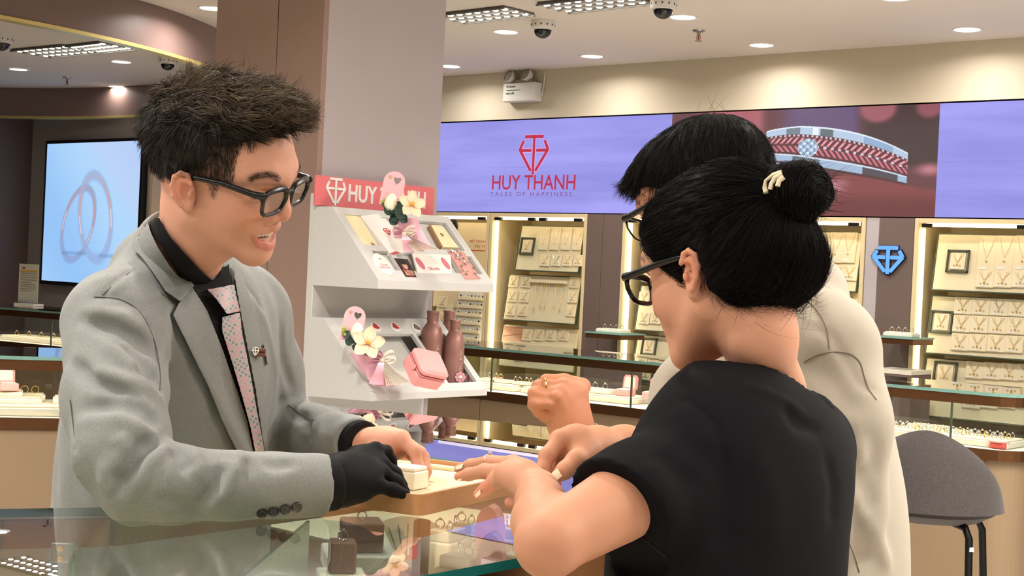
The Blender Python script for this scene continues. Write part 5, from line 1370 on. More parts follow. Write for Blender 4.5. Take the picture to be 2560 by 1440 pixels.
part('zip_pull', MB().lathe([(.007, -.002), (.009, 0), (.007, .002)], 14, M4=Fc_ @ Matrix.Translation((-s_ - .004, -.012, .014)) @ Matrix.Rotation(math.pi / 2, 4, 'Y')), m_case, t)
# ---- flower charms and round stickers
for (u, v, r, dd, lab, colr) in ((1151, 943, 15, 4.43, 'pink and white flower charm at the foot of the front bottle', (232, 168, 176)), (1172, 943, 12, 4.46, 'small red and white flower charm beside the front bottle', (214, 110, 104))):
    c = PX(u, v, SX + (.246 if r > 13 else .236)); F = frame(c, RGT0 * (1.0 if r > 13 else .5) + FWD0 * (0 if r > 13 else .8), (0, 0, 1)); pm_ = dd / FPX
    t = thing('flower_charm', lab, 'charm', c)
    for k in range(8):
        a = 2 * math.pi * k / 8; part('petal', MB().prism([(r * pm_ * (.62 * math.cos(a) + .36 * math.cos(b)), r * pm_ * (.62 * math.sin(a) + .36 * math.sin(b))) for b in np.linspace(0, 2 * math.pi, 10, endpoint=False)], 0, .003, F), mat('charm_%d' % r, colr, .4), t)
    part('centre', MB().lathe([(r * pm_ * .35, .003), (r * pm_ * .2, .005), (.0005, .006)], 12, M4=F), m_white, t)
for (u, v, lab) in ((939, 818, 'left round sticker at the back of the lower shelf'), (988, 818, 'middle red sticker at the back of the lower shelf'), (1041, 820, 'right round sticker at the back of the lower shelf')):
    qq = plane_pt(Lw, u, v); F = Lw[1] @ Matrix.Translation((qq[0], qq[1], .0004)); q = F.translation.copy(); R = 17 / FPX * 4.6; t = thing('sticker', lab, 'sticker', q, group='round stickers on the stand back')
    part('disc', MB().lathe([(R, 0), (R * .97, .0016)], 22, M4=F), m_paper, t)
    mb = MB()
    for k in range(7):
        a = k * 2.4; rr = R * (.2 + .09 * k); mb.lathe([(R * .28, .0018), (R * .2, .0030)], 10, M4=F @ Matrix.Translation((rr * .6 * math.cos(a), rr * .6 * math.sin(a), .0003 * k)))
    part('print_blobs', mb, mat('sticker_red', (178, 52, 58), .5) if u != 1041 else mat('sticker_brown', (110, 70, 64), .5), t)
# ================================================================== ORGANIC SURFACES (smooth implicit shapes -> quads)
def A3(p): return np.array([p[0], p[1], p[2]], np.float64)
def rot_to(x, z=None):
    """3x3 with first column x"""
    x = A3(x); x /= np.linalg.norm(x); z = A3(z) if z is not None else (np.array([0, 0, 1.]) if abs(x[2]) < .9 else np.array([1., 0, 0]))
    y = np.cross(z, x); y /= np.linalg.norm(y); z = np.cross(x, y); return np.stack([x, y, z], 1)
class Field:
    def __init__(s, lo, hi, h):
        s.lo = A3(lo); s.h = h; s.n = np.ceil((A3(hi) - s.lo) / h).astype(int) + 1
        s.ax = [(s.lo[i] + h * np.arange(s.n[i])).astype(np.float32) for i in range(3)]
        s.f = np.full(s.n, .5, np.float32)
    def box(s, lo, hi):
        a = np.clip(np.floor((A3(lo) - s.lo) / s.h).astype(int), 0, s.n); b = np.clip(np.ceil((A3(hi) - s.lo) / s.h).astype(int) + 1, 0, s.n)
        sl = tuple(slice(a[i], b[i]) for i in range(3))
        g = (s.ax[0][sl[0]][:, None, None], s.ax[1][sl[1]][None, :, None], s.ax[2][sl[2]][None, None, :])
        return sl, g
    def apply(s, d, lo, hi, k, mode, m=.02):
        e = k + m; sl, (X, Y, Z) = s.box(A3(lo) - e, A3(hi) + e)
        if any(q.stop <= q.start for q in sl): return s
        v = d(X, Y, Z); a = s.f[sl]
        if mode == 'u':
            if k > 0:
                h = np.clip(.5 + .5 * (v - a) / k, 0, 1); s.f[sl] = v * (1 - h) + a * h - k * h * (1 - h)
            else: s.f[sl] = np.minimum(a, v)
        elif mode == 's':
            v = -v
            if k > 0:
                h = np.clip(.5 - .5 * (v - a) / k, 0, 1); s.f[sl] = v * (1 - h) + a * h + k * h * (1 - h)
            else: s.f[sl] = np.maximum(a, v)
        elif mode == 'i': s.f[sl] = np.maximum(a, v)
        return s
    def ell(s, c, r, R=None, k=.01, mode='u'):
        c = A3(c); r = A3(r) if hasattr(r, '__len__') else np.array([r] * 3, float); R = np.eye(3) if R is None else np.array(R)
        def d(X, Y, Z):
            x, y, z = X - c[0], Y - c[1], Z - c[2]
            q = [(R[0, i] * x + R[1, i] * y + R[2, i] * z) / r[i] for i in range(3)]
            k0 = np.sqrt(q[0] ** 2 + q[1] ** 2 + q[2] ** 2); k1 = np.sqrt((q[0] / r[0]) ** 2 + (q[1] / r[1]) ** 2 + (q[2] / r[2]) ** 2) + 1e-6
            return (k0 * (k0 - 1) / k1).astype(np.float32)
        e = np.abs(R) @ r
        return s.apply(d, c - e, c + e, k, mode)
    def cap(s, a, b, ra, rb=None, k=.01, mode='u', flat=None):
        a, b = A3(a), A3(b); rb = ra if rb is None else rb; ab = b - a; L2 = max(ab @ ab, 1e-9)
        def d(X, Y, Z):
            x, y, z = X - a[0], Y - a[1], Z - a[2]
            sc = 1.0
            t = np.clip((x * ab[0] + y * ab[1] + z * ab[2]) / L2, 0, 1)
            x = x - t * ab[0]; y = y - t * ab[1]; z = z - t * ab[2]
            if flat is not None:
                n, fs = A3(flat[0]) / np.linalg.norm(A3(flat[0])), flat[1]; q = (x * n[0] + y * n[1] + z * n[2]) * (1 / fs - 1)
                x = x + n[0] * q; y = y + n[1] * q; z = z + n[2] * q; sc = min(1.0, fs)
            return ((np.sqrt(x * x + y * y + z * z) - (ra + (rb - ra) * t)) * (sc ** .5)).astype(np.float32)
        r = max(ra, rb) * (max(1.0, flat[1]) if flat is not None else 1.0)
        return s.apply(d, np.minimum(a, b) - r, np.maximum(a, b) + r, k, mode)
    def chain(s, pts, rs, k=.01, mode='u', flat=None):
        rs = rs if hasattr(rs, '__len__') else [rs] * len(pts)
        for i in range(len(pts) - 1): s.cap(pts[i], pts[i + 1], rs[i], rs[i + 1], k, mode, flat)
        return s
    def rbox(s, c, hf, R=None, r=.01, k=.01, mode='u'):
        c = A3(c); hf = A3(hf) - r; R = np.eye(3) if R is None else np.array(R)
        def d(X, Y, Z):
            x, y, z = X - c[0], Y - c[1], Z - c[2]
            q = [np.abs(R[0, i] * x + R[1, i] * y + R[2, i] * z) - hf[i] for i in range(3)]
            return (np.sqrt(np.maximum(q[0], 0) ** 2 + np.maximum(q[1], 0) ** 2 + np.maximum(q[2], 0) ** 2) + np.minimum(np.maximum(q[0], np.maximum(q[1], q[2])), 0) - r).astype(np.float32)
        e = np.abs(R) @ (hf + r)
        return s.apply(d, c - e, c + e, k, mode)
    def cut_plane(s, p, n, k=0.0):
        """remove everything on the side n points to"""
        p, n = A3(p), A3(n); n = n / np.linalg.norm(n)
        X, Y, Z = s.ax[0][:, None, None], s.ax[1][None, :, None], s.ax[2][None, None, :]
        s.f = np.maximum(s.f, ((X - p[0]) * n[0] + (Y - p[1]) * n[1] + (Z - p[2]) * n[2]).astype(np.float32)); return s
    def poly_xz(s, P):
        """keep only what lies inside the outline P in the x-z plane"""
        X, Z = np.meshgrid(s.ax[0], s.ax[2], indexing='ij'); d = np.full(X.shape, 1e9); sg = np.ones(X.shape)
        n = len(P)
        for i in range(n):
            ax, az = P[i]; bx, bz = P[i - 1]; ex, ez = bx - ax, bz - az; wx, wz = X - ax, Z - az
            t = np.clip((wx * ex + wz * ez) / (ex * ex + ez * ez), 0, 1); d = np.minimum(d, (wx - ex * t) ** 2 + (wz - ez * t) ** 2)
            c1 = Z >= az; c2 = Z < bz; c3 = ex * wz > ez * wx
            sg = np.where((c1 & c2 & c3) | (~c1 & ~c2 & ~c3), -sg, sg)
        s.f = np.maximum(s.f, (sg * np.sqrt(d)).astype(np.float32)[:, None, :]); return s
    def fold(s, pts, w, amp, taper=True):
        """gaussian ridge (amp > 0) or groove (amp < 0) along a polyline"""
        P = [A3(p) for p in pts]; lo = np.min(P, 0) - 2.6 * w; hi = np.max(P, 0) + 2.6 * w
        sl, (X, Y, Z) = s.box(lo, hi)
        if any(q.stop <= q.start for q in sl): return s
        best = None; N = len(P) - 1; bt = None
        for i in range(N):
            a, ab = P[i], P[i + 1] - P[i]; L2 = max(ab @ ab, 1e-9); x, y, z = X - a[0], Y - a[1], Z - a[2]
            t = np.clip((x * ab[0] + y * ab[1] + z * ab[2]) / L2, 0, 1)
            d2 = (x - t * ab[0]) ** 2 + (y - t * ab[1]) ** 2 + (z - t * ab[2]) ** 2; tt = (i + t) / N
            if best is None: best, bt = d2, tt
            else:
                m = d2 < best; best = np.where(m, d2, best); bt = np.where(m, tt, bt)
        g = np.exp(-best / (w * w)) * amp
        if taper: g = g * np.clip(np.sin(np.pi * np.clip(bt, 0.04, .96)) * 1.6, 0, 1)
        s.f[sl] = s.f[sl] - g.astype(np.float32); return s
    def wobble(s, amp, wl, seed=0, aniso=(1, 1, 1)):
        """soft irregular waviness"""
        rg = np.random.RandomState(seed); X, Y, Z = s.ax[0][:, None, None], s.ax[1][None, :, None], s.ax[2][None, None, :]
        g = 0
        for i in range(4):
            k = rg.normal(size=3) * 2 * math.pi / wl * np.array(aniso); ph = rg.rand() * 6.28
            g = g + np.sin(X * k[0] + Y * k[1] + Z * k[2] + ph)
        s.f = s.f + (amp * g / 2).astype(np.float32); return s
    def extract(s):
        f = s.f.copy(); f[0] = f[-1] = .5; f[:, 0] = f[:, -1] = .5; f[:, :, 0] = f[:, :, -1] = .5
        sg = f < 0; nx, ny, nz = f.shape
        c = sg[:-1, :-1, :-1].astype(np.int8)
        for (i, j, k) in ((1, 0, 0), (0, 1, 0), (0, 0, 1), (1, 1, 0), (1, 0, 1), (0, 1, 1), (1, 1, 1)):
            c = c + sg[i:nx - 1 + i, j:ny - 1 + j, k:nz - 1 + k]
        act = (c > 0) & (c < 8); I = np.argwhere(act); idx = np.full(act.shape, -1, np.int64); idx[act] = np.arange(len(I))
        acc = np.zeros((len(I), 3)); cnt = np.zeros(len(I))
        for axis in range(3):
            o = [a for a in range(3) if a != axis]
            for da in (0, 1):
                for db in (0, 1):
                    p0 = I.copy(); p0[:, o[0]] += da; p0[:, o[1]] += db; p1 = p0.copy(); p1[:, axis] += 1
                    f0 = f[p0[:, 0], p0[:, 1], p0[:, 2]]; f1 = f[p1[:, 0], p1[:, 1], p1[:, 2]]; m = (f0 < 0) != (f1 < 0)
                    t = np.where(m, f0 / np.where(m, f0 - f1, 1), 0); q = p0.astype(float); q[:, axis] += t
                    acc[m] += q[m]; cnt[m] += 1
        V = acc / np.maximum(cnt, 1)[:, None] * s.h + s.lo
        Fs = []
        for axis in range(3):
            o = [(axis + 1) % 3, (axis + 2) % 3]
            a = np.take(sg, range(0, f.shape[axis] - 1), axis); b = np.take(sg, range(1, f.shape[axis]), axis)
            E = np.argwhere(a != b); E = E[(E[:, o[0]] > 0) & (E[:, o[1]] > 0) & (E[:, o[0]] < f.shape[o[0]] - 1) & (E[:, o[1]] < f.shape[o[1]] - 1)]
            ins = a[E[:, 0], E[:, 1], E[:, 2]]
            def cell(d0, d1):
                q = E.copy(); q[:, o[0]] += d0; q[:, o[1]] += d1; return idx[q[:, 0], q[:, 1], q[:, 2]]
            Q = np.stack([cell(-1, -1), cell(0, -1), cell(0, 0), cell(-1, 0)], 1)
            Q[~ins] = Q[~ins][:, ::-1]; Fs.append(Q)
        F = np.concatenate(Fs)
        F = F[(F >= 0).all(1)]
        return V, F
def relax(V, F, it=1, lam=.5):
    for _ in range(it):
        acc = np.zeros_like(V); cnt = np.zeros(len(V))
        for i in range(4):
            np.add.at(acc, F[:, i], V[F[:, (i + 1) % 4]]); np.add.at(cnt, F[:, i], 1)
            np.add.at(acc, F[:, i], V[F[:, i - 1]]); np.add.at(cnt, F[:, i], 1)
        V = V + lam * (acc / np.maximum(cnt, 1)[:, None] - V)
    return V
def np_mesh(name, V, F, material, col=None, smooth=True):
    me = bpy.data.meshes.new(name); V = np.asarray(V, np.float32); F = np.asarray(F)
    me.vertices.add(len(V)); me.vertices.foreach_set('co', V.ravel())
    k = F.shape[1]; me.loops.add(F.size); me.loops.foreach_set('vertex_index', F.astype(np.int32).ravel())
    me.polygons.add(len(F)); me.polygons.foreach_set('loop_start', np.arange(0, F.size, k, dtype=np.int32)); me.polygons.foreach_set('loop_total', np.full(len(F), k, np.int32))
    if smooth: me.polygons.foreach_set('use_smooth', np.ones(len(F), bool))
    me.update(calc_edges=True); me.validate()
    if col is not None:
        at = me.color_attributes.new('col', 'FLOAT_COLOR', 'POINT'); c = np.ones((len(V), 4), np.float32); c[:, :3] = col; at.data.foreach_set('color', c.ravel())
    me.materials.append(material); return me
def lin(c):
    c = np.asarray(c, float) / 255.; return np.where(c <= .04045, c / 12.92, ((c + .055) / 1.055) ** 2.4)
def vnormals(V, F):
    n = np.cross(V[F[:, 2]] - V[F[:, 0]], V[F[:, 3 if F.shape[1] > 3 else 1]] - V[F[:, 1 if F.shape[1] > 3 else 0]]); N = np.zeros_like(V)
    for i in range(F.shape[1]): np.add.at(N, F[:, i], n)
    return N / (np.linalg.norm(N, axis=1)[:, None] + 1e-12)
def bvh_of(V, F): return BVHTree.FromPolygons([tuple(p) for p in V.tolist()], [tuple(f) for f in F.tolist()])
def strand_mesh(P, w, tone):
    """P: strands x points x 3, w: root width, tone: colour per strand -> V, F, col"""
    n, m, _ = P.shape; T = np.gradient(P, axis=1); T /= np.linalg.norm(T, axis=2)[..., None] + 1e-9
    ref = np.random.RandomState(1).normal(size=(n, 1, 3)); S = np.cross(T, ref); S /= np.linalg.norm(S, axis=2)[..., None] + 1e-9; B = np.cross(T, S)
    w = np.broadcast_to(np.asarray(w, float).reshape(-1, 1, 1), (n, 1, 1)) * (1 - .85 * np.linspace(0, 1, m) ** 1.5)[None, :, None]
    R = [P + w * (S * math.cos(a) + B * math.sin(a)) for a in (0, 2.094, 4.189)]
    V = np.stack(R, 2).reshape(-1, 3)
    i = np.arange(n)[:, None, None] * m * 3; j = np.arange(m - 1)[None, :, None] * 3; k = np.arange(3)[None, None, :]; k2 = (k + 1) % 3
    F = np.stack([i + j + k, i + j + k2, i + j + 3 + k2, i + j + 3 + k], 3).reshape(-1, 4)
    return V, F, np.repeat(tone, m * 3, axis=0)
SKINM = vcol_mat('skin', rough=.56, bump=.12, bscale=420, sss=.12, spec=.28)
HAIRM = vcol_mat('hair', rough=.55, spec=.22)
HAIRB = vcol_mat('black_hair', rough=.6, spec=.07)
def patch(bv, poly, step=7.0, off=.003, mat_=None, name='patch', thick=0.0, fn_off=None, maxd=None, inward=None):
    """cloth piece cut to a picture outline and laid onto a surface (quads following the surface)"""
    P = np.array(poly, float); lo, hi = P.min(0), P.max(0); nx = int((hi[0] - lo[0]) / step) + 2; ny = int((hi[1] - lo[1]) / step) + 2
    def inside(x, y):
        c = False; n = len(P)
        for i in range(n):
            (x0, y0), (x1, y1) = P[i], P[i - 1]
            if ((y0 > y) != (y1 > y)) and x < (x1 - x0) * (y - y0) / (y1 - y0) + x0: c = not c
        return c
    def clampp(x, y):
        if inside(x, y): return x, y
        best = None
        for i in range(len(P)):
            a, b = P[i - 1], P[i]; ab = b - a; t = np.clip(((x - a[0]) * ab[0] + (y - a[1]) * ab[1]) / (ab @ ab + 1e-9), 0, 1); q = a + ab * t; d = (q[0] - x) ** 2 + (q[1] - y) ** 2
            if best is None or d < best[0]: best = (d, q)
        return (best[1][0], best[1][1])
    V = []; ids = {}; F = []
    def vert(i, j):
        if (i, j) in ids: return ids[(i, j)]
        x, y = clampp(lo[0] + i * step, lo[1] + j * step); r = ray(x, y).normalized(); h = bv.ray_cast(CAM, r)
        if h[0] is None: ids[(i, j)] = None; return None
        o = fn_off(x, y) if fn_off else off
        nrm = h[1] if h[1].dot(r) < 0 else -h[1]
        ids[(i, j)] = len(V); V.append(h[0] + (nrm * .6 - r * .4) * o); return ids[(i, j)]
    for i in range(nx):
        for j in range(ny):
            cx, cy = lo[0] + (i + .5) * step, lo[1] + (j + .5) * step
            if not (inside(cx, cy) or inside(cx - step * .45, cy - step * .45) or inside(cx + step * .45, cy + step * .45) or inside(cx + step * .45, cy - step * .45) or inside(cx - step * .45, cy + step * .45)): continue
            q = [vert(i, j), vert(i, j + 1), vert(i + 1, j + 1), vert(i + 1, j)]
            if any(k is None for k in q): continue
            z = [(V[k] - CAM).length for k in q]
            if max(z) - min(z) > (maxd or .06): continue
            F.append(q)
    V = np.array([tuple(v) for v in V]); F = np.array(F); V = relax(V, F, 2, .35) if len(F) else V
    if thick:
        rays = np.array([tuple((Vector(v) - CAM).normalized()) for v in V]); V2 = V + rays * thick; n = len(V)
        E = {}
        for f in F:
            for a, b in zip(f, np.roll(f, -1)):
                if (b, a) in E: E.pop((b, a))
                else: E[(a, b)] = 1
        side = np.array([(a, a + n, b + n, b) for (a, b) in E]); F = np.concatenate([F, F[:, ::-1] + n, side]); V = np.concatenate([V, V2])
    return V, F
# ================================================================== PEOPLE: shared head
UPL = [(.0730, -.0320, -.0490), (.0870, -.018, -.0480), (.0955, -.006, -.0440), (.0970, 0, -.0450), (.0955, .006, -.0440), (.0870, .018, -.0480), (.0730, .0320, -.0490)]
LOL = [(.0730, -.0310, -.0515), (.0830, -.020, -.0700), (.0905, -.007, -.0755), (.0915, 0, -.0760), (.0905, .007, -.0755), (.0830, .020, -.0700), (.0730, .0310, -.0515)]
def head_field(h=.0023, sex='m', lo=(-.15, -.11, -.22), hi=(.14, .11, .165), mouth=True):
    f = Field(lo, hi, h)
    wd = 1.0 if sex == 'm' else .96
    f.ell((-.014, 0, .042), (.100, .074 * wd, .086), k=0)
    f.ell((.035, 0, .052), (.068, .062 * wd, .058), k=.03)
    f.ell((.038, 0, -.012), (.056, .056 * wd, .075), k=.03)
    for s in (-1, 1):
        f.cap((.002, s * .051 * wd, -.046), (.066, s * .013, -.090), .020, .016, k=.032)
        f.ell((.060, s * .038 * wd, -.022), (.024, .021, .027), k=.025)
    f.ell((.076, 0, -.088), (.0165, .020, .018), k=.02)
    f.ell((.076, 0, -.05), (.021, .029, .026), k=.02)
    f.chain([(.064, -.047, .032), (.086, -.026, .036), (.093, 0, .032), (.086, .026, .036), (.064, .047, .032)], .011, k=.022)
    for s in (-1, 1):
        f.ell((.096, s * .033, .008), (.015, .019, .011), k=.012, mode='s')
        f.ell((.0775, s * .032, .007), (.013, .0155, .0115), k=.005)
        f.fold([(.083, s * .047, .004), (.0905, s * .033, .0015), (.087, s * .019, .004)], .0022, -.0016)
    f.chain([(.094, 0, .026), (.0990, 0, .006), (.1075, 0, -.014)], [.0075, .0088, .0105], k=.012)
    f.ell((.1050, 0, -.0235), (.0125, .0118, .0105), k=.008)
    for s in (-1, 1):
        f.ell((.0960, s * .0155, -.0285), (.0110, .0080, .0088), k=.006)
        f.ell((.1020, s * .0070, -.0365), (.0045, .003, .004), k=.003, mode='s')
        f.fold([(.086, s * .019, -.026), (.082, s * .028, -.040), (.076, s * .033, -.056)], .005, -.0022)     # smile line
    f.fold([(.098, 0, -.036), (.0985, 0, -.043)], .003, -.0012)
    if mouth:
        f.chain(UPL, [.0028, .0052, .0058, .0056, .0058, .0052, .0028], k=.005)
        f.chain(LOL, [.0026, .0052, .0062, .0064, .0062, .0052, .0026], k=.004)
        f.chain([(.0745, -.0295, -.0500), (.0880, -.018, -.0580), (.0945, 0, -.0605), (.0880, .018, -.0580), (.0745, .0295, -.0500)], [.0014, .0070, .0085, .0070, .0014], k=.0015, mode='s')
    else:
        f.chain([(.080, -.022, -.056), (.094, -.010, -.0515), (.0965, 0, -.0515), (.094, .010, -.0515), (.080, .022, -.056)], [.002, .005, .0055, .005, .002], k=.005)
        f.chain([(.080, -.022, -.057), (.0905, -.010, -.0635), (.0930, 0, -.0645), (.0905, .010, -.0635), (.080, .022, -.057)], [.002, .0055, .0065, .0055, .002], k=.005)
    for s in (-1, 1):        # ears
        ey = .0735 * wd
        Re = rot_to((.97, s * -.22, -.0)) @ np.array([[math.cos(.28), 0, math.sin(.28)], [0, 1, 0], [-math.sin(.28), 0, math.cos(.28)]]).T
        f.ell((-.009, s * (ey + .005), -.005), (.0150, .0072, .0265), R=Re, k=.006)
        f.ell((-.003, s * (ey + .003), -.029), (.008, .006, .009), k=.006)
        f.ell((-.003, s * (ey + .0120), -.006), (.0090, .0085, .0150), R=Re, k=.003, mode='s')
        rim = [(.003, .009), (-.004, .020), (-.014, .0215), (-.0235, .013), (-.0255, -.001), (-.020, -.015), (-.008, -.027)]
        f.chain([(x, s * (ey + .0115 + .003 * (x < -.012)), z) for (x, z) in rim], .0033, k=.003)
        f.chain([(x * .72 - .002, s * (ey + .010), z * .62 - .002) for (x, z) in rim[1:6]], .0028, k=.004)
        f.ell((.001, s * (ey + .008), -.008), (.0042, .0035, .0065), k=.003)
    return f
def skin_cols(V, base, lips, brow=None, cheek=(.045, -.02), stub=None):
    n = len(V); c = np.tile(lin(base), (n, 1)); rg = np.random.RandomState(3)
    x, y, z = V[:, 0], V[:, 1], V[:, 2]
    def mix(w, col):
        w = np.clip(w, 0, 1)[:, None]; c[:] = c * (1 - w) + lin(col) * w
    red = tuple(np.array(base) * np.array([1.02, .84, .80]))
    for s in (-1, 1): mix(.45 * np.exp(-(((x - .07) / .03) ** 2 + ((y - s * .042) / .022) ** 2 + ((z + .02) / .022) ** 2)), red)
    mix(.5 * np.exp(-(((x - .11) / .012) ** 2 + (y / .014) ** 2 + ((z + .022) / .012) ** 2)), red)
    for s in (-1, 1): mix(.6 * np.exp(-(((x + .012) / .02) ** 2 + ((y - s * .086) / .012) ** 2 + (z / .03) ** 2)), red)
    return c, mix, (x, y, z)
def seg_dist(V, P):
    d = np.full(len(V), 9.0)
    for a, b in zip(P[:-1], P[1:]):
        a, b = np.array(a), np.array(b); ab = b - a; t = np.clip(((V - a) @ ab) / (ab @ ab), 0, 1); d = np.minimum(d, np.linalg.norm(V - a - t[:, None] * ab, axis=1))
    return d
def glasses(parent, tf, w=.069, front_x=.112, z0=.0035, lens_h=.0185, temple_z=.016, thick=.0030):
    """square acetate frame: rims with heavy brow line, lenses, bridge, temples; tf maps head coordinates to mesh coordinates"""
    mf = mat('black_acetate', (16, 16, 17), .22, noise=.05)
    for s in (-1, 1):
        cy = s * .0350; rim = []; rr = []; n = 32
        for i in range(n):
            a = 2 * math.pi * i / n; ca, sa = math.cos(a), math.sin(a); e = .55
            yy = .0275 * math.copysign(abs(ca) ** e, ca); zz = lens_h * math.copysign(abs(sa) ** e, sa)
            if zz < 0: yy *= 1 - .18 * (-zz / lens_h)
            rim.append((front_x - .0050 * ((cy + yy) / .06) ** 2 - (.004 if zz < 0 else 0) * (-zz / lens_h), cy + yy, z0 + zz)); rr.append(thick * (1 + .45 * max(0, sa)))
        part('rim', MB().tube([tf(p) for p in rim], rr, 8, closed=True), mf, parent, smooth=True, local=True)
        ln = MB(); ln.add([tf(p) for p in rim], [tuple(range(n))]); part('lens', ln, glass_mat('spectacle_lens', (.95, .97, .97), .9), parent, local=True)
        tp = [(front_x - .003, s * .0615, z0 + lens_h * .80), (front_x - .008, s * .0675, z0 + lens_h * .78), (front_x - .020, s * w, z0 + lens_h * .76), (.045, s * (w + .003), temple_z + .004), (.006, s * .0775, temple_z + .002), (-.018, s * .0800, temple_z - .006), (-.030, s * .078, temple_z - .026)]
        part('temple_arm', MB().tube([tf(p) for p in tp], [.0050, .0055, .0048, .0042, .0038, .0034, .002], 10), mf, parent, smooth=True, local=True)
    part('bridge', MB().tube([tf(p) for p in ((front_x, -.0095, z0 + .009), (front_x + .001, 0, z0 + .012), (front_x, .0095, z0 + .009))], thick * 1.15, 8), mf, parent, smooth=True, local=True)

# ================================================================== SALESMAN IN THE GREY SUIT
HR = np.array([[0.8949, -0.3021, 0.3285], [0.3667, 0.9173, -0.1553], [-0.2544, 0.2595, 0.9316]]); HT = np.array([-1.7052, 1.3765, 1.4286])
def h2w(V, R=HR, t=HT): return np.asarray(V) @ R.T + t
def w2h(p, R=HR, t=HT): return R.T @ (A3(p) - t)
BF = (RGT0 * .9 - FWD0 * .43).normalized(); BL = UPV.cross(BF).normalized()
man = thing('person', 'man in grey suit, polka dot tie and black glove behind the counter', 'person', (W(425, 1300, 2.46).x, W(425, 1300, 2.46).y, 0))
MO = A3(man.location)
nb = W(432, 660, 2.31)
# ---- head and neck
f = head_field(lo=(-.15, -.11, -.26))
nl = w2h(nb)
f.chain([(-.030, 0, -.045), (-.022, 0, -.085), tuple(nl * .55 + np.array((-.022, 0, -.085)) * .45), tuple(nl)], [.056, .052, .054, .062], k=.03)
V, F = f.extract(); V = relax(V, F, 1, .4)
c, mix, (x, y, z) = skin_cols(V, (203, 150, 127), (170, 90, 86))
_tb = bvh_of(h2w(V), F); BROW = []
for (u_, v_) in ((632, 447), (648, 440), (668, 437), (685, 440), (698, 448)):
    hh_ = _tb.ray_cast(CAM, ray(u_, v_).normalized())
    if hh_[0] is not None: BROW.append(w2h(hh_[0]))
BROWS = [BROW, [q * np.array([1, -1, 1]) for q in BROW]]
for bp_ in BROWS:
    br = seg_dist(V, bp_); nz = .75 + .25 * np.sin(V[:, 1] * 1800 + V[:, 2] * 900); mix((1 - np.clip((br - .0020) / .0042, 0, 1)) * .8 * nz, (70, 52, 46))
def eye_colours(V, mix):
    P = V * np.array([0, 1, 1]) + np.array([0, 0, .004]); fr_ = V[:, 0] > .072
    for s_ in (-1, 1):
        lash = seg_dist(P, [(0, s_ * .0480, .0100), (0, s_ * .0400, .0078), (0, s_ * .0320, .0072), (0, s_ * .0215, .0086)]); wht = seg_dist(P, [(0, s_ * .0430, .0062), (0, s_ * .0330, .0045), (0, s_ * .0240, .0062)])
        mix((1 - np.clip((wht - .0016) / .0014, 0, 1)) * .8 * fr_, (206, 196, 190)); iris = np.hypot(P[:, 1] - s_ * .033, P[:, 2] - .0052); mix((1 - np.clip((iris - .0034) / .0012, 0, 1)) * .95 * fr_, (30, 22, 19))
        mix((1 - np.clip((lash - .0014) / .0016, 0, 1)) * .92 * fr_, (34, 26, 24))
eye_colours(V, mix)
up = seg_dist(V, [(a + .002, b, c_) for (a, b, c_) in UPL])
lo_ = seg_dist(V, [(a + .003, b, c_) for (a, b, c_) in LOL])
mix((1 - np.clip((up - .0045) / .002, 0, 1)) * .55, (176, 104, 96)); mix((1 - np.clip((lo_ - .0058) / .002, 0, 1)) * .65, (188, 104, 102))
inm = seg_dist(V, [(.072, -.024, -.0560), (.083, 0, -.0595), (.072, .024, -.0560)]); mix((1 - np.clip((inm - .006) / .003, 0, 1)), (70, 26, 26))
for (mx, my, mz, r) in ((.068, -.052, -.018, .0012), (.062, -.046, .056, .0010), (.060, -.055, -.033, .001), (.075, -.043, -.034, .0012)): mix((np.hypot(np.hypot(V[:, 0] - mx, V[:, 2] - mz), 0) < r) * (y < 0) * .25, (120, 76, 56))
# short faded sides: stubble-length hair on the scalp
SIDE = (x < .058) & (z > .0) & (z < .085) & (np.abs(y) > .045)
mix(SIDE * np.clip((z - .006) / .03, 0, .85) * np.clip((.060 - x) / .010, 0, 1) * (z > .015 - .3 * np.clip(x, 0, .03)), (66, 50, 42))
sb = seg_dist(V, [(.030, -.070, .02), (.027, -.070, -.004)]); sb2 = seg_dist(V, [(.030, .070, .02), (.027, .070, -.004)])
mix((1 - np.clip((np.minimum(sb, sb2) - .004) / .007, 0, 1)) * .45, (56, 42, 36))
HV, HF, HC = h2w(V), F, c
head_bvh = bvh_of(HV, HF)
# ---- right glove and left bare hand: joints placed by picture position and distance
def J(u, v, d): return A3(W(u, v, d))
rb_d = depth_of(rb)
LH = [(.5, 0)]
f = Field(np.min([J(880, 1060, 2.20), J(1080, 1240, 2.44), J(880, 1240, 2.44), J(1080, 1060, 2.2)], 0) - .03, np.max([J(880, 1060, 2.20), J(1080, 1240, 2.44), J(880, 1240, 2.44), J(1080, 1060, 2.2)], 0) + .06, .0020)
def JL(u, v, d): return J(u, v, d + .045 * min(1, max(0, (u - 880) / 120)))
wr = JL(880, 1112, 2.36)
f.cap(wr, JL(925, 1112, 2.33), .027, .026, k=.0, flat=((0, 0, 1), .8))
f.chain([JL(925, 1112, 2.33), JL(965, 1112, 2.295)], [.026, .027], k=.02)
f.chain([JL(960, 1105, 2.30), JL(1002, 1098, 2.265)], [.022, .016], k=.015); f.chain([JL(960, 1120, 2.31), JL(998, 1118, 2.30)], [.022, .018], k=.015)
f.chain([JL(1000, 1098, 2.262), JL(1038, 1128, 2.252), JL(1045, 1166, 2.246), JL(1037, 1196, 2.240)], [.0115, .0100, .0090, .0075], k=.006)
f.chain([JL(1008, 1103, 2.285), JL(1050, 1132, 2.272), JL(1058, 1172, 2.262), JL(1048, 1208, 2.250)], [.0115, .0100, .0090, .0075], k=.004)
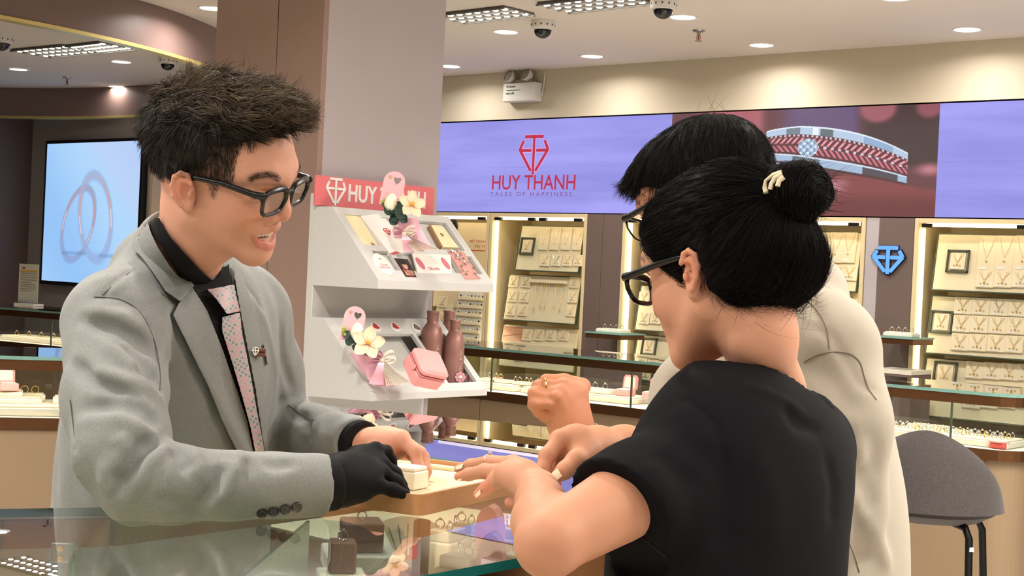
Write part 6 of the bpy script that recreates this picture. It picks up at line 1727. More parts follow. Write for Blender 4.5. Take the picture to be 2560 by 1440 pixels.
f.chain([JL(1012, 1112, 2.308), JL(1058, 1142, 2.300), JL(1066, 1178, 2.288), JL(1056, 1212, 2.275)], [.0105, .0095, .0085, .007], k=.004)
f.chain([JL(1008, 1124, 2.325), JL(1044, 1150, 2.325), JL(1060, 1188, 2.310), JL(1052, 1212, 2.295)], [.0095, .0085, .0075, .0065], k=.004)
f.chain([JL(938, 1130, 2.29), JL(968, 1160, 2.26), JL(992, 1182, 2.235), JL(1008, 1204, 2.215)], [.016, .0125, .0105, .0085], k=.008)
f.fold([JL(1006, 1092, 2.255), JL(1012, 1104, 2.25)], .004, .0012)
V1, F1 = f.extract(); V1 = relax(V1, F1, 1, .4)
c1 = np.tile(lin((206, 148, 122)), (len(V1), 1)); tips = np.min([np.linalg.norm(V1 - JL(*q), axis=1) for q in ((1034, 1203, 2.225), (1048, 1210, 2.25), (1056, 1214, 2.275))], 0); w_ = np.clip(1 - tips / .018, 0, .6)[:, None]; c1 = c1 * (1 - w_) + lin((222, 140, 118)) * w_
# hidden torso and arms make the figure one body
f = Field((-2.5, 1.0, .78), (-1.3, 2.1, 1.55), .012)
SRp, SLp = J(290, 815, 2.17), J(622, 790, 2.48)
f.chain([J(425, 1420, 2.44), J(428, 1100, 2.40), J(440, 850, 2.34)], [.09, .09, .085], k=.05); f.cap(SRp, SLp, .04, .04, k=.05); f.cap(A3(nb), J(440, 850, 2.34), .05, .08, k=.05)
f.chain([SRp, J(345, 1200, 1.985), J(800, 1215, 2.06)], [.04, .032, .025], k=.02); f.chain([SLp, J(715, 1080, 2.56), J(885, 1112, 2.36)], [.04, .032, .025], k=.02)
V2, F2 = f.extract(); c2 = np.tile(lin((203, 150, 127)), (len(V2), 1))
bV = np.concatenate([HV, V1, V2]); bF = np.concatenate([HF, F1 + len(HV), F2 + len(HV) + len(V1)])
part('body', np_mesh('body', bV - MO, bF, SKINM, np.concatenate([HC, c1, c2])), None, man)
tfm = lambda p: tuple(h2w(np.array([p]))[0] - MO)
# teeth
mb = MB()
for i in range(-4, 5):
    a = i * .175; xx = .0885 - .016 * (1 - math.cos(a * 1.4)); yy = .0265 * math.sin(a) / math.sin(.7); 
    mb.cbox(-.0024, .0030, -.0028, .0028, -.0050, .0038, .0009, M4=Matrix.Translation((xx, yy, -.0555 + .0010 * abs(i) * .5)) @ Matrix.Rotation(-a * .9, 4, 'Z'))
mb.v = [tfm(p) for p in mb.v]; part('teeth', mb, mat('tooth_ivory', (240, 230, 214), .25), man, local=True, smooth=True)
glasses(part('glasses', MB().box(0, .0001, 0, .0001, 0, .0001, M4=Matrix.Translation(tfm((.104, 0, .022)))), mat('black_acetate', (16, 16, 17), .22, noise=.05), man, local=True, label='black square framed glasses'), tfm)

# ---- hair
def hair_cap(ells, poly, lo=(-.19, -.13, -.12), hi=(.17, .13, .20), h=.003, wob=.0):
    f = Field(lo, hi, h)
    for (c, r, k) in ells: f.ell(c, r, k=k)
    if wob: f.wobble(wob, .035, 5)
    f.poly_xz(poly); return f.extract()
CAPP = [(.100, .106), (.080, .096), (.060, .084), (.060, .062), (.055, .050), (.040, .038), (.018, .032), (-.004, .028), (-.024, .018), (-.036, .006), (-.037, -.026), (-.050, -.050), (-.105, -.072), (-.19, -.03), (-.19, .19), (.16, .19), (.16, .100)]
V, F = hair_cap([((-.022, 0, .052), (.108, .0800, .090), 0), ((.020, 0, .108), (.078, .060, .036), .04), ((.066, 0, .124), (.036, .050, .020), .03)], CAPP, wob=.002)
V = relax(V, F, 2, .5); N = vnormals(V, F)
hz = V[:, 2]; tone = np.tile(lin((34, 27, 23)), (len(V), 1))
cap_me = np_mesh('hair', h2w(V) - MO, F, HAIRM, tone)
hair_o = part('hair', cap_me, None, man)
rg = np.random.RandomState(11)
def grow(V, N, n, region, dirf, lenf, wid, tonef, m=6, clump=.5, ncl=260, lift=.3, jit=.25, droop=0.0, seed=1):
    rg = np.random.RandomState(seed); idx = np.where(region)[0]; r = rg.choice(idx, n); P0 = V[r] + rg.normal(size=(n, 3)) * .0012; Nn = N[r]
    D = dirf(P0, Nn, rg); D = D - (D * Nn).sum(1)[:, None] * Nn * .9; D /= np.linalg.norm(D, axis=1)[:, None] + 1e-9
    D = D + rg.normal(size=(n, 3)) * jit; D /= np.linalg.norm(D, axis=1)[:, None]
    L = lenf(P0, rg)[:, None]
    s = np.linspace(0, 1, m)
    P = P0[:, None] + D[:, None] * L[:, None] * s[None, :, None] + Nn[:, None] * (L * lift)[:, None] * (s * (1 - .35 * s))[None, :, None]
    P[..., 2] -= (droop * L[:, 0])[:, None] * s[None] ** 2
    ci = rg.choice(n, ncl); d2 = ((P0[:, None] - P0[ci][None]) ** 2).sum(2); j = ci[d2.argmin(1)]
    pull = (s ** 1.5)[None, :, None] * clump; P = P * (1 - pull) + (P[j] + rg.normal(size=(n, 1, 3)) * .0008) * pull
    return strand_mesh(P, wid * (.7 + .6 * rg.rand(n)), tonef(P0, rg))
def t_top(P, rg):
    k = rg.rand(len(P), 1) * np.clip((P[:, 2:3] - .085) / .05, 0, 1); k = k * (.45 + .55 * np.sin(P[:, 1:2] * 190 + P[:, 0:1] * 60) ** 2); return lin((34, 27, 22)) * (1 - k) + lin((136, 114, 88)) * k
top = V[:, 2] > .085
sets = []
sets.append(grow(V, N, 5200, top, lambda P, n_, rg: np.array([1.0, 0, .22]) + np.stack([0 * P[:, 0], np.sin(P[:, 0] * 70 + P[:, 1] * 40) * .55, .3 * np.sin(P[:, 1] * 130)], 1) + np.stack([-.9 * (P[:, 0] < -.045), 0 * P[:, 0], 0 * P[:, 0]], 1), lambda P, rg: .018 + .016 * rg.rand(len(P)) + .006 * np.clip((P[:, 0] - .05) / .05, 0, 1), .00055, t_top, clump=.6, ncl=240, lift=.34, jit=.22, seed=2))
sets.append(grow(V, N, 1300, (V[:, 0] < -.035) & (V[:, 2] > .06), lambda P, n_, rg: np.stack([-.6 - 6 * (P[:, 0] + .06), P[:, 1] * 5, -.5 + 0 * P[:, 0]], 1), lambda P, rg: .022 + .014 * rg.rand(len(P)), .0005, t_top, clump=.4, ncl=70, lift=.16, jit=.2, seed=14))
sets.append(grow(V, N, 300, (V[:, 0] > .060) & (V[:, 2] > .112), lambda P, n_, rg: np.array([1.0, 0, .40]) + np.stack([0 * P[:, 0], .5 * np.sin(P[:, 1] * 90), .3 * np.sin(P[:, 1] * 160)], 1), lambda P, rg: .022 + .016 * rg.rand(len(P)), .00045, t_top, clump=.65, ncl=34, lift=.25, jit=.2, seed=4))
sets.append(grow(V, N, 420, (V[:, 2] > .12), lambda P, n_, rg: np.array([.5, 0, .7]) + 0 * P, lambda P, rg: .024 + .018 * rg.rand(len(P)), .0004, t_top, clump=.75, ncl=26, lift=.55, jit=.35, seed=5))
dk = lambda P, rg: lin((30, 24, 20)) * (1 + .9 * rg.rand(len(P), 1))
sets.append(grow(V, N, 5200, (V[:, 2] <= .098), lambda P, n_, rg: np.stack([.30 * np.clip((P[:, 0] + .02) / .06, -1, 1) + .0 * P[:, 0], 0 * P[:, 0], -1 + 0 * P[:, 0]], 1), lambda P, rg: (.014 + .016 * np.clip((P[:, 2] - .0) / .08, 0, 1)) * (.7 + .6 * rg.rand(len(P))), .0005, dk, clump=.35, ncl=420, lift=.10, jit=.14, seed=3))
sv, sf, sc2, o = [], [], [], 0
for (a, b, c) in sets: sv.append(a); sf.append(b + o); sc2.append(c); o += len(a)
# short faded stubble on the sides below the cap
sk = (HV - HT) @ HR; SIDEM = (sk[:, 0] < .058) & (sk[:, 0] > -.03) & (sk[:, 2] > .014 + .25 * np.clip(sk[:, 0] - .03, 0, .03)) & (sk[:, 2] < .088) & (np.abs(sk[:, 1]) > .05) & (np.abs(sk[:, 1]) < .078)
SIDEM |= (np.abs(sk[:, 0] - .027 - .2 * np.clip(sk[:, 2], 0, .03)) < .0065 * np.clip((sk[:, 2] + .012) / .02, .2, 1)) & (sk[:, 2] > -.010) & (sk[:, 2] < .03) & (np.abs(sk[:, 1]) > .05)
a, b, c = grow(sk, vnormals(sk, HF), 8500, SIDEM, lambda P, n_, rg: np.array([.12, 0, -1.0]) + 0 * P, lambda P, rg: (.003 + .006 * rg.rand(len(P))) * (.5 + .5 * np.clip((P[:, 2] - .01) / .03, 0, 1)), .00022, dk, m=4, clump=.1, ncl=300, lift=.12, jit=.12, seed=9)
sv.append(a); sf.append(b + o); sc2.append(c); o += len(a)
bm_ = np.min([seg_dist(sk, q) for q in BROWS], 0) < .0038
a, b, c = grow(sk, vnormals(sk, HF), 420, bm_, lambda P, n_, rg: np.stack([-.5 + 0 * P[:, 0], np.sign(P[:, 1]) * 1.0, .25 + 0 * P[:, 0]], 1), lambda P, rg: .006 + .004 * rg.rand(len(P)), .00022, dk, m=4, clump=.1, ncl=60, lift=.10, jit=.15, seed=19)
sv.append(a); sf.append(b + o); sc2.append(c)
sm = part('hair_strands', np_mesh('hair_strands', h2w(np.concatenate(sv)) - MO, np.concatenate(sf), HAIRM, np.concatenate(sc2)), None, hair_o, kind='stuff')

# ---- suit jacket
m_suit = mat('grey_wool', (129, 130, 127), .9, noise=.42, nscale=420, bump=.25, bscale=900, sheen=.08, stretch=(1, 1, 2.2))
def px_on(bv, pts, dflt=2.2):
    out = []
    for (u, v) in pts:
        h = bv.ray_cast(CAM, ray(u, v).normalized()); out.append(A3(h[0]) if h[0] is not None else None)
    good = [p for p in out if p is not None]
    return good
def jacket(h=.0044, near_arm=True):
    f = Field((-2.40, 1.0, .72), (-1.36, 2.05, 1.54), h)
    Rb = np.stack([A3(BF), A3(BL), np.array([0, 0, 1.])], 1)
    f.ell(J(408, 1400, 2.46), (.158, .205, .26), R=Rb, k=0)
    f.ell(J(418, 1130, 2.42), (.150, .200, .26), R=Rb, k=.06)
    f.ell(J(452, 900, 2.35), (.130, .195, .19), R=Rb, k=.06)
    SR, SL = J(290, 808, 2.16), J(618, 780, 2.48)
    f.cap(SR, SL, .066, .062, k=.05)
    f.cap(J(425, 700, 2.32), J(320, 775, 2.20), .056, .060, k=.04); f.cap(J(440, 700, 2.33), J(585, 745, 2.46), .056, .058, k=.04)
    # right sleeve (near) and left sleeve (far)
    if near_arm:
        f.chain([J(284, 812, 2.14), J(284, 1000, 2.06), J(308, 1125, 2.0), J(345, 1205, 1.985)], [.072, .066, .061, .054], k=.03)
        f.chain([J(345, 1205, 1.985), J(420, 1210, 1.987), J(560, 1214, 2.01), J(700, 1214, 2.035), J(822, 1213, 2.065)], [.056, .052, .0465, .044, .0425], k=.012)
    f.chain([J(628, 790, 2.48), J(668, 930, 2.53), J(705, 1055, 2.55)], [.062, .055, .050], k=.03)
    f.chain([J(705, 1060, 2.55), J(790, 1085, 2.46), J(895, 1108, 2.352)], [.050, .047, .041], k=.012)
    for (a, b) in (((815, 1213, 2.063), (700, 1212, 2.035)), ((893, 1108, 2.353), (790, 1085, 2.46))):
        p, n = J(*a), J(*a) - J(*b); n /= np.linalg.norm(n)
        sl, (X, Y, Z) = f.box(p - .07, p + .07); f.f[sl] = np.maximum(f.f[sl], ((X - p[0]) * n[0] + (Y - p[1]) * n[1] + (Z - p[2]) * n[2]).astype(np.float32))
    # jacket collar stands round the neck, open in front
    ncen, nup = A3(nb), A3(W(470, 600, 2.26)) - A3(nb); nup /= np.linalg.norm(nup)
    f.cap(ncen - nup * .02, ncen + nup * .030, .082, .072, k=.03)
    # hollow for neck and shirt
    f.cap(ncen - nup * .04, ncen + nup * .12, .066, .062, k=.004, mode='s')
    f.cut_plane((0, 0, .745), (0, 0, -1))
    return f, ncen, nup
jf, ncen, nup = jacket()
tV, tF = jacket(.007, False)[0].extract()
V, F = jf.extract(); bv = bvh_of(V, F)
FOLDS = [([(208, 800), (290, 822), (345, 850), (388, 884)], .015, -.013), ([(215, 775), (300, 792), (370, 838)], .014, .006), ([(300, 852), (345, 885), (378, 930), (398, 968)], .013, -.013), ([(250, 850), (330, 915), (392, 985)], .014, .007), ([(335, 918), (368, 942), (392, 978)], .010, -.010),
         ([(152, 868), (225, 925), (320, 955), (395, 990)], .012, .009), ([(172, 900), (240, 955), (330, 985)], .014, -.007), ([(222, 1022), (300, 1008), (360, 1030), (410, 1075)], .016, -.011), ([(190, 1060), (290, 1050), (380, 1085)], .014, .006),
         ([(405, 1088), (350, 1128), (318, 1180), (292, 1226)], .013, -.012), ([(425, 1112), (378, 1150), (345, 1200), (322, 1245)], .013, .010), ([(290, 1085), (310, 1120), (285, 1190)], .015, .008), ([(272, 1150), (262, 1200), (285, 1240)], .012, .006),
         ([(478, 1128), (500, 1165), (480, 1200)], .012, .006), ([(428, 1120), (450, 1145), (470, 1185)], .011, -.007), ([(520, 1272), (560, 1235), (585, 1180), (572, 1140)], .010, .007), ([(500, 1262), (540, 1215), (560, 1160)], .012, -.007), ([(610, 1140), (625, 1170), (600, 1205)], .010, -.004), ([(380, 1235), (450, 1262), (520, 1282)], .012, -.003),
         ([(655, 1150), (690, 1165), (740, 1160)], .012, -.004), ([(700, 800), (708, 900), (735, 985)], .012, -.005), ([(640, 760), (672, 850), (690, 960)], .010, .004), ([(765, 1050), (770, 1090), (750, 1120)], .010, -.008), ([(800, 1045), (805, 1090), (790, 1130)], .010, .006), ([(700, 1000), (735, 1035), (770, 1050)], .012, -.008),
         ([(412, 760), (470, 860), (520, 960), (560, 1080)], .012, -.003), ([(250, 690), (300, 735)], .02, .002), ([(395, 800), (412, 900), (420, 1010)], .014, .005)]
for (pts, w, a) in FOLDS:
    P = px_on(bv, pts)
    if len(P) > 1: jf.fold(P, w * .72, a * 2.2)
for (pts, w, a) in (([(405, 1086), (350, 1126), (318, 1178), (290, 1230)], .0065, -.015), ([(300, 852), (345, 885), (378, 930), (398, 968)], .0065, -.010), ([(335, 918), (368, 942), (392, 978)], .0055, -.009), ([(205, 800), (290, 822), (345, 850), (390, 886)], .007, -.008), ([(230, 1020), (300, 1006), (360, 1028), (412, 1078)], .008, -.006), ([(520, 1275), (562, 1235), (588, 1180)], .006, .006), ([(480, 1122), (498, 1150)], .007, .008), ([(600, 1128), (612, 1160)], .006, .006), ([(640, 1130), (655, 1160)], .006, -.005), ([(415, 1100), (440, 1118), (465, 1150)], .006, -.006), ([(555, 1130), (575, 1150), (580, 1185)], .006, -.005)):
    P = px_on(bv, pts)
    if len(P) > 1: jf.fold(P, w, a)
for pts in ([(255, 738), (290, 706), (334, 674)], [(236, 742), (300, 745), (352, 775), (388, 850), (402, 930), (400, 985)], [(172, 1000), (190, 1120), (205, 1272)], [(605, 700), (640, 745), (662, 820)]):
    P = px_on(bv, pts)
    if len(P) > 1: jf.fold(P, .0042, -.0045, taper=False)
jf.wobble(.0012, .11, 3)
V, F = jf.extract(); V = relax(V, F, 1, .3); jbv = bvh_of(V, F); tbv = bvh_of(tV, tF)
jk = part('suit_jacket', np_mesh('suit_jacket', V - MO, F, m_suit), None, man, label='grey wool suit jacket')
def cpx(L): return [(140 + a * .5417, 540 + b * .5417) for (a, b) in L]
def lay(name, poly, m, parent, off, thick=0.0, step=3.6, bv=None, fn=None, label=None, maxd=None, uv=0):
    v_, f_ = patch(bv or tbv, poly, step, off, thick=thick, fn_off=fn, maxd=maxd)
    if len(f_) == 0: print('EMPTY PATCH', name); return None
    me = np_mesh(name, v_ - MO, f_, m)
    if uv:
        q = np.array([to_px(p) for p in v_]); ca, sa = math.cos(.22), math.sin(.22); q = np.stack([q[:, 0] * ca - q[:, 1] * sa, q[:, 0] * sa + q[:, 1] * ca], 1) / uv; q = np.stack([q[:, 0] + q[:, 1], q[:, 1] - q[:, 0]], 1) * .7071
        li = np.empty(len(me.loops), np.int32); me.loops.foreach_get('vertex_index', li); me.uv_layers.new(name='UVMap').data.foreach_set('uv', q[li].astype(np.float32).ravel())
    return part(name, me, None, parent, label=label)
m_shirt = mat('black_shirt', (.007, .0065, .007), .75, noise=.1, nscale=80, bump=.1, bscale=700, spec=.15)
cb, cbF, cbv = tV, tF, tbv
nV = np.concatenate([cb, HV]); nF = np.concatenate([cbF, HF + len(cb)]); nbv = bvh_of(nV, nF)
lay('shirt_collar', [(406, 543), (412, 562), (437, 598), (479, 645), (517, 686), (535, 702), (550, 676), (568, 660), (572, 716), (508, 730), (494, 748), (456, 694), (410, 614), (376, 572), (388, 550)], m_shirt, man, .007, .004, step=3.6, bv=nbv, label='black shirt collar', maxd=.3)
lay('shirt', cpx([(560, 230), (690, 440), (757, 610), (880, 950), (912, 1150), (958, 1150), (905, 800), (838, 450), (802, 255), (790, 300), (735, 315), (640, 235)]), m_shirt, man, .003, bv=nbv, label='black shirt front', maxd=.3)
m_tie = bpy.data.materials.new('dotted_tie'); m_tie.use_nodes = True
nt = m_tie.node_tree; b = nt.nodes['Principled BSDF']; b.inputs['Roughness'].default_value = .45
tc = nt.nodes.new('ShaderNodeTexCoord'); vo = nt.nodes.new('ShaderNodeTexVoronoi'); vo.voronoi_dimensions = '2D'; vo.inputs['Scale'].default_value = 1; vo.inputs['Randomness'].default_value = .12
cr = nt.nodes.new('ShaderNodeValToRGB'); cr.color_ramp.interpolation = 'CONSTANT'; cr.color_ramp.elements[0].color = (1, 1, 1, 1); cr.color_ramp.elements[1].position = .30; cr.color_ramp.elements[1].color = (0, 0, 0, 1)
c2_ = nt.nodes.new('ShaderNodeValToRGB'); c2_.color_ramp.interpolation = 'CONSTANT'; c2_.color_ramp.elements[0].color = srgb(206, 128, 132); c2_.color_ramp.elements[1].position = .55; c2_.color_ramp.elements[1].color = srgb(112, 120, 120)
mx = nt.nodes.new('ShaderNodeMix'); mx.data_type = 'RGBA'; mx.inputs[6].default_value = srgb(164, 158, 158)
nt.links.new(tc.outputs['UV'], vo.inputs['Vector']); nt.links.new(vo.outputs['Distance'], cr.inputs[0]); sx3 = nt.nodes.new('ShaderNodeSeparateColor'); nt.links.new(vo.outputs['Color'], sx3.inputs[0]); nt.links.new(sx3.outputs[0], c2_.inputs[0])
nt.links.new(cr.outputs[0], mx.inputs[0]); nt.links.new(c2_.outputs[0], mx.inputs[7]); nt.links.new(mx.outputs[2], b.inputs['Base Color'])
TIE = cpx([(752, 470), (828, 450), (838, 545), (885, 760), (934, 1000), (958, 1150), (914, 1150), (880, 980), (820, 770), (750, 525)])
tie = lay('necktie', TIE, m_tie, man, .012, .004, uv=10.0, bv=cbv, label='pale tie with pink dots', fn=lambda x, y: .010 + .006 * math.sin(max(0, min(1, (x - 545) / 90)) * math.pi), maxd=.3)
lay('tie_knot', cpx([(676, 345), (792, 325), (828, 448), (757, 462)]), m_tie, tie, .018, .006, step=4, uv=9.0, bv=cbv, fn=lambda x, y: .016 + .008 * math.sin(max(0, min(1, (x - 508) / 80)) * math.pi), maxd=.3)
lay('lapel', cpx([(620, 330), (690, 440), (757, 605), (830, 810), (875, 950), (912, 1150), (862, 1160), (760, 950), (690, 780), (600, 600), (523, 458), (556, 404)]), m_suit, jk, .010, .007, label='broad notched lapel', fn=lambda x, y: .007 + .004 * max(0, 1 - abs(x - (430 + (y - 788) * .52)) / 40), maxd=.3)
lay('collar_fold', cpx([(442, 32), (500, 140), (622, 332), (556, 406), (486, 360), (412, 246), (366, 162), (396, 92)]), m_suit, jk, .015, .007, bv=nbv, label='jacket collar', maxd=.3)
lay('lapel', cpx([(800, 222), (850, 285), (905, 430), (935, 600), (952, 800), (970, 1150), (958, 1150), (908, 800), (840, 450)]), m_suit, jk, .008, .006, maxd=.3)
# stitched seams
m_seam = mat('seam_thread', (92, 88, 80), .9)
def seam(parent, O, bv, pts, m, r=.0008, name='seam'):
    Q = []
    for (u0, v0), (u1, v1) in zip(pts[:-1], pts[1:]):
        for k in range(6):
            t = k / 6; h = bv.ray_cast(CAM, ray(u0 + (u1 - u0) * t, v0 + (v1 - v0) * t).normalized())
            if h[0] is not None and (not Q or (Vector(Q[-1]) + Vector(O) - h[0]).length < .06): Q.append(tuple(A3(h[0] - ray(u0, v0).normalized() * .0010) - O))
    if len(Q) > 3:
        Q = np.array(Q)
        for _ in range(6): Q[1:-1] = (Q[:-2] + 2 * Q[1:-1] + Q[2:]) / 4
        return part(name, MB().tube([tuple(q) for q in Q], r, 5), m, parent, local=True, smooth=True)
for pts in ([(255, 738), (290, 706), (334, 674)], [(236, 742), (300, 745), (352, 775), (388, 850), (402, 930), (400, 985)], [(175, 1000), (190, 1120), (203, 1270)], [(403, 735), (441, 759)], [(720, 1012), (760, 1040), (790, 1052)]):
    seam(jk, MO, jbv, pts, m_seam)
# cuffs
mcf = m_shirt
f = Field(J(850, 1210, 2.07) - .09, J(850, 1210, 2.07) + .09, .004)
f.cap(J(790, 1212, 2.06), J(846, 1208, 2.075), .0395, .0375, k=0); p, n = J(843, 1208, 2.074), J(846, 1208, 2.075) - J(790, 1212, 2.06); f.cut_plane(p, n)
v_, f_ = f.extract(); part('shirt_cuff', np_mesh('shirt_cuff', v_ - MO, f_, m_shirt), None, man)
f = Field(J(905, 1108, 2.34) - .08, J(905, 1108, 2.34) + .08, .0035)
f.cap(J(870, 1105, 2.375), J(912, 1110, 2.338), .0385, .0365, k=0); p, n = J(909, 1110, 2.340), J(912, 1110, 2.338) - J(870, 1105, 2.375); f.cut_plane(p, n)
v_, f_ = f.extract(); part('shirt_cuff', np_mesh('shirt_cuff', v_ - MO, f_, m_shirt), None, man)
# glove
f = Field(np.min([J(800, 1090, 2.02), J(1040, 1260, 2.24), J(800, 1260, 2.24), J(1040, 1090, 2.02)], 0) - .02, np.max([J(800, 1090, 2.02), J(1040, 1260, 2.24), J(800, 1260, 2.24), J(1040, 1090, 2.02)], 0) + .02, .0021)
f.cap(J(825, 1208, 2.07), J(858, 1196, 2.09), .033, .031, k=0, flat=((0, 0, 1), 1.0))
f.chain([J(855, 1196, 2.09), J(900, 1160, 2.125)], [.031, .024], k=.02); f.chain([J(855, 1200, 2.085), J(915, 1190, 2.10)], [.030, .026], k=.02); f.chain([J(855, 1205, 2.08), J(905, 1215, 2.085)], [.027, .018], k=.02)
f.chain([J(898, 1150, 2.135), J(938, 1126, 2.150)], [.020, .013], k=.015)
f.chain([J(938, 1124, 2.152), J(966, 1128, 2.172), J(978, 1150, 2.182), J(983, 1176, 2.185)], [.0105, .0088, .0080, .0075], k=.004)
f.chain([J(915, 1165, 2.12), J(948, 1158, 2.140), J(985, 1185, 2.155), J(1006, 1215, 2.165)], [.018, .0125, .0105, .0085], k=.008)
f.chain([J(915, 1185, 2.10), J(950, 1180, 2.115), J(988, 1205, 2.130), J(1010, 1228, 2.140)], [.018, .0125, .0105, .0085], k=.007)
f.chain([J(895, 1218, 2.08), J(940, 1212, 2.090), J(982, 1224, 2.105), J(1013, 1236, 2.115)], [.016, .0115, .0098, .0080], k=.006)
for pts in ([(930, 1172, 2.118), (960, 1176, 2.128), (990, 1200, 2.14)], [(925, 1200, 2.09), (955, 1198, 2.10), (985, 1215, 2.112)], [(940, 1140, 2.14), (960, 1150, 2.15), (980, 1172, 2.16)]): f.fold([J(*q) for q in pts], .0045, -.004)
f.fold([J(868, 1224, 2.055), J(880, 1210, 2.06), J(882, 1195, 2.065)], .004, .003); f.fold([J(890, 1222, 2.06), J(888, 1205, 2.07)], .004, -.003)
v_, f_ = f.extract(); v_ = relax(v_, f_, 1, .4)
gl = part('glove', np_mesh('glove', v_ - MO, f_, mat('black_glove', (.006, .006, .0065), .6, noise=.1, nscale=300, bump=.15, bscale=1200, spec=.1)), None, man, label='black fabric glove')
# sleeve buttons, name tag, breast pocket
m_btn = mat('horn_button', (44, 40, 38), .3, noise=.2, nscale=120)
for (u, v) in ((655, 1281), (684, 1277), (712, 1272), (740, 1267)):
    h = jbv.ray_cast(CAM, ray(u, v).normalized())
    if h[0] is None: continue
    n = h[1] if h[1].dot(ray(u, v)) < 0 else -h[1]; n = (n - ray(u, v).normalized() * .8).normalized(); F4 = frame(h[0] + n * .0015, n.orthogonal(), n.cross(n.orthogonal()))
    mb = MB().lathe([(.0074, 0), (.0076, .0018), (.0066, .0034), (.0050, .0018), (.0005, .0018)], 20, M4=F4); mb.v = [tuple(A3(p) - MO) for p in mb.v]
    bt = part('sleeve_button', mb, m_btn, jk, local=True, smooth=True)
    mb = MB()
    for (a, b2) in ((.0013, .0013), (-.0013, .0013), (.0013, -.0013), (-.0013, -.0013)): mb.lathe([(.0006, .0020), (.0006, .0026)], 6, M4=F4 @ Matrix.Translation((a, b2, 0)))
    mb.v = [tuple(A3(p) - MO) for p in mb.v]; part('stitch', mb, m_black, bt, local=True)
h = jbv.ray_cast(CAM, ray(634, 880).normalized())
if h[0] is not None:
    n = (h[1] if h[1].dot(ray(634, 880)) < 0 else -h[1]); n = (n - FWD0 * .5).normalized(); F4 = frame(h[0] + n * .0115, RGT0 - n * RGT0.dot(n), UPV)
    mb = MB().cbox(-.006, .014, -.0065, .0065, -.002, .002, .0012, M4=F4); mb.v = [tuple(A3(p) - MO) for p in mb.v]
    ntg = part('name_tag', mb, mat('bronze_tag', (120, 84, 66), .35, metal=.6), man, local=True, label='small bronze name tag with white gem badge')
    mb = gem_mb(F4 @ Matrix.Translation((-.0085, .001, .0025)), .0125, .12, .0008); mb.v = [tuple(A3(p) - MO) for p in mb.v]; part('gem_badge', mb, m_white, ntg, local=True)
    mb = MB().box(-.001, .010, -.001, .0012, .002, .0024, M4=F4); mb.v = [tuple(A3(p) - MO) for p in mb.v]; part('engraving', mb, m_black, ntg, local=True)
lay('breast_pocket', [(652, 860), (660, 858), (669, 905), (662, 912)], m_suit, jk, .007, .004, step=3)
# trousers and shoes below the counter
def legs(parent, O, cx, cy, fw, lf, top, m, shoe_m, spread=.10, r0=.095):
    f = Field((cx - .35, cy - .35, 0.0), (cx + .35, cy + .35, top + .05), .014); fw, lf = A3(fw), A3(lf)
    c0 = np.array([cx, cy, 0.])
    for s in (-1, 1): f.chain([c0 + lf * s * .07 + np.array([0, 0, top - .10]), c0 + lf * s * spread + np.array([0, 0, .50]), c0 + lf * s * (spread + .01) + np.array([0, 0, .09])], [r0, .075, .06], k=.03)
    f.cap(c0 + np.array([0, 0, top - .08]) - lf * .06, c0 + np.array([0, 0, top - .08]) + lf * .06, r0 + .02, r0 + .02, k=.05); f.cut_plane((0, 0, .06), (0, 0, -1)); f.cut_plane((0, 0, top), (0, 0, 1))
    v_, f_ = f.extract(); part('trousers', np_mesh('trousers', v_ - O, f_, m), None, parent)
    for s in (-1, 1):
        f = Field((cx - .45, cy - .45, -.01), (cx + .45, cy + .45, .14), .010); b0 = c0 + lf * s * (spread + .01)
        f.chain([b0 - fw * .06 + np.array([0, 0, .05]), b0 + fw * .05 + np.array([0, 0, .045]), b0 + fw * .16 + np.array([0, 0, .032])], [.045, .044, .034], k=.02); f.cut_plane((0, 0, .001), (0, 0, -1))
        v_, f_ = f.extract(); part('shoe', np_mesh('shoe', v_ - O, f_, shoe_m), None, parent)
legs(man, MO, man.location.x, man.location.y, BF, BL, .80, m_suit, mat('black_leather', (18, 17, 16), .35))
# ================================================================== WOMAN CUSTOMER
WR = np.array([[-0.9602, -0.0933, -0.2633], [0.0816, -0.9951, 0.0551], [-0.2671, 0.0314, 0.9632]]); WT = np.array([-0.972, 1.5742, 1.3217])
WF = (-RGT0 * .69 + FWD0 * .72).normalized(); WL = UPV.cross(WF).normalized()
wc = W(1815, 1440, 1.77)
wom = thing('person', 'woman with hair bun, glasses and black t-shirt seen from behind', 'person', (wc.x, wc.y, 0))
WO = A3(wom.location)
w2w = lambda V: np.asarray(V) @ WR.T + WT
wl = lambda p: WR.T @ (A3(p) - WT)
f = head_field(sex='w', mouth=False, lo=(-.16, -.12, -.26))
wnb = J(1930, 1080, 1.885)
nlw = wl(wnb) / .97
f.chain([(-.035, 0, -.040), (-.040, 0, -.085), tuple(nlw * .6 + np.array((-.040, 0, -.085)) * .4), tuple(nlw)], [.052, .0410, .0430, .060], k=.03)
V, F = f.extract(); V = relax(V, F, 1, .4)
c, mix, (x, y, z) = skin_cols(V, (212, 156, 128), (180, 100, 92))
eye_colours(V, mix)
for bp_ in BROWS: mix((1 - np.clip((seg_dist(V, bp_) - .0015) / .003, 0, 1)) * .7, (70, 52, 46))
mix((1 - np.clip((seg_dist(V, [(.080, -.022, -.057), (.0955, 0, -.058), (.080, .022, -.057)]) - .008) / .003, 0, 1)) * .7, (186, 100, 92))
mix(np.clip((-x - .015) / .02, 0, 1) * np.clip((z + .06) / .02, 0, 1) * .75, (40, 30, 28))        # scalp under the hair
mix((np.hypot(x + .065, z + .142) < .0018) * .8, (120, 76, 56))
V = V * .97
wHV, wHF, wHC = w2w(V), F, c
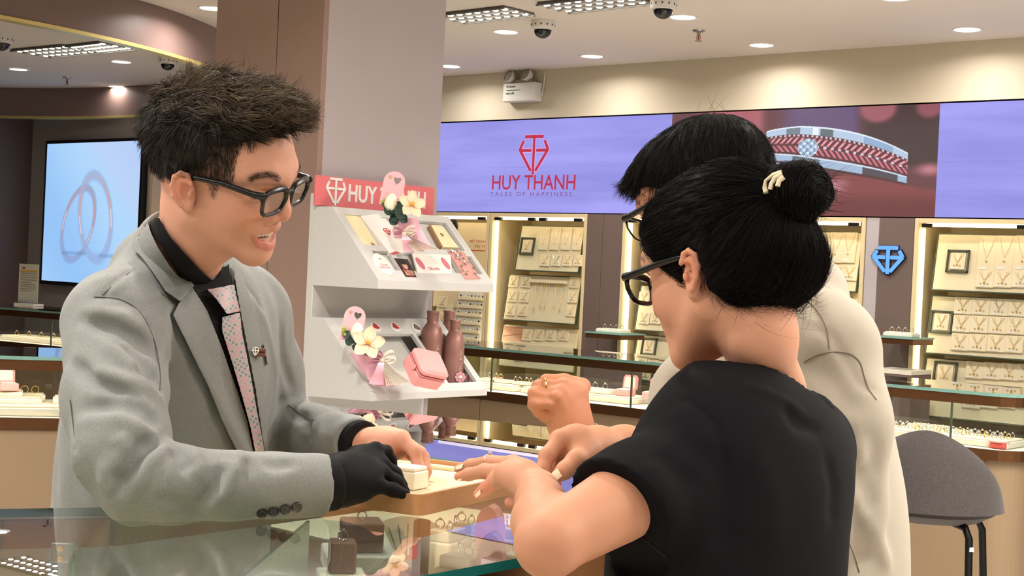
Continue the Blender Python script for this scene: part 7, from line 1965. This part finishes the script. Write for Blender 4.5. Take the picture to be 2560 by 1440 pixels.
# ---- arms and hands
def bounds(P, m): P = np.array(P); return P.min(0) - m, P.max(0) + m
SHL, ELB, WRI = J(1690, 1178, 1.715), J(1372, 1360, 1.55), J(1345, 1226, 1.76)
hand = [J(1130, 1150, 1.95), J(1130, 1270, 1.75), J(1420, 1440, 1.45), J(1680, 1060, 1.7)]
lo_b, hi_b = bounds([SHL, ELB, WRI] + hand, .06)
f = Field(lo_b, hi_b, .0026)
f.chain([SHL, SHL * .5 + ELB * .5, ELB], [.047, .043, .0335], k=0)
f.chain([ELB, ELB * .62 + WRI * .38, ELB * .25 + WRI * .75, WRI], [.0335, .0345, .0270, .0235], k=.014)
f.chain([WRI, J(1302, 1194, 1.80)], [.0235, .0225], k=.012, flat=((0, 0, 1), .9))
f.chain([J(1312, 1190, 1.785), J(1282, 1165, 1.835)], [.018, .0140], k=.012); f.chain([J(1308, 1198, 1.785), J(1262, 1184, 1.800)], [.0185, .0138], k=.012); f.chain([J(1320, 1218, 1.77), J(1272, 1196, 1.790)], [.016, .0120], k=.010)
f.chain([J(1285, 1163, 1.838), J(1222, 1156, 1.868), J(1178, 1163, 1.890), J(1146, 1172, 1.905)], [.0115, .0092, .0080, .0060], k=.005)
f.chain([J(1270, 1180, 1.812), J(1212, 1178, 1.838), J(1172, 1186, 1.858), J(1146, 1192, 1.872)], [.0115, .0092, .0080, .0060], k=.005)
f.chain([J(1266, 1190, 1.800), J(1240, 1202, 1.812), J(1215, 1220, 1.825), J(1193, 1236, 1.835)], [.0105, .0090, .0078, .0058], k=.005)
f.chain([J(1326, 1225, 1.77), J(1302, 1250, 1.785), J(1278, 1256, 1.800)], [.014, .0105, .0085], k=.006)
for (a, b) in (((1292, 1185), (1282, 1228)), ((1300, 1190), (1292, 1236)), ((1308, 1198), (1302, 1242)), ((1316, 1206), (1312, 1246)), ((1326, 1216), (1324, 1250))): f.fold([J(a[0], a[1], 1.772), J((a[0] + b[0]) / 2 - 2, (a[1] + b[1]) / 2, 1.765), J(b[0], b[1], 1.765)], .0028, -.0016)
f.fold([J(1290, 1300, 1.52), J(1400, 1330, 1.50)], .01, -.002)
V1, F1 = f.extract(); V1 = relax(V1, F1, 1, .4)
c1 = np.tile(lin((196, 140, 110)), (len(V1), 1))
pads = np.min([np.linalg.norm(V1 - J(*q), axis=1) for q in ((1200, 1232, 1.83), (1225, 1215, 1.82), (1278, 1256, 1.80), (1150, 1190, 1.87))], 0); w_ = np.clip(1 - pads / .02, 0, .55)[:, None]; c1 = c1 * (1 - w_) + lin((222, 132, 112)) * w_
# right (far) hand adjusting the ring
RW = J(1560, 1122, 1.975)
lo_b, hi_b = bounds([J(1330, 1060, 1.8), J(1680, 1230, 2.1), J(1330, 1230, 2.05), J(1680, 1060, 1.8)], .03)
f = Field(lo_b, hi_b, .0022)
f.chain([J(1700, 1155, 2.02), RW, J(1492, 1120, 1.945)], [.038, .030, .0255], k=.012)
f.chain([J(1492, 1120, 1.945), J(1440, 1110, 1.915)], [.0255, .0235], k=.016); f.chain([J(1500, 1118, 1.935), J(1452, 1130, 1.900)], [.0225, .0165], k=.014)
f.chain([J(1440, 1100, 1.918), J(1398, 1098, 1.900)], [.019, .0125], k=.012)
f.chain([J(1402, 1100, 1.900), J(1368, 1138, 1.880), J(1358, 1172, 1.872), J(1366, 1196, 1.868)], [.0118, .0100, .0088, .0070], k=.006)
f.chain([J(1420, 1112, 1.925), J(1385, 1150, 1.915), J(1378, 1180, 1.900), J(1386, 1200, 1.890)], [.0115, .0098, .0085, .0070], k=.005)
f.chain([J(1436, 1120, 1.935), J(1408, 1160, 1.925), J(1400, 1190, 1.912)], [.0112, .0095, .0080], k=.005)
f.chain([J(1470, 1130, 1.905), J(1440, 1150, 1.872), J(1412, 1176, 1.858), J(1392, 1192, 1.856)], [.0160, .0118, .0102, .0075], k=.008)
V2, F2 = f.extract(); V2 = relax(V2, F2, 1, .4); c2 = np.tile(lin((198, 140, 108)), (len(V2), 1))
# hidden torso
f = Field((-1.55, 1.0, .80), (-.55, 2.15, 1.28), .013)
f.chain([J(1815, 1500, 1.76), J(1850, 1240, 1.82), J(1890, 1120, 1.86)], [.07, .08, .06], k=.04); f.cap(J(1710, 1165, 1.73), J(1990, 1125, 1.95), .035, .035, k=.03); f.cap(J(1890, 1120, 1.86), wnb, .05, .048, k=.03); f.chain([J(1990, 1130, 1.955), J(1900, 1250, 2.03), J(1700, 1155, 2.02)], [.035, .034, .034], k=.03)
V3, F3 = f.extract(); c3 = np.tile(lin((212, 156, 128)), (len(V3), 1))
bV = np.concatenate([wHV, V1, V2, V3]); o1, o2, o3 = len(wHV), len(wHV) + len(V1), len(wHV) + len(V1) + len(V2)
part('body', np_mesh('body', bV - WO, np.concatenate([wHF, F1 + o1, F2 + o2, F3 + o3]), SKINM, np.concatenate([wHC, c1, c2, c3])), None, wom)
wtf = lambda p: tuple(w2w(np.array([p]) * .97)[0] - WO)
glasses(part('glasses', MB().box(0, .0001, 0, .0001, 0, .0001, M4=Matrix.Translation(wtf((.112, 0, .018)))), MATS['black_acetate'], wom, local=True, label='black framed glasses'), wtf, front_x=.114)
# nails
m_nail = mat('nail_beige', (240, 206, 176), .2, noise=.02)
def nail(parent, O, p, ax, up, L, wd, m=m_nail):
    ax, up = Vector(ax).normalized(), Vector(up); F4 = frame(p, ax, up.cross(ax)); mb = MB(); V = []
    for j in range(7):
        s = j / 6; w = wd * (1 if s < .55 else math.sqrt(max(0.02, 1 - ((s - .55) / .45) ** 2)))
        for i in range(5):
            t = (i / 4 - .5) * 2; V.append(F4 @ Vector((L * s, t * w, .22 * wd * (1 - t * t))))
    mb.add(V, [(j * 5 + i, j * 5 + i + 1, (j + 1) * 5 + i + 1, (j + 1) * 5 + i) for j in range(6) for i in range(4)]); mb.v = [tuple(A3(q) - O) for q in mb.v]
    part('fingernail', mb, m, parent, local=True, smooth=True)
CT = lambda p: (CAM - Vector(p)).normalized()
for (a, b, L, wd) in (((1160, 1162, 1.893), (1130, 1170, 1.915), .020, .0055), ((1158, 1196, 1.862), (1138, 1197, 1.88), .015, .005), ((1203, 1226, 1.822), (1184, 1243, 1.838), .017, .0052), ((1400, 1180, 1.848), (1372, 1202, 1.852), .020, .0062)):
    p, q = Vector(J(*a)), Vector(J(*b)); nail(wom, WO, p + CT(p) * .004, q - p, CT(p) + UPV * .6, L, wd)
# rings on her fingers
def finger_ring(parent, O, p, ax, R, w, m, stone=False):
    F4 = frame(p, Vector(ax).orthogonal(), Vector(ax).cross(Vector(ax).orthogonal())); N = 24
    mb = MB().tube([F4 @ Vector((R * math.cos(2 * math.pi * i / N), R * math.sin(2 * math.pi * i / N), 0)) for i in range(N)], w, 8, closed=True); mb.v = [tuple(A3(q) - O) for q in mb.v]
    r_ = part('finger_ring', mb, m, parent, local=True, smooth=True)
    if stone:
        mb = MB().lathe([(.0006, -.003), (.0028, 0), (.0018, .0016), (.0004, .002)], 8, M4=Matrix.Translation(Vector(p) + UPV * (R + .0025))); mb.v = [tuple(A3(q) - O) for q in mb.v]; part('stone', mb, m_gemst, r_, local=True)
finger_ring(wom, WO, J(1224, 1156, 1.868), J(1200, 1159, 1.88) - J(1245, 1158, 1.857), .0100, .0011, m_silver, True)
# ---- black t-shirt
m_tee = mat('black_cotton', (.0060, .0060, .0072), .9, noise=.12, nscale=400, bump=.12, bscale=900, spec=.12)
Rw = np.stack([A3(WF), A3(WL), np.array([0, 0, 1.])], 1)
f = Field((-1.45, .98, .74), (-.42, 2.10, 1.26), .0048)
f.ell(J(1812, 1500, 1.76), (.118, .170, .26), R=Rw, k=0); f.ell(J(1836, 1260, 1.81), (.108, .160, .19), R=Rw, k=.06)
f.cap(J(1755, 1180, 1.755), J(1998, 1128, 1.95), .055, .053, k=.04); f.cap(J(1905, 1096, 1.87), J(1800, 1150, 1.80), .046, .048, k=.03); f.cap(J(1940, 1086, 1.89), J(2010, 1112, 1.95), .046, .050, k=.04)
f.ell(J(1890, 1170, 1.86), (.100, .145, .11), R=Rw, k=.05)
dz_ = np.array([0, 0, -.006])
f.chain([J(1742, 1185, 1.745), SHL * .72 + ELB * .28 + dz_, SHL * .42 + ELB * .58 + dz_], [.056, .059, .066], k=.03)
dn = ELB - SHL; dn /= np.linalg.norm(dn); dn = dn + np.array([0, 0, -.25]); dn /= np.linalg.norm(dn); p_h = SHL * .52 + ELB * .48 + dz_
sl, (X, Y, Z) = f.box(p_h - .12, p_h + .14); hem = ((X - p_h[0]) * dn[0] + (Y - p_h[1]) * dn[1] + (Z - p_h[2]) * dn[2]).astype(np.float32)
axd = np.sqrt(np.maximum(0, (X - p_h[0]) ** 2 + (Y - p_h[1]) ** 2 + (Z - p_h[2]) ** 2 - hem ** 2)); msk = axd < .085
f.f[sl] = np.where(msk, np.maximum(f.f[sl], hem), f.f[sl])
f.chain([J(2015, 1110, 1.965), J(1950, 1220, 2.02), J(1840, 1200, 2.04)], [.054, .052, .050], k=.03)
tnb = J(1926, 1076, 1.885); nax = A3(W(1870, 880, 1.85)) - wnb; nax /= np.linalg.norm(nax)
f.cap(tnb - nax * .02, tnb + nax * .012, .078, .070, k=.02)
f.cap(tnb - nax * .03, tnb + nax * .10, .0645, .0635, k=.003, mode='s')
def collar_cut(f, c, ax, hgt, rad):
    sl, (X, Y, Z) = f.box(c - .16, c + .18); q = c + ax * hgt; h_ = ((X - q[0]) * ax[0] + (Y - q[1]) * ax[1] + (Z - q[2]) * ax[2]).astype(np.float32)
    r_ = np.sqrt(np.maximum(0, (X - q[0]) ** 2 + (Y - q[1]) ** 2 + (Z - q[2]) ** 2 - h_ ** 2)); f.f[sl] = np.where(r_ < rad, np.maximum(f.f[sl], h_), f.f[sl])
collar_cut(f, tnb, nax, .016, .088)
V, F = f.extract(); bv = bvh_of(V, F)
for (pts, w, a) in (([(1640, 1120), (1700, 1180), (1760, 1230)], .016, -.006), ([(1600, 1150), (1660, 1230), (1700, 1330)], .015, .005), ([(1790, 1100), (1820, 1250), (1800, 1400)], .018, -.005), ([(1960, 1010), (1990, 1060), (2060, 1080)], .010, -.005), ([(2060, 1120), (2085, 1220), (2075, 1330)], .014, -.004), ([(1690, 1010), (1720, 1080), (1800, 1120)], .016, .004), ([(1880, 1100), (1930, 1250), (1920, 1400)], .02, .004), ([(1560, 1180), (1620, 1260), (1690, 1340)], .014, -.004), ([(1850, 960), (1940, 990), (2030, 1050)], .006, .003)):
    P = px_on(bv, pts)
    if len(P) > 1: f.fold(P, w, a)
for pts in ([(1716, 1000), (1790, 1060), (1820, 1180), (1800, 1320)], [(1437, 1205), (1520, 1270), (1610, 1345), (1690, 1405)]):
    P = px_on(bv, pts)
    if len(P) > 1: f.fold(P, .004, -.003, taper=False)
V, F = f.extract(); V = relax(V, F, 1, .35); wbv = bvh_of(V, F)
tee = part('t_shirt', np_mesh('t_shirt', V - WO, F, m_tee), None, wom, label='black t-shirt')
# ribbed neckband
ringp = []
nx_ = Vector(nax); xa = nx_.orthogonal().normalized(); ya = nx_.cross(xa)
cen = Vector(tnb) + nx_ * .012
mb = MB().tube([tuple(A3(cen + xa * .0690 * math.cos(2 * math.pi * i / 40) + ya * .0690 * math.sin(2 * math.pi * i / 40)) - WO) for i in range(40)], .0085, 8, closed=True)
part('neckband', mb, m_tee, tee, local=True, smooth=True)
seam(tee, WO, wbv, [(1436, 1213), (1500, 1262), (1560, 1308), (1620, 1356), (1676, 1402)], mat('tee_stitch', (.012, .012, .013), .9), .0007)
legs(wom, WO, wom.location.x, wom.location.y, WF, WL, .84, mat('black_trousers', (.010, .010, .011), .85), MATS['black_leather'], r0=.10)
# ---- hair: swept back into a bun
BUN = np.array([-.115, 0, .067]); BB = np.array([-.093, 0, .058])
WP = [(.104, .098), (.090, .066), (.070, .036), (.046, .012), (.030, -.012), (.018, -.010), (.012, .020), (-.008, .028), (-.024, .018), (-.030, -.012), (-.026, -.030), (-.050, -.058), (-.085, -.064), (-.16, -.06), (-.2, .0), (-.2, .2), (.14, .2), (.14, .11)]
f = Field((-.19, -.12, -.09), (.14, .12, .165), .0028)
f.ell((-.016, 0, .046), (.106, .0800, .0930), k=0); f.ell((.030, 0, .060), (.068, .070, .060), k=.03); f.ell((-.070, 0, -.004), (.064, .070, .056), k=.035); f.ell((-.040, .035, .0), (.05, .045, .05), k=.03)
f.poly_xz(WP); f.cap(tuple(BB + np.array([.02, 0, -.01])), tuple(BUN), .030, .026, k=.02)
V, F = f.extract(); V = relax(V, F, 2, .5); N = vnormals(V, F)
blk = np.tile(lin((15, 12, 12)), (len(V), 1))
wh = part('hair', np_mesh('hair', w2w(V) - WO, F, HAIRB, blk), None, wom); wHairV, wHairF = w2w(V), F
def tflow(P, n_, rg):
    d = BB - P; d[:, 2] += -.25 * np.clip((.03 - P[:, 2]) / .06, 0, 1) * np.linalg.norm(d, axis=1) * (P[:, 0] > -.06); return d
def grow2(V, N, n, region, dirf, L0, L1, wid, tonef, hug=.085, m=7, jit=.03, lift=.02, seed=1):
    rg = np.random.RandomState(seed); r = rg.choice(np.where(region)[0], n); P0 = V[r] + rg.normal(size=(n, 3)) * .001; Nn = N[r]
    D = dirf(P0, Nn, rg); D /= np.linalg.norm(D, axis=1)[:, None] + 1e-9; D = D - (D * Nn).sum(1)[:, None] * Nn; D /= np.linalg.norm(D, axis=1)[:, None] + 1e-9; D = D + rg.normal(size=(n, 3)) * jit
    L = (L0 + (L1 - L0) * rg.rand(n))[:, None, None]; s = np.linspace(0, 1, m)[None, :, None]
    P = P0[:, None] + Nn[:, None] * .0008 + D[:, None] * L * s + Nn[:, None] * (lift * L * s - (L * s) ** 2 / (2 * hug))
    return strand_mesh(P, wid * (.7 + .6 * rg.rand(n)), tonef(P0, rg))
tb = lambda P, rg: lin((14, 11, 11)) * (1 + 1.3 * rg.rand(len(P), 1) ** 2)
S = [grow2(V, N, 12000, np.ones(len(V), bool), tflow, .028, .055, .00030, tb, seed=21)]
fly = lambda P, n_, rg: np.stack([-.5 + 0 * P[:, 0], rg.normal(size=len(P)) * .8, -1 + .7 * rg.normal(size=len(P))], 1)
S.append(grow2(V, N, 260, (V[:, 2] < -.035) | ((V[:, 0] > -.05) & (V[:, 2] < .005) & (V[:, 0] < -.02)), fly, .020, .060, .00022, tb, hug=.05, lift=.35, jit=.3, seed=22))
S.append(grow2(V, N, 240, V[:, 2] < -.040, lambda P, n_, rg: np.stack([-.2 + .6 * rg.normal(size=len(P)), .7 * rg.normal(size=len(P)), -1 + .3 * rg.normal(size=len(P))], 1), .018, .055, .00024, tb, hug=.035, lift=.25, jit=.35, seed=24))
S.append(grow2(V, N, 30, V[:, 2] > .10, lambda P, n_, rg: np.stack([-.6 + 0 * P[:, 0], rg.normal(size=len(P)) * .6, .4 + 0 * P[:, 0]], 1), .012, .03, .0002, tb, hug=.1, lift=.3, jit=.3, seed=23))
sv, sf, sc2, o = [], [], [], 0
for (a, b, c_) in S: sv.append(a); sf.append(b + o); sc2.append(c_); o += len(a)
part('hair_strands', np_mesh('hair_strands', w2w(np.concatenate(sv)) - WO, np.concatenate(sf), HAIRB, np.concatenate(sc2)), None, wh, kind='stuff')
# bun: coil of hair with loose ends
f = Field(BUN - .07, BUN + .07, .0026)
for i in range(26):
    a = i / 26 * 2 * math.pi * 1.6; r = .024 - .006 * (i / 26); q = BUN + np.array([-.008 + .012 * math.sin(a * .5), r * math.cos(a), r * math.sin(a) * 1.05]); f.ell(q, (.021, .017, .017), k=.006 if i else 0)
f.ell(BUN + np.array([-.012, 0, 0]), (.028, .028, .030), k=.01)
V, F = f.extract(); V = relax(V, F, 1, .5); N = vnormals(V, F)
bun = part('hair_bun', np_mesh('hair_bun', w2w(V) - WO, F, HAIRB, np.tile(lin((13, 11, 11)), (len(V), 1))), None, wom)
swirl = lambda P, n_, rg: np.cross(P - BUN, np.array([1.0, .2, .1])) + 0 * P
S = [grow2(V, N, 2600, np.ones(len(V), bool), swirl, .018, .035, .00045, tb, hug=.034, seed=31), grow2(V, N, 90, V[:, 0] < BUN[0] - .012, lambda P, n_, rg: np.stack([-1 + 0 * P[:, 0], .5 * rg.normal(size=len(P)), -.5 + .5 * rg.normal(size=len(P))], 1), .008, .026, .00026, tb, hug=.2, lift=.9, jit=.3, seed=32)]
sv, sf, sc2, o = [], [], [], 0
for (a, b, c_) in S: sv.append(a); sf.append(b + o); sc2.append(c_); o += len(a)
part('hair_strands', np_mesh('hair_strands', w2w(np.concatenate(sv)) - WO, np.concatenate(sf), HAIRB, np.concatenate(sc2)), None, bun, kind='stuff')
m_scr = mat('cream_hair_tie', (232, 216, 184), .5)
hbv = bvh_of(np.concatenate([wHairV, w2w(V)]), np.concatenate([wHairF, F + len(wHairV)]))
for pts in ([(1915, 482), (1912, 470), (1916, 453), (1933, 438), (1954, 431)], [(1926, 474), (1929, 460), (1938, 445), (1956, 436)], [(1944, 466), (1948, 452), (1960, 443)]):
    Q = []
    for (u, v) in pts:
        h = hbv.ray_cast(CAM, ray(u, v).normalized())
        if h[0] is not None: Q.append(tuple(A3(h[0] - ray(u, v).normalized() * .004) - WO))
    if len(Q) > 2: part('hair_tie', MB().tube(Q, .0031, 8), m_scr, wom, local=True, smooth=True)

# ================================================================== SECOND CUSTOMER (beige shirt)
def pose(az, pitch, roll):
    fv = A3(RGT0) * math.cos(az) - A3(FWD0) * math.sin(az); fv = fv * math.cos(pitch) - np.array([0, 0, 1.]) * math.sin(pitch)
    l = np.cross([0, 0, 1.], fv); l /= np.linalg.norm(l); u = np.cross(fv, l); c_, s_ = math.cos(roll), math.sin(roll)
    return np.stack([fv, l, u], 1) @ np.array([[1, 0, 0], [0, c_, -s_], [0, s_, c_]])
QR = pose(math.radians(180 + 42), math.radians(22), math.radians(2)); QT = J(1770, 520, 2.24)
q2w = lambda V: np.asarray(V) @ QR.T + QT
qc = W(1975, 1440, 2.28)
cus = thing('person', 'man in beige shirt, half hidden behind the woman, fist raised', 'person', (qc.x, qc.y, 0)); QO = A3(cus.location)
f = head_field(h=.0032, mouth=False, lo=(-.16, -.12, -.26))
qnb = J(1975, 720, 2.27); nlq = QR.T @ (qnb - QT)
f.chain([(-.035, 0, -.045), (-.045, 0, -.09), tuple(nlq)], [.056, .054, .062], k=.03)
V, F = f.extract(); c, mix, (x, y, z) = skin_cols(V, (196, 138, 108), (170, 90, 86)); mix((1 - np.clip((seg_dist(V, [(.080, -.022, -.057), (.0955, 0, -.058), (.080, .022, -.057)]) - .008) / .003, 0, 1)) * .6, (176, 98, 90))
eye_colours(V, mix)
for bp_ in BROWS: mix((1 - np.clip((seg_dist(V, bp_) - .002) / .004, 0, 1)) * .8, (50, 38, 34))
qHV, qHF, qHC = q2w(V), F, c
# fist with ring, wrist and forearm
lo_b, hi_b = bounds([J(1310, 930, 2.05), J(1520, 1110, 2.2), J(1310, 1110, 2.2), J(1520, 930, 2.05), J(1640, 1290, 2.2)], .03)
f = Field(lo_b, hi_b, .0024)
f.chain([J(1620, 1275, 2.20), J(1500, 1165, 2.16), J(1448, 1095, 2.135), J(1425, 1055, 2.125)], [.038, .033, .0265, .0270], k=0)
f.chain([J(1432, 1060, 2.125), J(1436, 985, 2.130)], [.025, .021], k=.016); f.chain([J(1425, 1060, 2.12), J(1412, 995, 2.115)], [.025, .020], k=.016); f.chain([J(1412, 1055, 2.118), J(1392, 1008, 2.105)], [.022, .018], k=.016)
f.chain([J(1456, 966, 2.140), J(1410, 951, 2.128), J(1366, 952, 2.122), J(1352, 972, 2.135)], [.0125, .0098, .0094, .0085], k=.004)
f.chain([J(1436, 975, 2.122), J(1395, 968, 2.108), J(1346, 966, 2.104), J(1336, 990, 2.118)], [.0120, .0100, .0096, .0085], k=.003)
f.chain([J(1412, 992, 2.108), J(1380, 986, 2.095), J(1336, 984, 2.092), J(1334, 1012, 2.102), J(1362, 1022, 2.105)], [.0118, .0100, .0096, .0085, .0078], k=.003)
f.chain([J(1396, 1008, 2.102), J(1368, 1004, 2.088), J(1338, 1006, 2.086), J(1346, 1030, 2.095), J(1370, 1036, 2.10)], [.0112, .0096, .0090, .0080, .0072], k=.003)
f.chain([J(1400, 1050, 2.12), J(1378, 1034, 2.11), J(1356, 1030, 2.112), J(1362, 1042, 2.11)], [.014, .0105, .0090, .0085], k=.006)
for pts in ([(1400, 1000, 2.085), (1425, 1040, 2.098), (1440, 1075, 2.108)], [(1420, 985, 2.095), (1442, 1030, 2.104), (1452, 1070, 2.11)]): f.fold([J(*q) for q in pts], .004, .0016)
for pts in ([(1430, 962, 2.115), (1395, 959, 2.102), (1350, 959, 2.10)], [(1415, 982, 2.10), (1380, 977, 2.088), (1335, 976, 2.088)], [(1398, 1000, 2.09), (1365, 996, 2.08), (1332, 996, 2.08)]): f.fold([J(*q) for q in pts], .0040, -.0045)
for q in ((1412, 958, 2.112), (1404, 976, 2.098), (1392, 992, 2.088)): f.ell(J(*q), .0065, k=.008)
V1, F1 = f.extract(); V1 = relax(V1, F1, 1, .4); c1 = np.tile(lin((214, 148, 114)), (len(V1), 1))
f = Field((-1.75, 1.45, .80), (-.70, 2.75, 1.50), .014)
f.chain([J(1975, 1480, 2.28), J(1960, 1150, 2.26), J(1970, 880, 2.28)], [.10, .10, .09], k=.05); f.cap(J(1970, 880, 2.28), qnb, .08, .055, k=.04); f.chain([J(1800, 900, 2.32), J(1720, 1180, 2.30), J(1620, 1275, 2.20)], [.045, .04, .036], k=.03); f.chain([J(2080, 900, 2.2), J(2100, 1200, 2.14)], [.045, .04], k=.03)
V2, F2 = f.extract(); c2 = np.tile(lin((196, 138, 108)), (len(V2), 1))
part('body', np_mesh('body', np.concatenate([qHV, V1, V2]) - QO, np.concatenate([qHF, F1 + len(qHV), F2 + len(qHV) + len(V1)]), SKINM, np.concatenate([qHC, c1, c2])), None, cus)
qtf = lambda p: tuple(q2w(np.array([p]))[0] - QO)
glasses(part('glasses', MB().box(0, .0001, 0, .0001, 0, .0001, M4=Matrix.Translation(qtf((.112, 0, .018)))), MATS['black_acetate'], cus, local=True, label='thin framed glasses'), qtf, thick=.0016, front_x=.114)
finger_ring(cus, QO, J(1362, 966, 2.104), J(1340, 966, 2.104) - J(1390, 968, 2.107), .0112, .0016, m_goldj)
# bracelet on the wrist
bx_ = J(1462, 1112, 2.143); axv = Vector(J(1500, 1165, 2.16) - J(1448, 1095, 2.135)).normalized(); xa = axv.orthogonal().normalized(); ya = axv.cross(xa)
mb = MB().tube([tuple(A3(Vector(bx_) + xa * .032 * math.cos(2 * math.pi * i / 30) + ya * .032 * math.sin(2 * math.pi * i / 30)) - QO) for i in range(30)], .0020, 8, closed=True); br_ = part('bracelet', mb, m_silver, cus, local=True, smooth=True)
for (u, v) in ((1487, 1064), (1494, 1072), (1481, 1070)):
    mb = MB().lathe([(.001, -.004), (.004, -.001), (.004, .002), (.001, .004)], 8, M4=Matrix.Translation(Vector(J(u, v, 2.12)))); mb.v = [tuple(A3(q) - QO) for q in mb.v]; part('charm', mb, m_silver, br_, local=True)
# hair
QP = [(.104, .080), (.085, .060), (.066, .050), (.050, .034), (.030, .0), (.016, -.008), (.010, .026), (-.006, .030), (-.026, .022), (-.036, -.02), (-.06, -.055), (-.12, -.06), (-.2, -.02), (-.2, .2), (.15, .2), (.15, .085)]
V, F = hair_cap([((-.016, 0, .048), (.104, .0790, .0900), 0), ((.040, 0, .080), (.064, .066, .040), .04), ((.092, 0, .074), (.030, .052, .019), .025)], QP, h=.0034)
V = relax(V, F, 2, .5); N = vnormals(V, F)
qh = part('hair', np_mesh('hair', q2w(V) - QO, F, HAIRB, np.tile(lin((16, 14, 13)), (len(V), 1))), None, cus)
tq = lambda P, rg: lin((22, 20, 18)) * (.7 + 1.6 * rg.rand(len(P), 1))
crown = np.array([-.055, .0, .14])
def qflow(P, n_, rg):
    d = P - crown; d[:, 2] -= .03; d[:, 0] += .02; return d
S = [grow(V, N, 9000, np.ones(len(V), bool), qflow, lambda P, rg: .018 + .014 * rg.rand(len(P)), .00040, tq, clump=.35, ncl=420, lift=.06, jit=.08, droop=.12, seed=41),
     grow(V, N, 900, V[:, 0] > .070, lambda P, n_, rg: np.array([1.0, 0, -.9]) + 0 * P, lambda P, rg: .022 + .016 * rg.rand(len(P)), .00045, tq, clump=.5, ncl=60, lift=.10, jit=.12, seed=42),
     grow(V, N, 9, np.linalg.norm(V - crown, axis=1) < .03, lambda P, n_, rg: np.stack([-.3 + 0 * P[:, 0], .6 * rg.normal(size=len(P)), .8 + 0 * P[:, 0]], 1), lambda P, rg: .02 + .03 * rg.rand(len(P)), .0002, tq, clump=.2, ncl=8, lift=.9, jit=.3, seed=43)]
sv, sf, sc2, o = [], [], [], 0
for (a, b, c_) in S: sv.append(a); sf.append(b + o); sc2.append(c_); o += len(a)
part('hair_strands', np_mesh('hair_strands', q2w(np.concatenate(sv)) - QO, np.concatenate(sf), HAIRB, np.concatenate(sc2)), None, qh, kind='stuff')
# beige shirt
m_bei = mat('beige_cotton', (172, 162, 146), .88, noise=.10, nscale=420, bump=.25, bscale=800, sheen=.08, stretch=(1, 1, 3))
QF = (-RGT0 * .83 + FWD0 * .56).normalized(); QL = UPV.cross(QF).normalized(); Rq = np.stack([A3(QF), A3(QL), np.array([0, 0, 1.])], 1)
f = Field((-1.90, 1.35, .70), (-.62, 2.85, 1.50), .0062)
f.ell(J(2012, 1490, 2.29), (.152, .205, .30), R=Rq, k=0); f.ell(J(1965, 1200, 2.28), (.150, .20, .24), R=Rq, k=.07); f.ell(J(1960, 960, 2.30), (.125, .19, .16), R=Rq, k=.07)
f.cap(J(2052, 872, 2.18), J(1850, 890, 2.44), .066, .066, k=.05); f.cap(J(1998, 752, 2.27), J(2052, 835, 2.20), .048, .056, k=.04); f.cap(J(1985, 735, 2.29), J(1880, 830, 2.41), .05, .058, k=.04)
f.chain([J(2072, 885, 2.17), J(2100, 1060, 2.13), J(2100, 1260, 2.13)], [.069, .064, .058], k=.05); f.chain([J(2100, 1260, 2.13), J(1940, 1270, 2.04), J(1800, 1245, 2.04)], [.056, .052, .048], k=.04)
f.chain([J(1850, 890, 2.44), J(1755, 1000, 2.42), J(1720, 1150, 2.33)], [.075, .078, .066], k=.04); f.chain([J(1720, 1150, 2.33), J(1650, 1255, 2.24)], [.060, .048], k=.03)
qax = A3(W(1900, 620, 2.24)) - qnb; qax /= np.linalg.norm(qax)
f.cap(qnb - qax * .02, qnb + qax * .018, .078, .068, k=.02); f.cap(qnb - qax * .02, qnb + qax * .10, .0605, .06, k=.004, mode='s'); f.cut_plane((0, 0, .76), (0, 0, -1))
V, F = f.extract(); bv = bvh_of(V, F)
for (pts, w, a) in (([(2010, 812), (2060, 825), (2085, 850), (2110, 890), (2150, 960), (2200, 985)], .006, -.005), ([(1990, 880), (2090, 960), (2150, 1080)], .02, -.006), ([(2110, 1010), (2160, 1100), (2130, 1200)], .018, .006), ([(2130, 1160), (2170, 1220), (2190, 1290)], .016, -.009), ([(2110, 1240), (2150, 1330), (2180, 1420)], .014, -.010), ([(2150, 1300), (2200, 1360), (2225, 1430)], .012, .008), ([(2010, 720), (2050, 800), (2030, 840)], .008, -.004), ([(2140, 1050), (2185, 1130), (2200, 1220)], .016, -.006), ([(1665, 860), (1690, 930), (1680, 990)], .014, -.008), ([(1720, 900), (1740, 950), (1730, 1000)], .014, .006)):
    P = px_on(bv, pts)
    if len(P) > 1: f.fold(P, w, a * 1.4)
V, F = f.extract(); V = relax(V, F, 1, .35)
sh_ = part('shirt', np_mesh('shirt', V - QO, F, m_bei), None, cus, label='loose beige shirt'); qbv = bvh_of(V, F); m_seamb = mat('beige_seam', (112, 100, 84), .9)
for pts in ([(2018, 752), (2042, 775), (2060, 805), (2070, 840), (2074, 880)], [(2009, 906), (2040, 888), (2085, 878), (2128, 884), (2152, 905), (2160, 940), (2172, 975), (2196, 1005)], [(2092, 1310), (2120, 1350), (2140, 1400), (2150, 1438)]): seam(sh_, QO, qbv, pts, m_seamb, .0007)
legs(cus, QO, cus.location.x + .07, cus.location.y + .02, QF, QL, .86, mat('beige_trousers', (178, 158, 134), .85, noise=.1, nscale=300), mat('white_sneaker', (226, 222, 214), .6), r0=.115)
